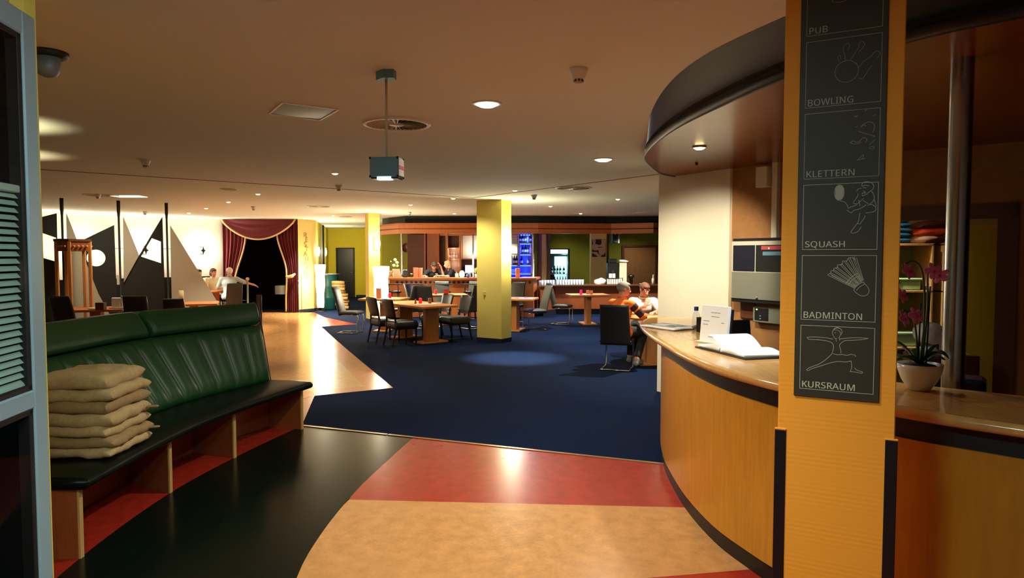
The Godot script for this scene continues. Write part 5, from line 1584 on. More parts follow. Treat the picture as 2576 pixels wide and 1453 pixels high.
func build_bar() -> void:
	var t := thing("bar_counter", "long wooden bar counter with dark round knobs along its front", "bar", P(-1.4, 0, 19.6))
	var off := t.position
	var m := MB.new()
	m.prism([Vector2(-3.45, 19.6), Vector2(0.60, 19.5), Vector2(0.74, 20.5), Vector2(0.45, 20.5), Vector2(0.36, 19.95), Vector2(-3.2, 20.05), Vector2(-3.75, 21.6), Vector2(-4.05, 21.5)], 0.0, 1.06)
	obj("body", _moved(m, off), M.bar_wood, t)
	m = MB.new()
	m.prism([Vector2(-3.58, 19.45), Vector2(0.68, 19.35), Vector2(0.84, 20.55), Vector2(0.35, 20.55), Vector2(0.26, 20.05), Vector2(-3.1, 20.15), Vector2(-3.65, 21.65), Vector2(-4.2, 21.5)], 1.06, 1.11)
	obj("counter_top", _moved(m, off), M.bar_wood, t)
	for i in 29:
		var f := (i + 0.5) / 29.0
		var kn := MB.new(true)
		kn.lathe([Vector2(0.035, 0), Vector2(0.036, 0.012), Vector2(0, 0.018)], 10, Transform3D(Basis(Vector3.RIGHT, PI / 2), Vector3.ZERO))
		var o := obj("knob", kn, M.dark_wood, t)
		o.position = P(lerpf(-3.3, 0.56, f), 0.985, 19.595 - 0.1 * f) - off
	for x in [-2.4, -1.4, -0.4]:
		obj("panel_rib", boxm(P(x, 0.5, 19.57) - off, Vector3(0.08, 0.85, 0.03)), M.beech, t)
	m = MB.new(true); m.lathe([Vector2(0.06, 0), Vector2(0.06, 0.05), Vector2(0.04, 0.12), Vector2(0.05, 0.2), Vector2(0.03, 0.35), Vector2(0.05, 0.5), Vector2(0.03, 0.7), Vector2(0.055, 0.85), Vector2(0.05, 0.95), Vector2(0.06, 1.06)], 14, Transform3D(Basis(), P(-3.52, 0, 19.5) - off))
	obj("turned_post", m, M.dark_wood, t)
	# low counter to the right
	t = thing("low_bar_counter", "lower bar counter with glasses on it, right of the main bar", "bar", P(2.6, 0, 20.6))
	off = t.position
	m = MB.new(); m.prism([Vector2(0.80, 19.75), Vector2(1.27, 20.45), Vector2(4.4, 20.62), Vector2(4.4, 21.1), Vector2(1.1, 21.0), Vector2(0.76, 20.56)], 0.16, 0.84)
	obj("body", _moved(m, off), M.red_wood, t)
	m = MB.new(); m.prism([Vector2(0.90, 19.85), Vector2(1.33, 20.52), Vector2(4.4, 20.7), Vector2(4.4, 21.0), Vector2(1.1, 20.9), Vector2(0.8, 20.5)], 0.0, 0.16)
	obj("plinth", _moved(m, off), M.navy_skirting, t)
	m = MB.new(); m.prism([Vector2(0.74, 19.62), Vector2(1.30, 20.34), Vector2(4.45, 20.52), Vector2(4.45, 21.2), Vector2(1.05, 21.1), Vector2(0.86, 20.6)], 0.84, 0.875)
	obj("counter_top", _moved(m, off), M.dark_wood, t)
	obj("vent", boxm(P(0.98, 0.5, 20.0) - off, Vector3(0.14, 0.22, 0.05), 0.004, Transform3D()), M.black, t)
	# canopy over the bar
	t = thing("bar_canopy", "polygonal orange wooden canopy over the bar", "canopy", P(-0.5, 2.4, 20))
	off = t.position
	var c := [Vector2(-4.15, 20.9), Vector2(-3.15, 19.3), Vector2(0.72, 19.2), Vector2(2.78, 19.55), Vector2(3.85, 19.0), Vector2(4.6, 19.6)]
	for i in c.size() - 1:
		m = MB.new(); wall_piece(m, c[i], c[i + 1], 2.37, 2.61, 0.08)
		obj("fascia_board", _moved(m, off), M.bar_wood, t)
		m = MB.new(); wall_piece(m, c[i], c[i + 1], 2.345, 2.375, 0.12); wall_piece(m, c[i], c[i + 1], 2.60, 2.63, 0.12)
		obj("moulding", _moved(m, off), M.bar_wood, t)
	m = MB.new(); m.prism(c + [Vector2(4.6, 22.6), Vector2(-4.0, 22.6)], 2.46, 2.49)
	obj("underside", _moved(m, off), M.navy_band, t, "dark blue underside")
	m = MB.new(); m.prism([Vector2(-3.9, 21.0), Vector2(-3.0, 19.6), Vector2(0.72, 19.5), Vector2(2.7, 19.85), Vector2(4.4, 19.7), Vector2(4.4, 22.5), Vector2(-3.9, 22.5)], 2.63, H)
	obj("dark_gap", _moved(m, off), M.black, t, "black box standing in for the dark gap between canopy and ceiling")  # black solid in place of the shaded gap above the canopy
	var sp := [[-3.18, 19.75, "spot under the bar canopy, leftmost, above the papers"], [-2.42, 19.62, "spot under the bar canopy above the staff"], [0.10, 19.55, "spot under the bar canopy before the blue shelves"], [1.82, 19.9, "spot under the bar canopy above the drinks fridge"], [3.36, 19.75, "spot under the bar canopy right of the loudspeaker"]]
	for q in sp: downlight(P(q[0], 2.455, q[1]), 0.045, 9.0, HALOGEN, 66.0, q[2], "lamp_warm", Vector3.DOWN, 0.9)
	# chrome poles
	for q in [[-3.13, 19.75, "left chrome pole on the bar, behind the folded papers"], [-1.10, 19.7, "middle chrome pole on the bar, at the near yellow column"], [0.60, 19.65, "right chrome pole on the bar, beside the blue shelves"]]:
		t = thing("chrome_pole", q[2], "pole", P(q[0], 1.11, q[1]))
		m = MB.new(true); m.lathe([Vector2(0.05, 0), Vector2(0.05, 0.01), Vector2(0.025, 0.02), Vector2(0.025, 1.35)], 12)
		obj("tube", m, M.chrome, t)
		m = MB.new(true); m.lathe([Vector2(0.026, 1.31), Vector2(0.05, 1.33), Vector2(0.05, 1.35)], 12)
		obj("flange", m, M.chrome, t)
	# bar stools
	var st := thing("bar_stool", "leftmost dark bar stool at the wooden bar", "stool", P(-3.2, 0, 18.95))
	m = MB.new(true); m.lathe([Vector2(0, 0.72), Vector2(0.17, 0.72), Vector2(0.185, 0.745), Vector2(0.17, 0.775), Vector2(0, 0.785)], 18)
	obj("seat", m, M.black_leather, st)
	for k in 4:
		var a := PI / 4 + k * PI / 2
		m = MB.new(true); m.tube([Vector3(cos(a) * 0.13, 0.72, sin(a) * 0.13), Vector3(cos(a) * 0.22, 0.0, sin(a) * 0.22)], 0.013, 6)
		obj("leg", m, M.black, st)
	m = MB.new(true)
	var ringp := []
	for k in 25: ringp.append(Vector3(cos(TAU * k / 24) * 0.2, 0.25, sin(TAU * k / 24) * 0.2))
	m.tube(ringp, 0.01, 6, false); obj("foot_ring", m, M.black, st)
	m = MB.new(true)
	for x in [-0.12, 0.12]: m.tube([Vector3(x, 0.74, 0.15), Vector3(x, 0.95, 0.19)], 0.012, 6)
	m.tube([Vector3(-0.24, 0.96, 0.19), Vector3(0.24, 0.96, 0.19)], 0.016, 6)
	obj("back_frame", m, M.black, st)
	for q in [[-2.65, "second dark bar stool from the left at the bar"], [-1.85, "dark bar stool at the middle of the bar behind the grey chair"], [-1.15, "dark bar stool just left of the near yellow column"], [0.08, "dark bar stool right of the near yellow column"]]:
		dup(st, P(q[0], 0, 18.95), 0.0, q[1])

func bottle(kind: String, group: String, label: String, hgt := 0.28) -> Node3D:
	var t := thing("bottle", label, "bottle", Vector3.ZERO, 0.0, group)
	var m := MB.new(true); m.lathe([Vector2(0, 0), Vector2(0.036, 0), Vector2(0.038, 0.01), Vector2(0.038, hgt * 0.58), Vector2(0.014, hgt * 0.74), Vector2(0.013, hgt * 0.97), Vector2(0, hgt)], 12)
	obj("body", m, M[kind], t)
	m = MB.new(true); m.lathe([Vector2(0.0385, hgt * 0.15), Vector2(0.0385, hgt * 0.42)], 12)
	obj("label", m, M.label_white, t)
	return t

func build_bar_things() -> void:
	# back bar: wooden cabinet with open bays
	var t := thing("back_bar", "tall wooden back bar cabinet with open glass shelves behind the staff", "cabinet", P(-1.3, 0, 22))
	var off := t.position
	for x in [-2.72, -2.30, -2.04, -1.62, -0.62, 0.62]:
		obj("upright", boxm(P(x, 1.23, 21.95) - off, Vector3(0.07 if x > -2.2 else 0.045, 2.46, 0.36)), M.beech if x > -2.2 else M.bar_wood, t)
	obj("door", boxm(P(-2.50, 1.23, 21.85) - off, Vector3(0.34, 2.4, 0.03)), M.bar_wood, t)
	obj("back_board", boxm(P(-1.85, 1.23, 22.12) - off, Vector3(1.75, 2.46, 0.03)), M.dark_wood, t)
	obj("header", boxm(P(-0.8, 2.40, 21.86) - off, Vector3(3.0, 0.10, 0.05)), M.beech, t)
	for y in [1.10, 1.62, 1.97]: obj("shelf", boxm(P(-1.83, y, 21.95) - off, Vector3(0.44, 0.03, 0.32)), M.beech, t)
	for y in [1.10, 1.62]: obj("shelf", boxm(P(-1.12, y, 21.95) - off, Vector3(0.94, 0.03, 0.32)), M.beech, t)
	obj("hatch", boxm(P(-1.22, 2.0, 22.11) - off, Vector3(0.70, 0.72, 0.02)), M.white_paint, t, "white panel standing in for a lit hatch opening")  # white paint in place of a bright back-lit opening
	for q in [[-1.83, 1.92], [-1.83, 1.45], [-1.2, 1.9]]: omni(P(q[0], q[1], 21.8), 0.22, WARM, 0.03)  # unseen lights without fittings, placed to brighten the bays and white panel
	obj("side_cabinet", boxm(P(-3.05, 1.2, 22.3) - off, Vector3(0.55, 2.4, 0.4)), M.dark_wood, t)
	# blue lit bays on the right
	t = thing("blue_shelf_unit", "open shelf unit lit bright blue behind the bar, right of the near column", "shelf", P(0.15, 0, 21.6))
	off = t.position
	obj("back_panel", boxm(P(0.22, 1.65, 21.9) - off, Vector3(0.86, 1.6, 0.03)), M.blue_plastic, t, "blue back panel")
	for x in [-0.18, 0.20, 0.64]: obj("upright", boxm(P(x, 1.65, 21.72) - off, Vector3(0.035, 1.6, 0.34)), M.pale_wood, t)
	for y in [0.92, 1.18, 1.44, 1.78, 2.12, 2.40]: obj("shelf", boxm(P(0.23, y, 21.72) - off, Vector3(0.85, 0.022, 0.34)), M.pale_wood, t)
	for y in [1.43, 1.77, 2.11, 2.39]: obj("led_strip", boxm(P(0.43, y - 0.02, 21.82) - off, Vector3(0.36, 0.018, 0.03), 0.0), M.blue_led, t, "blue light strip")
	obj("led_strip", boxm(P(0.0, 1.41, 21.82) - off, Vector3(0.3, 0.018, 0.03), 0.0), M.blue_led, t, "blue light strip")
	obj("led_strip", boxm(P(0.23, 1.15, 21.8) - off, Vector3(0.8, 0.018, 0.03), 0.0), M.blue_led, t, "blue light strip")
	for q in [[0.43, 2.25], [0.43, 1.92], [0.43, 1.6], [0.0, 1.28], [0.43, 1.28], [0.2, 1.05]]:
		omni(P(q[0], q[1], 21.6), 0.30, Color(0.08, 0.22, 1.0), 0.06)
	omni(P(0.3, 2.2, 20.6), 0.5, Color(0.08, 0.22, 1.0), 0.1)  # unseen blue light without a fitting, spreads the shelf glow forward
	# bottles on those shelves
	var kinds := ["bottle_dark", "bottle_amber", "label_white", "bottle_green"]
	var src := []
	for k in 4: src.append(bottle(kinds[k], "bottles on the blue shelves", "small bottle standing on the blue-lit shelves"))
	var i := 0
	for y in [1.455, 1.795, 2.135]:
		for x in [0.25, 0.33, 0.42, 0.5, 0.58] if y > 1.5 else [0.3, 0.5]:
			if i < 4: src[i].position = P(x, y, 21.66)
			else: dup(src[i % 4], P(x, y, 21.66), 0.0, "small bottle standing on the blue-lit shelves")
			i += 1
	for x in [-0.14, -0.07, 0.0, 0.07, 0.14]: dup(src[i % 4], P(x, 1.46, 21.6), 0.0, "bottle before the mirror left of the blue shelves", "bottles before the mirror"); i += 1
	for x in [-1.52, -1.44, -1.36, -1.28]: dup(src[0], P(x, 1.12, 21.85), 0.0, "dark wine bottle on the back bar behind the staff", "wine bottles on the back bar")
	tag(obj("mirror", boxm(P(0.0, 2.0, 21.88), Vector3(0.34, 0.72, 0.01), 0.001), M.mirror), "narrow mirror panel left of the blue shelves", "mirror")
	var bowl := MB.new(true); bowl.lathe([Vector2(0, 0), Vector2(0.06, 0), Vector2(0.11, 0.06), Vector2(0.12, 0.12), Vector2(0.115, 0.12), Vector2(0.1, 0.06), Vector2(0, 0.012)], 16)
	tag(obj("glass_bowl", _placed(bowl, P(0.05, 1.195, 21.6)), M.tumbler_glass), "round glass bowl glowing blue on the shelf", "bowl")
	# stemmed glasses on the middle bay shelves
	var wg := thing("wine_glass", "upside-down stemmed glass on the back bar shelf", "glass", P(-1.98, 1.64, 21.9), 0.0, "glasses on the back bar shelves")
	var m := MB.new(true); m.lathe([Vector2(0.03, 0), Vector2(0.04, 0.06), Vector2(0.03, 0.1), Vector2(0.004, 0.11), Vector2(0.004, 0.17), Vector2(0.03, 0.175), Vector2(0.03, 0.178), Vector2(0, 0.18)], 10)
	obj("bowl", m, M.tumbler_glass, wg)
	for x in [-1.90, -1.82, -1.74, -1.45, -1.36, -1.27, -1.18, -1.09, -1.0, -0.9]: dup(wg, P(x, 1.64, 21.9), 0.0, "upside-down stemmed glass on the back bar shelf")
	for x in [-1.95, -1.85, -1.75]: dup(wg, P(x, 1.115, 21.9), 0.0, "stemmed glass on the lowest back bar shelf")
	# rows of tumblers on the low counter
	var tu := thing("tumbler", "clear tumbler in the rows on the low bar counter", "glass", P(0.80, 0.875, 19.86), 0.0, "tumblers on the low bar counter")
	m = MB.new(true); m.lathe([Vector2(0.026, 0), Vector2(0.034, 0.15), Vector2(0.032, 0.15), Vector2(0.024, 0.008), Vector2(0, 0.006)], 10)
	obj("glass_body", m, M.tumbler_glass, tu)
	for k in 44:
		var a := k + 1
		var col := a / 3; var row := a % 3
		var base := Vector2(0.88, 19.92).lerp(Vector2(2.12, 20.72), col / 15.0) + Vector2(0.0, 0.085) * row
		if col > 4: base = Vector2(1.27, 20.46) + Vector2((col - 4) * 0.082, 0.004 * (col - 4) + row * 0.085)
		dup(tu, P(base.x, 0.875, base.y), 0.0, "clear tumbler in the rows on the low bar counter")
	# drinks fridge
	t = thing("drinks_fridge", "black drinks fridge with a glowing sign above its glass door", "fridge", P(1.55, 0, 23.2))
	m = MB.new()
	m.box(Vector3(0, 0.98, -0.28), Vector3(0.7, 1.96, 0.03)); m.box(Vector3(0, 0.2, 0), Vector3(0.7, 0.4, 0.6)); m.box(Vector3(0, 1.86, 0), Vector3(0.7, 0.2, 0.6), Transform3D(), 0.02)
	for x in [-0.32, 0.32]: m.box(Vector3(x, 1.0, 0), Vector3(0.06, 1.6, 0.6))
	obj("cabinet", m, M.black_plastic, t)
	obj("sign_panel", boxm(Vector3(0, 1.86, 0.305), Vector3(0.56, 0.13, 0.015), 0.01), M.fridge_sign_light, t, "glowing pale sign panel")
	obj("light_panel", boxm(Vector3(0.1, 1.1, -0.26), Vector3(0.44, 1.2, 0.01), 0.0), M.fridge_light, t, "glowing inside wall")
	for y in [0.42, 0.76, 1.12]: obj("shelf", boxm(Vector3(0, y, 0.0), Vector3(0.57, 0.014, 0.46), 0.0), M.chrome, t)
	obj("glass_door", boxm(Vector3(0, 1.08, 0.29), Vector3(0.58, 1.36, 0.008), 0.0), M.glass, t)
	omni(P(1.75, 1.5, 22.95), 0.5, Color(0.6, 0.95, 1.0), 0.05)
	var fb := bottle("bottle_dark", "bottles in the drinks fridge", "dark bottle with a pale label in the drinks fridge", 0.27)
	fb.position = P(1.33, 1.13, 23.1)
	for q in [[1.42, 1.13], [1.51, 1.13], [1.60, 1.13], [1.33, 0.77], [1.42, 0.77], [1.51, 0.77], [1.60, 0.77], [1.69, 0.77], [1.78, 0.77], [1.72, 1.13]]: dup(fb, P(q[0], q[1], 23.1), 0.0, "dark bottle with a pale label in the drinks fridge")
	# tower and wooden panel left of the fridge
	t = thing("wooden_panel_tower", "tall brown panelled post between the blue shelves and the fridge", "post", P(0.86, 0, 22.0))
	obj("panel", boxm(Vector3(0, 1.25, 0), Vector3(0.14, 2.5, 0.4)), M.dark_wood, t)
	obj("pale_board", boxm(Vector3(0.14, 1.2, 0.05), Vector3(0.14, 2.4, 0.3)), M.pale_wood, t)
	obj("edge_post", boxm(Vector3(0.30, 1.25, 0), Vector3(0.10, 2.5, 0.2)), M.dark_wood, t)
	# yellow pillar with a framed picture
	m = MB.new(); m.prism([Vector2(2.53, 22.4), Vector2(3.04, 22.4), Vector2(3.16, 22.7), Vector2(2.53, 22.7)], 0.0, H)
	setting("column", m, M.sand_wall, "yellow pillar behind the low bar counter, with the sepia picture")
	t = thing("picture", "square sepia abstract picture on the yellow pillar behind the low counter", "picture", P(2.785, 1.97, 22.39))
	obj("canvas", boxm(Vector3(0, 0, 0.008), Vector3(0.43, 0.56, 0.016), 0.003), M.sepia_light, t)
	m = MB.new()
	m.plate([Vector2(-0.10, 0.28), Vector2(0.08, 0.28), Vector2(0.09, 0.14), Vector2(0.03, 0.10), Vector2(-0.11, 0.13)], 0.004, Transform3D(Basis(), Vector3(0, 0, 0.018)))
	m.plate([Vector2(-0.215, 0.28), Vector2(-0.19, 0.2), Vector2(-0.18, 0.12), Vector2(-0.215, 0.1)], 0.004, Transform3D(Basis(), Vector3(0, 0, 0.018)))
	m.plate([Vector2(-0.03, 0.03), Vector2(0.06, 0.04), Vector2(0.17, 0.01), Vector2(0.06, 0.015), Vector2(-0.02, 0.01)], 0.004, Transform3D(Basis(), Vector3(0, 0, 0.018)))
	m.plate([Vector2(-0.215, -0.04), Vector2(-0.1, -0.08), Vector2(0.0, -0.06), Vector2(0.0, -0.16), Vector2(0.06, -0.22), Vector2(0.0, -0.2), Vector2(-0.06, -0.12), Vector2(-0.215, -0.12)], 0.004, Transform3D(Basis(), Vector3(0, 0, 0.018)))
	m.plate([Vector2(-0.215, -0.28), Vector2(-0.215, -0.16), Vector2(-0.12, -0.2), Vector2(-0.03, -0.28)], 0.004, Transform3D(Basis(), Vector3(0, 0, 0.018)))
	m.plate([Vector2(0.06, -0.28), Vector2(0.1, -0.22), Vector2(0.17, -0.2), Vector2(0.215, -0.12), Vector2(0.215, -0.28)], 0.004, Transform3D(Basis(), Vector3(0, 0, 0.018)))
	obj("dark_shapes", m, M.sepia_dark, t)
	# loudspeaker under the canopy
	t = thing("loudspeaker", "black loudspeaker hanging under the bar canopy beside the picture", "speaker", P(2.95, 2.06, 20.1), 0.15)
	obj("cabinet", boxm(Vector3(0, 0.19, 0), Vector3(0.17, 0.32, 0.2), 0.01), M.black_plastic, t)
	obj("side_panel", boxm(Vector3(0.105, 0.19, 0.0), Vector3(0.04, 0.32, 0.19), 0.004), M.grey_metal, t)
	m = MB.new(true); m.lathe([Vector2(0.068, 0), Vector2(0.068, 0.01), Vector2(0.058, 0.012), Vector2(0.02, -0.01), Vector2(0, 0.0)], 20, Transform3D(Basis(Vector3.RIGHT, PI / 2), Vector3(0, 0.12, 0.1)))
	obj("woofer", m, M.black, t)
	m = MB.new(true); m.lathe([Vector2(0.03, 0), Vector2(0.028, 0.01), Vector2(0, 0.006)], 14, Transform3D(Basis(Vector3.RIGHT, PI / 2), Vector3(0, 0.29, 0.1)))
	obj("tweeter", m, M.grey_metal, t)
	obj("hanger", boxm(Vector3(0, 0.37, 0), Vector3(0.04, 0.06, 0.04)), M.steel, t)
	# coffee machine, box, rack and cloth on the low counter
	t = thing("coffee_machine", "tall black coffee machine on the low counter behind the seated men", "coffee machine", P(3.02, 0.875, 20.98))
	obj("body", boxm(Vector3(0, 0.32, -0.05), Vector3(0.32, 0.64, 0.3), 0.012), M.black_plastic, t)
	obj("bean_hopper", boxm(Vector3(0.02, 0.70, -0.05), Vector3(0.22, 0.12, 0.2), 0.015), M.black, t)
	obj("spout", boxm(Vector3(0, 0.36, 0.12), Vector3(0.08, 0.1, 0.06), 0.008), M.black, t)
	t = thing("milk_cooler", "grey-white upright box beside the coffee machine", "appliance", P(3.33, 0.875, 20.98))
	obj("body", boxm(Vector3(0, 0.32, 0), Vector3(0.22, 0.64, 0.3), 0.01), M.ivory, t)
	m = MB.new(true); m.pillow(Vector3(0.28, 0.08, 0.32), Transform3D(Basis(Vector3(0, 0, 1), -0.1), Vector3(0.02, 0.68, 0)), 4.0, 0.02, 4, 8)
	tag(obj("folded_cloth", _placed(m, P(3.33, 0.885, 20.98)), M.paper), "white cloth lying on top of the grey-white box", "cloth")
	t = thing("cup_rack", "dark rack of small white packets before the coffee machine", "rack", P(3.05, 0.875, 20.7))
	for y in [0.005, 0.185]: obj("shelf", boxm(Vector3(0, y, 0), Vector3(0.5 if y < 0.1 else 0.42, 0.012, 0.1)), M.black, t)
	for x in [-0.24, 0.24]: obj("side", boxm(Vector3(x, 0.1, 0), Vector3(0.012, 0.2, 0.1)), M.black, t)
	var pk := thing("packet", "small white packet in the lower row of the dark rack", "packet", P(2.85, 0.886, 20.7), 0.0, "packets in the lower row of the rack")
	obj("carton", boxm(Vector3(0, 0.075, 0), Vector3(0.052, 0.15, 0.07), 0.004), M.label_white, pk)
	for k in 6: dup(pk, P(2.85 + 0.067 * (k + 1), 0.886, 20.7), 0.0, "small white packet in the lower row of the dark rack")
	pk = thing("large_packet", "larger white packet on top of the dark rack, left one", "packet", P(2.93, 1.066, 20.7))
	obj("carton", boxm(Vector3(0, 0.065, 0), Vector3(0.085, 0.13, 0.07), 0.004), M.label_white, pk)
	dup(pk, P(3.03, 1.066, 20.7), 0.0, "larger white packet on top of the dark rack, right one")
	m = MB.new(true); m.pillow(Vector3(0.34, 0.2, 0.22), Transform3D(Basis(Vector3(0, 0, 1), 0.15), Vector3.ZERO), 3.0, 0.05, 8, 10)
	tag(obj("tea_towel", _placed(m, P(2.63, 0.955, 20.75)), M.paper), "crumpled white towel on the low counter left of the rack", "towel")
	t = thing("soap_bottle", "pale pump bottle at the right end of the low counter", "bottle", P(4.22, 0.875, 20.8))
	m = MB.new(true); m.lathe([Vector2(0, 0), Vector2(0.04, 0), Vector2(0.042, 0.16), Vector2(0.015, 0.2), Vector2(0.015, 0.27), Vector2(0, 0.27)], 12); obj("body", m, M.ivory, t)
	obj("pump", boxm(Vector3(0.01, 0.28, 0), Vector3(0.05, 0.015, 0.02)), M.ivory, t)
	m = MB.new(true); m.lathe([Vector2(0, 0.0), Vector2(0.08, 0.0), Vector2(0.15, 0.02), Vector2(0.15, 0.025), Vector2(0.08, 0.008), Vector2(0, 0.008)], 20)
	tag(obj("plate", _placed(m, P(3.95, 0.876, 20.75)), M.pot_white), "white plate on the low counter by the pump bottle", "plate")
	t = thing("grinder", "small dark grinder right of the grey-white box", "grinder", P(3.58, 0.875, 20.9))
	m = MB.new(true); m.lathe([Vector2(0, 0), Vector2(0.05, 0), Vector2(0.05, 0.18), Vector2(0.09, 0.2), Vector2(0.09, 0.27), Vector2(0.03, 0.29), Vector2(0, 0.29)], 14); obj("body", m, M.black_plastic, t)
	# things on the main bar
	var y := 1.111
	for q in [[-3.52, 0.32, 0.3, 1.15, "steep white sheet propped at the left end of the bar"], [-3.27, 0.34, -0.1, 0.75, "white sheet leaning flatter beside the steep one"]]:
		t = thing("menu_board", q[4], "menu", P(q[0], y, 19.75), q[2])
		var xf := Transform3D(Basis(Vector3.RIGHT, -PI / 2 + q[3]), Vector3(0, 0.13, 0))
		m = MB.new(); m.box(Vector3.ZERO, Vector3(0.21, 0.006, 0.29), xf, 0.001); obj("sheet", m, M.paper, t)
		obj("support", boxm(Vector3(0, 0.05, -0.06), Vector3(0.12, 0.1, 0.02)), M.ivory, t)
	t = thing("flower_vase", "white vase of pale round flowers on the left of the bar", "flowers", P(-3.36, y, 20.0))
	m = MB.new(true); m.lathe([Vector2(0, 0), Vector2(0.05, 0), Vector2(0.085, 0.07), Vector2(0.08, 0.12), Vector2(0.04, 0.17), Vector2(0.045, 0.19), Vector2(0.03, 0.19), Vector2(0, 0.1)], 16); obj("vase", m, M.pot_white, t)
	for q in [[-0.03, 0.34, 0.02], [0.05, 0.33, -0.02], [0.0, 0.50, 0.0], [-0.12, 0.45, 0.0], [0.06, 0.42, 0.03]]:
		m = MB.new(true); m.tube([Vector3(0, 0.15, 0), Vector3(q[0] * 0.6, q[1] * 0.7, q[2]), Vector3(q[0], q[1], q[2])], 0.004, 5); obj("stem", m, M.stem, t)
		m = MB.new(true); m.ball(Vector3(q[0], q[1], q[2]), Vector3(0.05, 0.045, 0.05) if q[0] > -0.1 else Vector3(0.02, 0.02, 0.02), 8); obj("blossom", m, M.pale_leaf, t)
	t = thing("tap_unit", "small black beverage tap on the bar beside the flowers", "tap", P(-3.04, y, 19.85))
	obj("body", boxm(Vector3(0, 0.11, 0), Vector3(0.14, 0.22, 0.14), 0.02), M.black_plastic, t); obj("spout", boxm(Vector3(0, 0.19, 0.1), Vector3(0.04, 0.05, 0.1), 0.01), M.black, t)
	t = thing("jar", "small jar with a pale lid beside the black tap", "jar", P(-2.87, y, 19.85))
	m = MB.new(true); m.lathe([Vector2(0, 0), Vector2(0.03, 0), Vector2(0.03, 0.09), Vector2(0, 0.09)], 12); obj("body", m, M.bottle_green, t)
	m = MB.new(true); m.lathe([Vector2(0, 0.09), Vector2(0.032, 0.09), Vector2(0.032, 0.115), Vector2(0, 0.115)], 12); obj("lid", m, M.ivory, t)
	menu_stand(P(-2.72, y, 19.62), -0.1, "left pinkish menu card standing on the bar", M.pink_paper, 0.29)
	menu_stand(P(-2.60, y, 19.7), -0.3, "right pinkish menu card standing on the bar", M.pink_paper, 0.28)
	menu_stand(P(0.16, y, 19.6), 0.2, "pinkish menu card on the bar before the blue shelves", M.pink_paper, 0.27)
	t = thing("table_lamp", "small round glowing lamp on the bar right of the staff", "lamp", P(-1.42, y, 19.75))
	m = MB.new(true); m.lathe([Vector2(0, 0.0), Vector2(0.04, 0.0), Vector2(0.075, 0.06), Vector2(0.07, 0.14), Vector2(0.04, 0.19), Vector2(0, 0.2)], 16); obj("shade", m, M.sconce_glow, t)
	omni(P(-1.42, y + 0.1, 19.75), 0.25, WARM, 0.03)
	t = thing("till_screen", "pale till screen on the bar right of the glowing lamp", "screen", P(-1.22, y, 19.95), 0.1)
	obj("display", boxm(Vector3(0, 0.24, 0), Vector3(0.24, 0.22, 0.03), 0.006), M.white_paint, t); obj("foot", boxm(Vector3(0, 0.07, 0), Vector3(0.08, 0.14, 0.06)), M.grey_metal, t)
	m = MB.new(true); m.lathe([Vector2(0, 0), Vector2(0.04, 0), Vector2(0.045, 0.1), Vector2(0.042, 0.1), Vector2(0.038, 0.01), Vector2(0, 0.01)], 14)
	tag(obj("blue_cup", _placed(m, P(-1.24, y, 19.62)), M.blue_plastic), "blue cup on the bar before the till screen", "cup")
	m = MB.new(); m.box(Vector3(0, 0.06, 0), Vector3(0.09, 0.12, 0.06), Transform3D(), 0.004)
	tag(obj("sugar_box", _placed(m, P(-1.57, y, 19.75)), M.paper), "small white box on the bar left of the glowing lamp", "box")
	t = thing("bar_plant", "small leafy plant on the bar beside the near column", "plant", P(-1.0, y, 19.85))
	m = MB.new(true); m.lathe([Vector2(0, 0), Vector2(0.05, 0), Vector2(0.065, 0.1), Vector2(0.055, 0.1), Vector2(0, 0.08)], 14); obj("pot", m, M.pot_white, t)
	m = MB.new()
	var rg := RandomNumberGenerator.new(); rg.seed = 12
	for k in 26:
		var a := rg.randf() * TAU; var e := rg.randf_range(0.1, 1.3); var r := rg.randf_range(0.08, 0.17)
		var dir := Vector3(cos(a) * cos(e), sin(e), sin(a) * cos(e))
		var p0 := Vector3(0, 0.1, 0) + dir * r * 0.4; var p1 := Vector3(0, 0.12, 0) + dir * r * 1.2
		var w := dir.cross(Vector3.UP).normalized() * 0.025
		m.quad(p0, p0.lerp(p1, 0.5) - w, p1, p0.lerp(p1, 0.5) + w)
	obj("foliage", m, M.pale_leaf, t)
	t = thing("wall_clock", "dark round clock on the olive side wall of the bar", "clock", P(-3.4, 1.98, 22.35))
	m = MB.new(); m.box(P(-3.52, 1.2, 22.5), Vector3(1.35, 2.5, 0.1), Transform3D(), 0.0)
	setting("wall_bar", m, M.olive_wall, "dim olive wall panel at the left rear of the bar")
	m = MB.new(true); m.lathe([Vector2(0.155, 0), Vector2(0.155, 0.03), Vector2(0.135, 0.035), Vector2(0.13, 0.02), Vector2(0, 0.02)], 28, Transform3D(Basis(Vector3.RIGHT, PI / 2), Vector3(0, 0, -0.09)))
	obj("case", m, M.dark_wood, t)
	obj("hand", boxm(Vector3(0, 0.04, -0.066), Vector3(0.01, 0.09, 0.004)), M.ivory, t); obj("hand", boxm(Vector3(0.03, 0.0, -0.066), Vector3(0.07, 0.01, 0.004)), M.ivory, t)

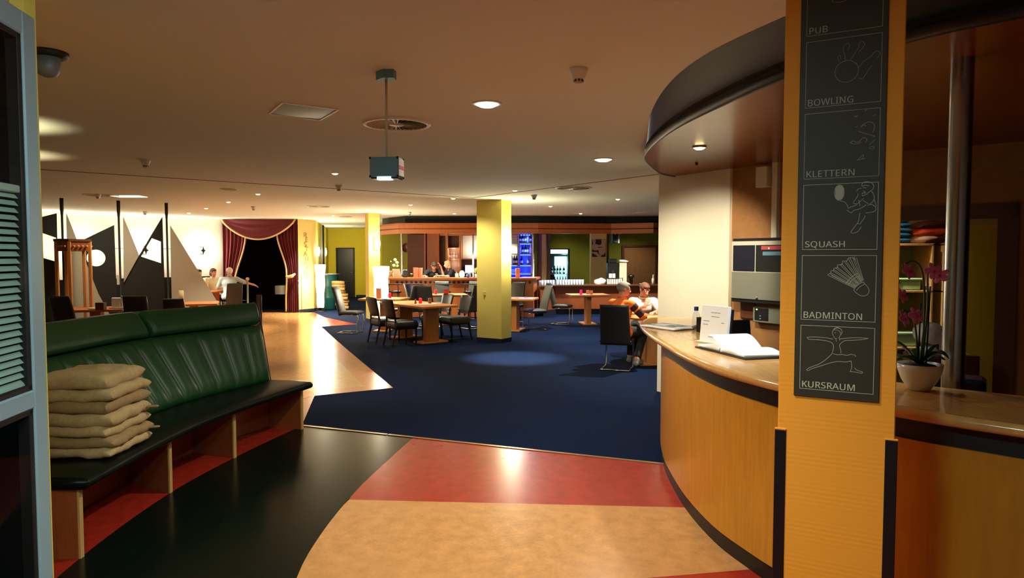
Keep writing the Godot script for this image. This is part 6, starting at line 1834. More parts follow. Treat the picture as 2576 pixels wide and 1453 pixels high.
func build_reception_things() -> void:
	var y := 1.10
	# folded newspaper
	var t := thing("newspaper", "folded newspaper lying on the far end of the counter", "newspaper", P(1.40, y, 6.18), 0.55)
	var m := MB.new(true)
	m.pillow(Vector3(0.30, 0.022, 0.44), Transform3D(Basis(), Vector3(0, 0.012, 0)), 14.0, 0.006, 5, 12)
	obj("pages", m, M.paper, t)
	m = MB.new()
	var rg := RandomNumberGenerator.new(); rg.seed = 4
	for c in 3:
		for k in 16:
			if c == 1 and k > 5: continue
			m.box(Vector3(-0.09 + c * 0.09, 0.0245, -0.18 + k * 0.022), Vector3(rg.randf_range(0.05, 0.078), 0.001, 0.007), Transform3D(), 0.0)
	m.box(Vector3(0.0, 0.0245, 0.08), Vector3(0.075, 0.001, 0.18), Transform3D(), 0.0)
	obj("print", m, M.grey_metal, t).set_meta("kind", "stuff")
	# printed booklet in an upright holder
	t = thing("brochure_holder", "upright holder with a printed white booklet on the counter", "holder", P(1.485, y, 5.10), facing(-0.86, -0.5))
	var lean := Transform3D(Basis(Vector3.RIGHT, -0.10), Vector3.ZERO)
	obj("booklet", boxm(Vector3(0, 0.14, 0.0), Vector3(0.26, 0.275, 0.03), 0.003, lean), M.paper, t)
	obj("stand", boxm(Vector3(0.005, 0.13, -0.028), Vector3(0.265, 0.26, 0.02), 0.003, lean), M.black_plastic, t)
	obj("foot", boxm(Vector3(0, 0.006, 0.0), Vector3(0.27, 0.012, 0.11), 0.002), M.ivory, t)
	m = MB.new()
	for q in [[0.01, 0.225, 0.09], [0.01, 0.195, 0.08], [-0.075, 0.16, 0.06], [-0.08, 0.135, 0.05], [0.085, 0.155, 0.03], [0.02, 0.045, 0.13]]:
		m.box(Vector3(q[0], q[1], 0.0155), Vector3(q[2], 0.004, 0.001), lean, 0.0)
	obj("print", m, M.grey_metal, t)
	# open register
	t = thing("open_register", "thick open guest book with blank white pages on the counter", "book", P(1.53, y, 4.62), facing(-0.97, -0.25))
	obj("cover", boxm(Vector3(0, 0.004, 0), Vector3(0.62, 0.008, 0.34), 0.002), M.black_plastic, t)
	for s in [-1, 1]:
		m = MB.new(true)
		var rings := []
		for i in 13:
			var f := i / 12.0
			var x: float = s * lerpf(0.0, 0.29, f)
			var h := (0.016 + 0.024 * sin(PI * minf(1.0, f * 1.25 + 0.08)) * (1.0 if s < 0 else 0.7))
			rings.append(PackedVector3Array([Vector3(x, 0.009, 0.155), Vector3(x, 0.009 + h, 0.155), Vector3(x, 0.009 + h, -0.155), Vector3(x, 0.009, -0.155)]))
		m.loft(rings, true, true, s < 0)
		obj("page_block", m, M.paper, t)
	m = MB.new(true)
	var rr := []
	for i in 13:
		var f := i / 12.0
		rr.append(PackedVector3Array([Vector3(lerpf(0.01, -0.20, f), 0.03 + 0.075 * sin(f * PI * 0.62), 0.15), Vector3(lerpf(0.01, -0.20, f), 0.03 + 0.075 * sin(f * PI * 0.62), -0.15)]))
	m.loft(rr, false, false)
	obj("turning_page", m, M.paper, t, "single page lifting up")
	# water bottle and dark box
	t = thing("water_bottle", "clear bottle with a bright blue cap on the counter", "bottle", P(1.66, y, 6.25))
	m = MB.new(true); m.lathe([Vector2(0, 0), Vector2(0.034, 0), Vector2(0.036, 0.07), Vector2(0.034, 0.11), Vector2(0.016, 0.145), Vector2(0.016, 0.155), Vector2(0, 0.155)], 16); obj("bottle_body", m, M.tumbler_glass, t)
	m = MB.new(true); m.lathe([Vector2(0, 0.15), Vector2(0.02, 0.15), Vector2(0.02, 0.185), Vector2(0, 0.187)], 16); obj("cap", m, M.blue_plastic, t)
	t = thing("pen_box", "black open desk box with silver rim between bottle and booklet", "box", P(1.62, y, 5.85), 0.5)
	obj("box", boxm(Vector3(0, 0.06, 0), Vector3(0.09, 0.12, 0.09), 0.004), M.black_plastic, t)
	m = MB.new()
	for x in [-0.043, 0.043]: m.box(Vector3(x, 0.122, 0), Vector3(0.004, 0.005, 0.09), Transform3D(), 0.0)
	for z in [-0.043, 0.043]: m.box(Vector3(0, 0.122, z), Vector3(0.09, 0.005, 0.004), Transform3D(), 0.0); m.box(Vector3(0, 0.06, z * 1.06), Vector3(0.05, 0.09, 0.002), Transform3D(), 0.0)
	obj("rim", m, M.steel, t)
	t = thing("handset", "small grey telephone handset beside the newspaper", "telephone", P(1.63, y, 6.05), 0.3)
	m = MB.new(true); m.tube([Vector3(-0.06, 0.018, 0), Vector3(-0.03, 0.03, 0), Vector3(0.03, 0.03, 0), Vector3(0.06, 0.018, 0)], [0.016, 0.012, 0.012, 0.016], 8); obj("handle", m, M.grey_metal, t)
	# computer monitor on the inner desk, seen from behind
	t = thing("inner_desk", "lower desk board on the staff side of the reception counter", "desk", P(2.0, 0, 5.3))
	m = MB.new(); m.prism([Vector2(1.83, 6.4), Vector2(1.75, 5.5), Vector2(1.72, 4.7), Vector2(1.80, 4.2), Vector2(2.3, 4.4), Vector2(2.25, 5.5), Vector2(2.3, 6.4)], 0.72, 0.75)
	obj("board", _moved(m, t.position), M.beech, t)
	for q in [[2.2, 4.6], [2.2, 6.2]]: obj("leg", boxm(P(q[0], 0.36, q[1]) - t.position, Vector3(0.05, 0.72, 0.05)), M.grey_metal, t)
	t = thing("monitor", "black computer monitor behind the booklet holder", "monitor", P(1.79, 0.75, 5.62), facing(0.35, -0.94))
	obj("panel", boxm(Vector3(0, 0.30, 0.0), Vector3(0.42, 0.34, 0.035), 0.01, Transform3D(Basis(Vector3.RIGHT, -0.12), Vector3.ZERO)), M.black_plastic, t)
	obj("neck", boxm(Vector3(0, 0.10, -0.03), Vector3(0.06, 0.2, 0.03)), M.black, t)
	obj("foot", boxm(Vector3(0, 0.008, -0.02), Vector3(0.2, 0.016, 0.16)), M.black, t)
	# wall equipment; local x along the wall, z into the room
	var u := (WALL_C - WALL_B).normalized(); var n := Vector2(u.y, -u.x)
	var basis := Basis(Vector3(u.x, 0, -u.y), Vector3.UP, Vector3(n.x, 0, -n.y))
	t = thing("alarm_panel", "grey alarm control cabinet with dark display on the wall behind reception", "control panel", P(WALL_B.x, 1.24, WALL_B.y))
	t.basis = basis
	obj("cabinet", boxm(Vector3(0.48, 0.345, 0.065), Vector3(0.72, 0.63, 0.13), 0.006), M.ivory, t)
	obj("top_rim", boxm(Vector3(0.49, 0.675, 0.065), Vector3(0.70, 0.03, 0.135), 0.004), M.black, t)
	obj("bottom_rim", boxm(Vector3(0.48, 0.012, 0.065), Vector3(0.71, 0.035, 0.12), 0.004), M.black, t)
	obj("front_plate", boxm(Vector3(0.485, 0.18, 0.133), Vector3(0.70, 0.29, 0.006), 0.001), M.panel_grey, t, "plain grey lower plate")
	obj("display", boxm(Vector3(0.30, 0.475, 0.133), Vector3(0.30, 0.28, 0.006), 0.001), M.navy_band, t, "dark ruled display field")
	m = MB.new()
	for k in 14: m.box(Vector3(0.30, 0.35 + k * 0.019, 0.137), Vector3(0.29, 0.004, 0.002), Transform3D(), 0.0)
	obj("ruling", m, M.black, t)
	obj("key_field", boxm(Vector3(0.645, 0.475, 0.133), Vector3(0.36, 0.28, 0.007), 0.001), M.black, t)
	obj("red_strip", boxm(Vector3(0.67, 0.585, 0.138), Vector3(0.26, 0.04, 0.004), 0.001), M.red_light, t, "dull red label strip")
	obj("teal_strip", boxm(Vector3(0.68, 0.525, 0.138), Vector3(0.24, 0.04, 0.004), 0.001), M.blue_metal, t)
	obj("indicator", boxm(Vector3(0.64, 0.58, 0.141), Vector3(0.014, 0.014, 0.004), 0.001), M.green_light, t, "tiny green light")
	m = MB.new(true); m.lathe([Vector2(0.016, 0.137), Vector2(0.014, 0.14), Vector2(0, 0.14)], 12, Transform3D(Basis(Vector3.RIGHT, PI / 2), Vector3(0.49, 0.05, 0)))
	obj("key_lock", m, M.steel, t)
	t = thing("access_unit", "small wall unit with a green light under the alarm cabinet", "control panel", P(WALL_B.x, 1.02, WALL_B.y))
	t.basis = basis
	obj("housing", boxm(Vector3(0.62, 0.09, 0.035), Vector3(0.48, 0.17, 0.07), 0.006), M.panel_grey, t)
	obj("face", boxm(Vector3(0.50, 0.095, 0.072), Vector3(0.18, 0.13, 0.006), 0.001), M.black, t)
	obj("indicator", boxm(Vector3(0.44, 0.145, 0.077), Vector3(0.02, 0.014, 0.004), 0.001), M.green_light, t, "small green light")
	m = MB.new(true)
	for k in 2: m.lathe([Vector2(0.011, 0.075), Vector2(0.01, 0.082), Vector2(0, 0.083)], 10, Transform3D(Basis(Vector3.RIGHT, PI / 2), Vector3(0.49, 0.075 - k * 0.03, 0)))
	obj("button", m, M.grey_metal, t)
	t = thing("wall_plate", "plain brown plate on the wall below the left of the alarm cabinet", "cover", P(WALL_B.x, 1.06, WALL_B.y)); t.basis = basis
	obj("plate", boxm(Vector3(0.26, 0.08, 0.012), Vector3(0.20, 0.18, 0.02), 0.004), M.dark_wood, t)
	t = thing("cable_duct", "pale vertical cable duct running up from the alarm cabinet", "duct", P(WALL_B.x, 1.93, WALL_B.y)); t.basis = basis
	obj("trunking", boxm(Vector3(0.62, 0.395, 0.025), Vector3(0.07, 0.79, 0.05), 0.003), M.cream_plaster, t)
	t = thing("junction_box", "small pale box high on the wall beside the cable duct", "box", P(WALL_B.x, 2.47, WALL_B.y)); t.basis = basis
	obj("case", boxm(Vector3(0.47, 0.11, 0.04), Vector3(0.15, 0.22, 0.08), 0.006), M.cream_plaster, t)
	# steel pipe between floor and canopy
	t = thing("steel_pipe", "tall brushed steel pipe behind the right part of the counter", "pipe", P(2.235, 0, 3.50))
	m = MB.new(true); m.lathe([Vector2(0.052, 0), Vector2(0.052, SOF)], 32); obj("tube", m, M.steel, t)
	m = MB.new(true); m.lathe([Vector2(0.0522, 0.0), Vector2(0.09, 0.0), Vector2(0.088, 0.012), Vector2(0.0522, 0.014)], 24); obj("base_ring", m, M.steel, t)
	t = thing("navy_box", "glossy navy blue box standing behind the counter beside the steel pipe", "box", P(2.36, 0, 3.66), -0.6)
	obj("box", boxm(Vector3(0, 0.555, 0), Vector3(0.26, 1.11, 0.2), 0.02), M.navy_plastic, t)
	# orchid
	t = thing("orchid", "pink orchid in a white bowl on the counter right of the pillar", "plant", P(1.965, y, 3.33))
	m = MB.new(true)
	m.lathe([Vector2(0, 0.0), Vector2(0.042, 0.0), Vector2(0.05, 0.006), Vector2(0.078, 0.05), Vector2(0.096, 0.10), Vector2(0.101, 0.128), Vector2(0.097, 0.128), Vector2(0.09, 0.10), Vector2(0, 0.095)], 32)
	obj("bowl", m, M.pot_white, t)
	m = MB.new(true); m.ball(Vector3(0, 0.105, 0), Vector3(0.09, 0.026, 0.09), 14); obj("soil", m, M.soil, t)
	for q in [[0.5, 0.15, 0.09], [2.6, 0.17, 0.10], [3.6, 0.20, 0.05], [5.3, 0.13, 0.07], [1.5, 0.14, 0.06], [0.1, 0.13, 0.035]]:
		m = MB.new(true)
		var rings := []
		var a: float = q[0]
		for i in 9:
			var f := i / 8.0
			var w := 0.034 * sin(PI * clampf(f * 0.9 + 0.08, 0, 1))
			var c := Vector3(cos(a) * q[1] * f, 0.12 + q[2] * sin(f * PI * 0.75), -sin(a) * q[1] * f)
			var side := Vector3(sin(a), 0, cos(a)) * w
			rings.append(PackedVector3Array([c - side + Vector3(0, w * 0.35, 0), c, c + side + Vector3(0, w * 0.35, 0), c - Vector3(0, 0.004, 0)]))
		m.loft(rings, true, true)
		obj("leaf", m, M.leaf, t)
	var stems := [[Vector3(0.0, 0.1, 0.0), Vector3(0.01, 0.35, 0.01), Vector3(-0.01, 0.56, 0.02), Vector3(-0.06, 0.62, 0.03), Vector3(-0.12, 0.60, 0.04)], [Vector3(0.015, 0.1, -0.01), Vector3(0.03, 0.4, 0.0), Vector3(0.02, 0.55, 0.01), Vector3(0.03, 0.585, 0.02), Vector3(0.07, 0.57, 0.03)], [Vector3(-0.02, 0.1, 0.01), Vector3(-0.03, 0.25, 0.02), Vector3(-0.06, 0.36, 0.03), Vector3(-0.11, 0.39, 0.04)]]
	for s in stems:
		m = MB.new(true); m.tube(curve(s, 16), 0.0045, 6); obj("stem", m, M.stem, t)
	m = MB.new(true); m.tube([Vector3(-0.008, 0.1, 0.0), Vector3(-0.004, 0.42, 0.0)], 0.004, 5); m.tube([Vector3(0.03, 0.1, 0.0), Vector3(0.04, 0.5, 0.0)], 0.004, 5); obj("stake", m, M.black, t)
	for q in [[-0.095, 0.575, 0.05, 0.4], [0.035, 0.575, 0.03, -0.3], [0.06, 0.555, 0.04, -0.9], [-0.055, 0.365, 0.05, 0.2], [-0.11, 0.35, 0.05, 0.6], [-0.115, 0.46, 0.04, 0.5]]:
		var c := Vector3(q[0], q[1], q[2])
		var bl := MB.new(true)
		for k in 5:
			var a := TAU * k / 5 + 0.3
			var b := Basis(Vector3.UP, q[3]) * Basis(Vector3.RIGHT, -0.35) * Basis(Vector3(0, 0, 1), a)
			bl.ball(Vector3(0, 0.021, 0), Vector3(0.017 if k % 2 else 0.013, 0.023, 0.0035), 8, Transform3D(b, c))
		var fl := obj("blossom", bl, M.petal, t)
		bl = MB.new(true); bl.ball(c + Basis(Vector3.UP, q[3]) * Vector3(0, -0.004, 0.008), Vector3(0.006, 0.009, 0.008), 8)
		obj("heart", bl, M.petal_heart, fl)

func build_back_room() -> void:
	var d := 7.6
	for q in [[3.85, 4.50, "open wooden shelf unit seen through the opening, left one"], [4.60, 5.15, "open wooden shelf unit half hidden by the steel pipe"]]:
		var t := thing("shelf_unit", q[2], "shelf", P((q[0] + q[1]) / 2, 0, d))
		var w: float = q[1] - q[0]
		for x in [-w / 2 + 0.012, w / 2 - 0.012]: obj("side", boxm(Vector3(x, 0.935, 0), Vector3(0.024, 1.87, 0.36)), M.pale_wood, t)
		for yy in [0.1, 0.75, 1.36, 1.86]: obj("shelf", boxm(Vector3(0, yy, 0), Vector3(w, 0.024, 0.36)), M.pale_wood, t)
		obj("back_panel", boxm(Vector3(0, 0.935, -0.185), Vector3(w, 1.87, 0.01)), M.olive_wall, t)
	var y := 1.873
	var cols := ["towel_blue", "towel_blue", "towel_blue", "towel_blue", "towel_teal"]
	var where := ["bottom", "second", "third", "fourth", "topmost"]
	for i in 5:
		var m := MB.new(true); m.pillow(Vector3(0.42, 0.07, 0.34), Transform3D(Basis(), Vector3(0, 0.033, 0)), 7.0, 0.01, 20 + i, 12)
		var o := tag(obj("towel", _placed(m, P(4.05, y + i * 0.054, d)), M[cols[i]]), "folded %s towel on the shelf top beside the pillar, %s of its pile" % ["blue" if i < 4 else "teal", where[i]], "towel", "folded towels on the shelf top")
	for q in [[4.41, 0.0, "cushion_white", 0.30, "pale rolled cushion under the orange one on the shelf top"], [4.55, 0.0, "towel_maroon", 0.26, "brownish rolled cushion right of the pale one"], [4.50, 0.075, "cushion_orange", 0.42, "bright orange cushion on the shelf top"], [4.60, 0.16, "towel_maroon", 0.44, "dark maroon cushion on top of the orange one"]]:
		var m := MB.new(true); m.pillow(Vector3(q[3], 0.11, 0.3), Transform3D(Basis(Vector3(0, 0, 1), 0.1), Vector3(0, 0.045, 0)), 3.0, 0.015, int(q[3] * 100), 12)
		tag(obj("cushion", _placed(m, P(q[0], y + q[1], d)), M[q[2]]), q[4], "cushion")
	for q in [[4.22, 1.373, 0.36, 0.13, "pale green plastic box on the left shelf behind the orchid"], [4.76, 1.373, 0.2, 0.13, "pale green plastic box on the right shelf beside the pipe"], [4.2, 0.763, 0.34, 0.16, "second pale green box on the lower left shelf"]]:
		var t := thing("storage_box", q[4], "box", P(q[0], q[1], d + 0.0))
		obj("tub", boxm(Vector3(0, q[3] * 0.42, 0), Vector3(q[2], q[3] * 0.84, 0.26), 0.015), M.mint_plastic, t)
		obj("lid", boxm(Vector3(0, q[3] * 0.9, 0), Vector3(q[2] + 0.03, q[3] * 0.2, 0.29), 0.012), M.mint_plastic, t)
		obj("clip", boxm(Vector3(-q[2] * 0.25, q[3] * 0.7, 0.14), Vector3(0.06, 0.05, 0.012), 0.003), M.black_plastic, t)
	var m2 := MB.new(true); m2.pillow(Vector3(0.4, 0.22, 0.2), Transform3D(Basis(Vector3(0, 0, 1), -0.5), Vector3.ZERO), 3.0, 0.05, 33, 12)
	tag(obj("bag", _placed(m2, P(3.75, 1.0, 6.1)), M.white_paint), "crumpled white bag behind the orchid", "bag")
	var st := thing("side_cupboard", "dark low cupboard under the crumpled white bag", "cupboard", P(3.78, 0, 6.1))
	obj("body", boxm(Vector3(0, 0.44, 0), Vector3(0.5, 0.88, 0.3)), M.dark_wood, st); obj("door", boxm(Vector3(0, 0.44, 0.155), Vector3(0.46, 0.8, 0.015)), M.dark_wood, st)
	var m := MB.new(); m.box(P(5.12, 1.03, 7.25), Vector3(0.86, 2.06, 0.05))
	var dr := setting("door_3", m, M.yellow_wall, "dim yellow door leaf in the room behind reception")
	obj("door_handle", boxm(P(5.45, 1.05, 7.2), Vector3(0.12, 0.02, 0.05)), M.steel, dr)
	# ceiling lamp of that room, out of sight behind the wall
	downlight(P(3.4, H, 7.2), 0.06, 8.0, WARM, 60.0, "unseen ceiling lamp placed to light the room behind reception", "lamp_warm", Vector3.DOWN, 1.0)

# ---------- people: local +z is forward, +x the person's left ----------
func hand(m: Array, w: Vector3, f: Vector3, palm: Vector3, left: bool, curl: float) -> void:
	f = f.normalized(); palm = (palm - f * palm.dot(f)).normalized()
	var s := f.cross(palm) * (1.0 if left else -1.0)     # towards the thumb
	m.append(egg(w + f * 0.045, Vector3(0.038, 0.015, 0.05), Basis(s, palm, s.cross(palm))))
	m.append(cap(w - f * 0.02, w + f * 0.03, 0.025, 0.024))
	var len_ := [0.070, 0.078, 0.072, 0.056]
	for i in 4:
		var p: Vector3 = w + f * 0.085 + s * (0.030 - 0.020 * i)
		var dir := f
		for k in 3:
			dir = (dir * cos(curl) + palm * sin(curl)).normalized() if k > 0 else (f * cos(curl * 0.5) + palm * sin(curl * 0.5)).normalized()
			var q: Vector3 = p + dir * len_[i] * [0.45, 0.32, 0.26][k]
			m.append(cap(p, q, 0.0092 - 0.0008 * k, 0.0086 - 0.0008 * k))
			p = q
	var t0 := w + f * 0.02 + s * 0.026
	var t1 := t0 + (f * 0.6 + s * 0.7 + palm * 0.25).normalized() * 0.04
	var t2 := t1 + (f * 0.85 + s * 0.3 + palm * 0.3).normalized() * 0.034
	m.append(cap(t0, t1, 0.013, 0.0105)); m.append(cap(t1, t2, 0.0105, 0.009))

func person(label: String, at: Vector3, turn: float, J: Dictionary, look: Dictionary, fine := 0.007, coarse := 0.02) -> Node3D:
	var t := thing("person", label, "person", at, turn)
	var B := {"hip": Vector3(0, 0.55, -0.03), "chest": Vector3(0, 0.88, -0.03), "neck": Vector3(0, 1.04, -0.01), "head": Vector3(0, 1.20, 0.03), "face": Vector3(0, -0.05, 1),
		"shL": Vector3(0.175, 0.985, -0.02), "shR": Vector3(-0.175, 0.985, -0.02), "elL": Vector3(0.23, 0.72, 0.05), "elR": Vector3(-0.23, 0.72, 0.05), "wrL": Vector3(0.12, 0.74, 0.28), "wrR": Vector3(-0.12, 0.74, 0.28),
		"fL": Vector3(-0.3, 0, 1), "fR": Vector3(0.3, 0, 1), "palmL": Vector3(0, -1, 0), "palmR": Vector3(0, -1, 0),
		"kL": Vector3(0.13, 0.52, 0.41), "kR": Vector3(-0.13, 0.52, 0.41), "aL": Vector3(0.13, 0.10, 0.40), "aR": Vector3(-0.13, 0.10, 0.40), "tL": Vector3(0.14, 0.035, 0.56), "tR": Vector3(-0.14, 0.035, 0.56), "curl": 0.45}
	B.merge(J, true)
	var side := (B.shL - B.shR as Vector3).normalized()
	var hs := Vector3(0.09, 0, 0)
	var torso := func(g: float) -> Array:
		return [cap(B.hip - hs, B.hip + hs, 0.105 + g * 3.4), cap(B.hip + Vector3(0, 0.04, 0), B.chest, 0.115 + g, 0.12 + g), cap(B.chest - side * 0.07, B.chest + side * 0.07, 0.115 + g), cap(B.hip + Vector3(0.05, 0.1, 0), B.chest + side * 0.06, 0.10 + g), cap(B.hip + Vector3(-0.05, 0.1, 0), B.chest - side * 0.06, 0.10 + g),
			cap(B.shR * 0.92 + B.neck * 0.08, B.shL * 0.92 + B.neck * 0.08, 0.056 + g), cap(B.chest + Vector3(0, 0.05, 0), B.neck, 0.085 + g, 0.05 + g)]
	var f: Vector3 = B.face.normalized()
	var hx := Vector3.UP.cross(f).normalized(); var hy := f.cross(hx)
	var hb := Basis(hx, hy, f)
	var h: Vector3 = B.head
	var at_ := func(x: float, y: float, z: float) -> Vector3: return h + hb * Vector3(x, y, z)
	# body: one surface; head and hands on grids of their own
	var m := MB.new(true)
	var prims: Array = torso.call(-0.012)
	for s in ["L", "R"]:
		prims += [cap(B["sh" + s], B["el" + s], 0.048, 0.038), cap(B["el" + s], B["wr" + s], 0.039, 0.026)]
		var hp: Vector3 = B.hip + (hs if s == "L" else -hs)
		prims += [cap(hp, B["k" + s], 0.082, 0.056), cap(B["k" + s], B["a" + s], 0.054, 0.036), cap(B["a" + s], B["t" + s], 0.036, 0.026)]
	prims.append(cap(B.neck - Vector3(0, 0.03, 0), at_.call(0, -0.08, -0.02), 0.054, 0.05))
	m.field(prims, coarse, 0.035)
	m.field([egg(at_.call(0, 0.02, -0.012), Vector3(0.072, 0.09, 0.092), hb), egg(at_.call(0, -0.03, 0.022), Vector3(0.060, 0.078, 0.066), hb), egg(at_.call(0, -0.078, 0.034), Vector3(0.042, 0.032, 0.042), hb),
		cap(at_.call(0, 0.012, 0.086), at_.call(0, -0.030, 0.106), 0.008, 0.013), cap(at_.call(-0.012, -0.036, 0.092), at_.call(0.012, -0.036, 0.092), 0.009), cap(at_.call(-0.042, 0.026, 0.07), at_.call(0.042, 0.026, 0.07), 0.012),
		egg(at_.call(0.075, -0.008, -0.008), Vector3(0.010, 0.030, 0.019), hb), egg(at_.call(-0.075, -0.008, -0.008), Vector3(0.010, 0.030, 0.019), hb),
		cap(at_.call(-0.018, -0.064, 0.082), at_.call(0.018, -0.064, 0.082), 0.008), cap(at_.call(0, -0.05, -0.02), B.neck, 0.05, 0.056),
		egg(at_.call(0.029, 0.002, 0.092), Vector3(0.015, 0.010, 0.014), hb, true), egg(at_.call(-0.029, 0.002, 0.092), Vector3(0.015, 0.010, 0.014), hb, true)], fine, 0.018)
	for s in ["L", "R"]:
		var hp := []
		hand(hp, B["wr" + s], B["f" + s], B["palm" + s], s == "L", B.curl)
		hp.append(cap(B["wr" + s].lerp(B["el" + s], 0.25), B["wr" + s], 0.029, 0.026))
		m.field(hp, fine * 0.75, 0.008)
	obj("body", m, M[look.skin], t)
	m = MB.new(true)
	for sx in [-1, 1]: m.ball(at_.call(0.029 * sx, 0.002, 0.078), Vector3.ONE * 0.011, 8)
	var eyes := obj("eyes", m, M.eye_white, t)
	m = MB.new(true)
	for sx in [-1, 1]: m.ball(at_.call(0.029 * sx, 0.001, 0.0865), Vector3.ONE * 0.0045, 6)
	obj("pupils", m, M.black, eyes)
	m = MB.new(true); m.tube([at_.call(-0.02, -0.062, 0.086), at_.call(0, -0.064, 0.0925), at_.call(0.02, -0.062, 0.086)], [0.003, 0.0052, 0.003], 6)
	obj("lips", m, M.lip, t)
	# hair
	m = MB.new(true)
	var hl: float = look.get("hair_len", 0.0)
	var hair := [egg(at_.call(0, 0.028, -0.018), Vector3(0.082, 0.094, 0.100), hb), egg(at_.call(0, 0.075, 0.045), Vector3(0.055, 0.03, 0.045), hb)]
	if hl > 0.0: hair.append(egg(at_.call(0, -0.03 - hl * 0.5, -0.045), Vector3(0.085, 0.085 + hl, 0.07), hb))
	hair += [egg(at_.call(0, -0.055, 0.085), Vector3(0.085, 0.105, 0.085), hb, true), egg(at_.call(0, -0.16 - hl * 1.4, 0.0), Vector3(0.12, 0.09, 0.12), hb, true), egg(at_.call(0.08, -0.012, -0.004), Vector3(0.02, 0.04, 0.03), hb, true), egg(at_.call(-0.08, -0.012, -0.004), Vector3(0.02, 0.04, 0.03), hb, true)]
	m.field(hair, fine, 0.015)
	obj("hair", m, M[look.hair], t)
	# shirt
	m = MB.new(true)
	var sh: Array = torso.call(0.006)
	var slv: float = look.get("sleeve", 1.0)   # 1 to the wrist, 0.4 short
	for s in ["L", "R"]:
		if slv < 0.7:
			sh.append(cap(B["sh" + s], B["sh" + s].lerp(B["el" + s], 0.8), 0.066, 0.060))
		else:
			sh += [cap(B["sh" + s], B["el" + s], 0.064, 0.052), cap(B["el" + s], B["el" + s].lerp(B["wr" + s], 0.9), 0.053, 0.038)]
	sh += [cap(B.neck + Vector3(0, 0.03, 0.0), B.neck + (h - B.neck) * 0.6, 0.058, 0.07, true)]
	m.field(sh, coarse * 0.8, 0.03)
	var shirt := obj("shirt", m, M[look.shirt], t)
	m = MB.new(true)
	var ringp := []
	for k in 17:
		var a := TAU * k / 16
		ringp.append(B.neck + Vector3(cos(a) * 0.066, 0.022 + 0.02 * -sin(a), sin(a) * 0.062))
	m.tube(ringp, 0.011, 6, false)
	obj("collar", m, M[look.get("collar", look.shirt)], shirt)
	if look.has("stripe"):
		m = MB.new(true)
		for s in ["L", "R"]:
			m.field([cap(B["sh" + s].lerp(B["el" + s], 0.12), B["sh" + s].lerp(B["el" + s], 0.26), 0.0675, 0.0655)], coarse * 0.5, 0.01)
			m.field([cap(B["sh" + s].lerp(B["el" + s], 0.52), B["sh" + s].lerp(B["el" + s], 0.95), 0.0615, 0.0565)], coarse * 0.5, 0.01)
		obj("sleeve_stripe", m, M[look.stripe], shirt, "dark sleeve stripes")
	# trousers and shoes
	m = MB.new(true)
	var tr := [cap(B.hip - hs - Vector3(0, 0.03, 0), B.hip + hs - Vector3(0, 0.03, 0), 0.112)]
	for s in ["L", "R"]:
		var hp: Vector3 = B.hip + (hs if s == "L" else -hs)
		tr += [cap(hp, B["k" + s], 0.094, 0.070), cap(B["k" + s], B["a" + s].lerp(B["k" + s], 0.12), 0.069, 0.056)]
	m.field(tr, coarse, 0.03)
	obj("trousers", m, M[look.get("trousers", "cloth_black")], t)
	for s in ["L", "R"]:
		m = MB.new(true)
		var a: Vector3 = B["a" + s]; var q: Vector3 = B["t" + s]
		var back := (a - q); back.y = 0; back = back.normalized()
		m.field([cap(Vector3(a.x, q.y, a.z) + back * 0.035, q + Vector3(0, 0.0, 0), 0.040, 0.040), cap(a + Vector3(0, -0.02, 0), q + Vector3(0, 0.012, 0), 0.046, 0.032)], coarse * 0.6, 0.02)
		obj("shoe", m, M[look.get("shoes", "sock_grey")], t)
	if look.has("glasses"):
		m = MB.new(true)
		for sx in [-1, 1]:
			var ring := []
			for k in 13: ring.append(at_.call(0.030 * sx + cos(TAU * k / 12) * 0.021, 0.0 + sin(TAU * k / 12) * 0.016, 0.098))
			m.tube(ring, 0.0022, 5, false)
			m.tube([at_.call(0.05 * sx, 0.004, 0.097), at_.call(0.074 * sx, 0.006, 0.05), at_.call(0.079 * sx, 0.004, -0.01)], 0.0022, 5)
		m.tube([at_.call(-0.009, 0.004, 0.1), at_.call(0.009, 0.004, 0.1)], 0.0022, 5)
		obj("glasses", m, M.black, t)
	return t

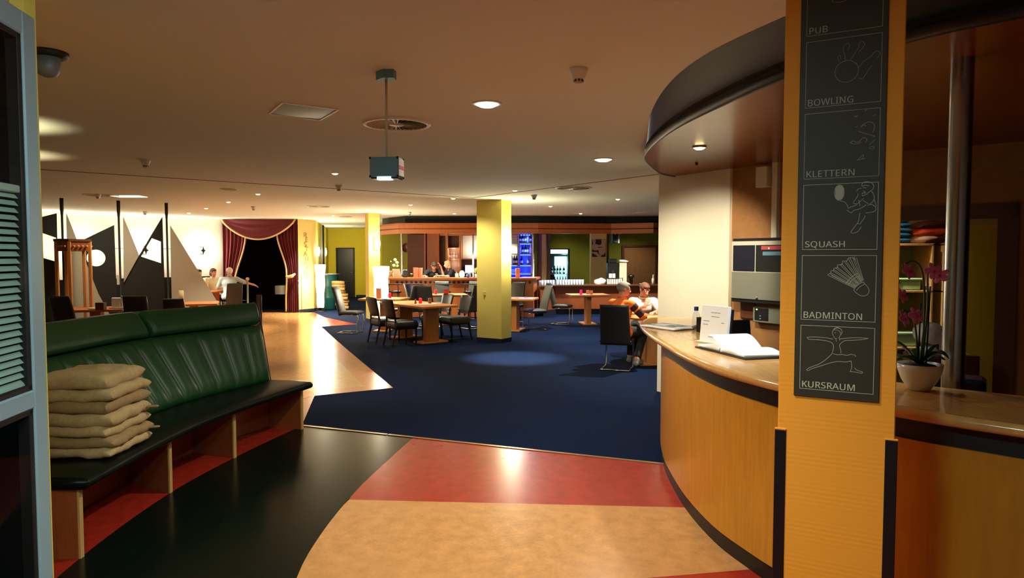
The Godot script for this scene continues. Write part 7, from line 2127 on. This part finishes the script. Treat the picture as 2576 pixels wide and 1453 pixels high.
func build_people() -> void:
	# the two men at the counter table
	var t := thing("guest_table", "wooden table with panel pedestal between the two seated men", "table", P(2.28, 0, 11.15), 0.2)
	var m := MB.new(true); m.lathe([Vector2(0, 0.735), Vector2(0.43, 0.735), Vector2(0.45, 0.75), Vector2(0.45, 0.762), Vector2(0.43, 0.775), Vector2(0, 0.775)], 40); obj("tabletop", m, M.beech_gloss, t)
	obj("pedestal", boxm(Vector3(0.0, 0.37, 0), Vector3(0.34, 0.73, 0.2), 0.01), M.beech, t)
	obj("foot", boxm(Vector3(0.0, 0.018, 0), Vector3(0.6, 0.036, 0.4), 0.006), M.beech, t)
	var pp := thing("paper_sheet", "small white paper on the table before the man in orange", "paper", P(2.08, 0.776, 10.98), 0.3)
	obj("sheet", boxm(Vector3(0, 0.002, 0), Vector3(0.16, 0.004, 0.11), 0.0005), M.paper, pp)
	var c1 := chair_high("guest_chair", M.black_leather, M.chrome)
	c1.position = P(1.63, 0, 10.68); c1.rotation.y = facing(0.30, 0.95); c1.scale = Vector3(1.12, 0.97, 1.0)
	c1.set_meta("label", "black high-back chair of the man in orange, its back to the viewer")
	dup(c1, P(2.42, 0, 12.15), facing(-0.25, -0.97), "black high-back chair behind the man in the pale shirt")
	# man in orange, turned to the right towards the table
	var F := Vector2(0.72, 0.69)
	person("seated man in an orange sweater with dark sleeve stripes, grey hair, turned away", P(1.68, 0.01, 10.68), facing(F.x, F.y), {
		"hip": Vector3(0, 0.57, -0.02), "chest": Vector3(0.02, 0.88, 0.02), "neck": Vector3(0.02, 1.06, 0.05), "head": Vector3(0.0, 1.215, 0.07), "face": Vector3(-0.55, -0.12, 0.8),
		"shL": Vector3(0.21, 0.985, 0.05), "shR": Vector3(-0.18, 0.985, 0.02), "elL": Vector3(0.27, 0.80, 0.24), "elR": Vector3(-0.30, 0.80, 0.16), "wrL": Vector3(0.08, 0.815, 0.40), "wrR": Vector3(-0.13, 0.825, 0.37),
		"fR": Vector3(0.3, -0.1, 1), "kR": Vector3(-0.10, 0.53, 0.46), "kL": Vector3(0.12, 0.54, 0.42), "aR": Vector3(-0.16, 0.13, 0.20), "tR": Vector3(-0.12, 0.065, 0.36), "aL": Vector3(0.12, 0.13, 0.40), "tL": Vector3(0.13, 0.065, 0.56)},
		{"skin": "skin_red", "hair": "hair_grey", "shirt": "shirt_orange", "stripe": "stripe_maroon", "glasses": true, "shoes": "sock_grey"}, 0.006, 0.017)
	# man opposite, in a pale open shirt, one forearm raised
	person("seated man in a pale pink shirt facing the viewer, leaning on the table", P(2.22, -0.02, 11.95), facing(-0.12, -1.0), {
		"hip": Vector3(0, 0.57, 0.0), "chest": Vector3(0.02, 0.88, 0.08), "neck": Vector3(0.03, 1.04, 0.13), "head": Vector3(0.05, 1.185, 0.18), "face": Vector3(0.42, -0.42, 0.8),
		"shL": Vector3(0.21, 0.98, 0.11), "shR": Vector3(-0.16, 0.98, 0.12), "elL": Vector3(0.30, 0.83, 0.34), "elR": Vector3(-0.20, 0.81, 0.35), "wrL": Vector3(0.20, 0.835, 0.55), "wrR": Vector3(0.04, 0.93, 0.50),
		"fL": Vector3(-0.6, -0.05, 0.8), "fR": Vector3(0.35, 0.9, -0.1), "palmR": Vector3(0.3, -0.1, -1), "curl": 0.5, "kL": Vector3(0.13, 0.54, 0.42), "kR": Vector3(-0.13, 0.54, 0.42), "aL": Vector3(0.13, 0.12, 0.40), "aR": Vector3(-0.13, 0.12, 0.40), "tL": Vector3(0.14, 0.055, 0.56), "tR": Vector3(-0.14, 0.055, 0.56)},
		{"skin": "skin_red", "hair": "hair_brown", "shirt": "shirt_pink", "sleeve": 0.4, "collar": "shirt_cream", "shoes": "black"}, 0.006, 0.017)
	# bar staff
	var stand := {"kL": Vector3(0.1, 0.5, 0.02), "kR": Vector3(-0.1, 0.5, 0.02), "aL": Vector3(0.11, 0.09, -0.02), "aR": Vector3(-0.11, 0.09, -0.02), "tL": Vector3(0.12, 0.045, 0.15), "tR": Vector3(-0.12, 0.045, 0.15), "hip": Vector3(0, 0.92, -0.05)}
	var a1 := stand.duplicate()
	a1.merge({"chest": Vector3(0, 1.18, 0.10), "neck": Vector3(0, 1.32, 0.22), "head": Vector3(0.0, 1.43, 0.32), "face": Vector3(0.15, -0.75, 0.8), "shL": Vector3(0.18, 1.27, 0.18), "shR": Vector3(-0.18, 1.27, 0.18), "elL": Vector3(0.27, 1.17, 0.32), "elR": Vector3(-0.30, 1.12, 0.25), "wrL": Vector3(0.2, 1.40, 0.38), "wrR": Vector3(-0.26, 1.14, 0.46), "fL": Vector3(-0.4, 0.9, 0.1), "palmL": Vector3(-1, -0.2, 0.0)}, true)
	var st := person("dark-haired bar worker in a black shirt bending over the bar", P(-2.32, 0, 20.75), facing(0.1, -1), a1, {"skin": "skin_red", "hair": "hair_dark", "shirt": "cloth_black", "sleeve": 0.4}, 0.009, 0.025)
	obj("name_badge", boxm(Vector3(0.07, 1.19, 0.232), Vector3(0.07, 0.03, 0.006), 0.001, Transform3D()), M.paper, st, "small white name badge")
	var a2 := stand.duplicate()
	a2.merge({"chest": Vector3(0, 1.18, 0.06), "neck": Vector3(0, 1.33, 0.12), "head": Vector3(0.0, 1.47, 0.18), "face": Vector3(-0.1, -0.15, 1), "shL": Vector3(0.17, 1.27, 0.1), "shR": Vector3(-0.17, 1.27, 0.1), "elL": Vector3(0.25, 1.13, 0.25), "elR": Vector3(-0.25, 1.12, 0.26), "wrL": Vector3(0.1, 1.14, 0.42), "wrR": Vector3(-0.1, 1.14, 0.44)}, true)
	person("blond bar worker in a black shirt talking to the bending colleague", P(-1.74, 0, 20.6), facing(-0.9, -0.45), a2, {"skin": "skin", "hair": "hair_blond", "shirt": "cloth_black", "sleeve": 0.4, "hair_len": 0.03}, 0.009, 0.025)
	# diners by the white wall
	var ch := chair_high("diner_chair", M.black_leather, M.chrome)
	ch.position = P(-7.72, 0, 19.15); ch.rotation.y = facing(-0.55, 0.8); ch.set_meta("label", "dark chair of the white-haired diner beside the curtain"); ch.scale = Vector3(1.05, 0.95, 1)
	var dt := thing("diner_table", "small table between the diners by the white wall", "table", P(-8.35, 0, 19.6), 0.6)
	obj("tabletop", boxm(Vector3(0, 0.735, 0), Vector3(0.8, 0.04, 0.7), 0.006), M.bar_wood, dt); obj("pedestal", boxm(Vector3(0, 0.36, 0), Vector3(0.12, 0.71, 0.3)), M.bar_wood, dt)
	var up := {"hip": Vector3(0, 0.60, -0.02), "chest": Vector3(0, 0.97, 0.0), "neck": Vector3(0, 1.14, 0.03), "head": Vector3(0.0, 1.29, 0.06), "shL": Vector3(0.20, 1.08, 0.02), "shR": Vector3(-0.20, 1.08, 0.02)}
	var p1 := up.duplicate()
	p1.merge({"face": Vector3(0.5, -0.1, 0.8), "elL": Vector3(0.30, 0.83, 0.10), "elR": Vector3(-0.42, 0.98, 0.02), "wrL": Vector3(0.15, 0.82, 0.34), "wrR": Vector3(-0.62, 0.92, 0.06), "fR": Vector3(-0.9, -0.35, 0.1), "kL": Vector3(0.13, 0.55, 0.42), "kR": Vector3(-0.13, 0.55, 0.42)}, true)
	person("white-haired diner in a light grey shirt seen from behind, arm stretched sideways", P(-7.83, 0, 19.25), facing(-0.35, 0.93), p1, {"skin": "skin", "hair": "hair_white", "shirt": "shirt_grey", "sleeve": 0.4}, 0.009, 0.024)
	var p2 := up.duplicate()
	p2.merge({"face": Vector3(0.2, -0.15, 1)}, true)
	person("brown-haired diner in a cream top facing the white-haired man", P(-8.66, -0.04, 20.1), facing(0.75, -0.65), p2, {"skin": "skin_red", "hair": "hair_brown", "shirt": "shirt_cream", "sleeve": 0.4, "hair_len": 0.02}, 0.009, 0.025)
	person("dark-haired diner mostly hidden behind the large tan screen", P(-9.09, -0.06, 20.12), facing(0.79, -0.61), up, {"skin": "skin", "hair": "hair_dark", "shirt": "shirt_cream", "sleeve": 0.4}, 0.010, 0.028)
	for q in [[-8.72, 20.18, 0.75, -0.65, "stool under the brown-haired diner"]] :
		var s := thing("dining_stool", q[4], "stool", P(q[0], 0, q[1]), facing(q[2], q[3]))
		obj("seat", boxm(Vector3(0, 0.42, 0), Vector3(0.4, 0.06, 0.38), 0.02), M.black_leather, s)
		for x in [-0.16, 0.16]:
			for z in [-0.15, 0.15]: obj("leg", boxm(Vector3(x, 0.2, z), Vector3(0.035, 0.4, 0.035)), M.black, s)
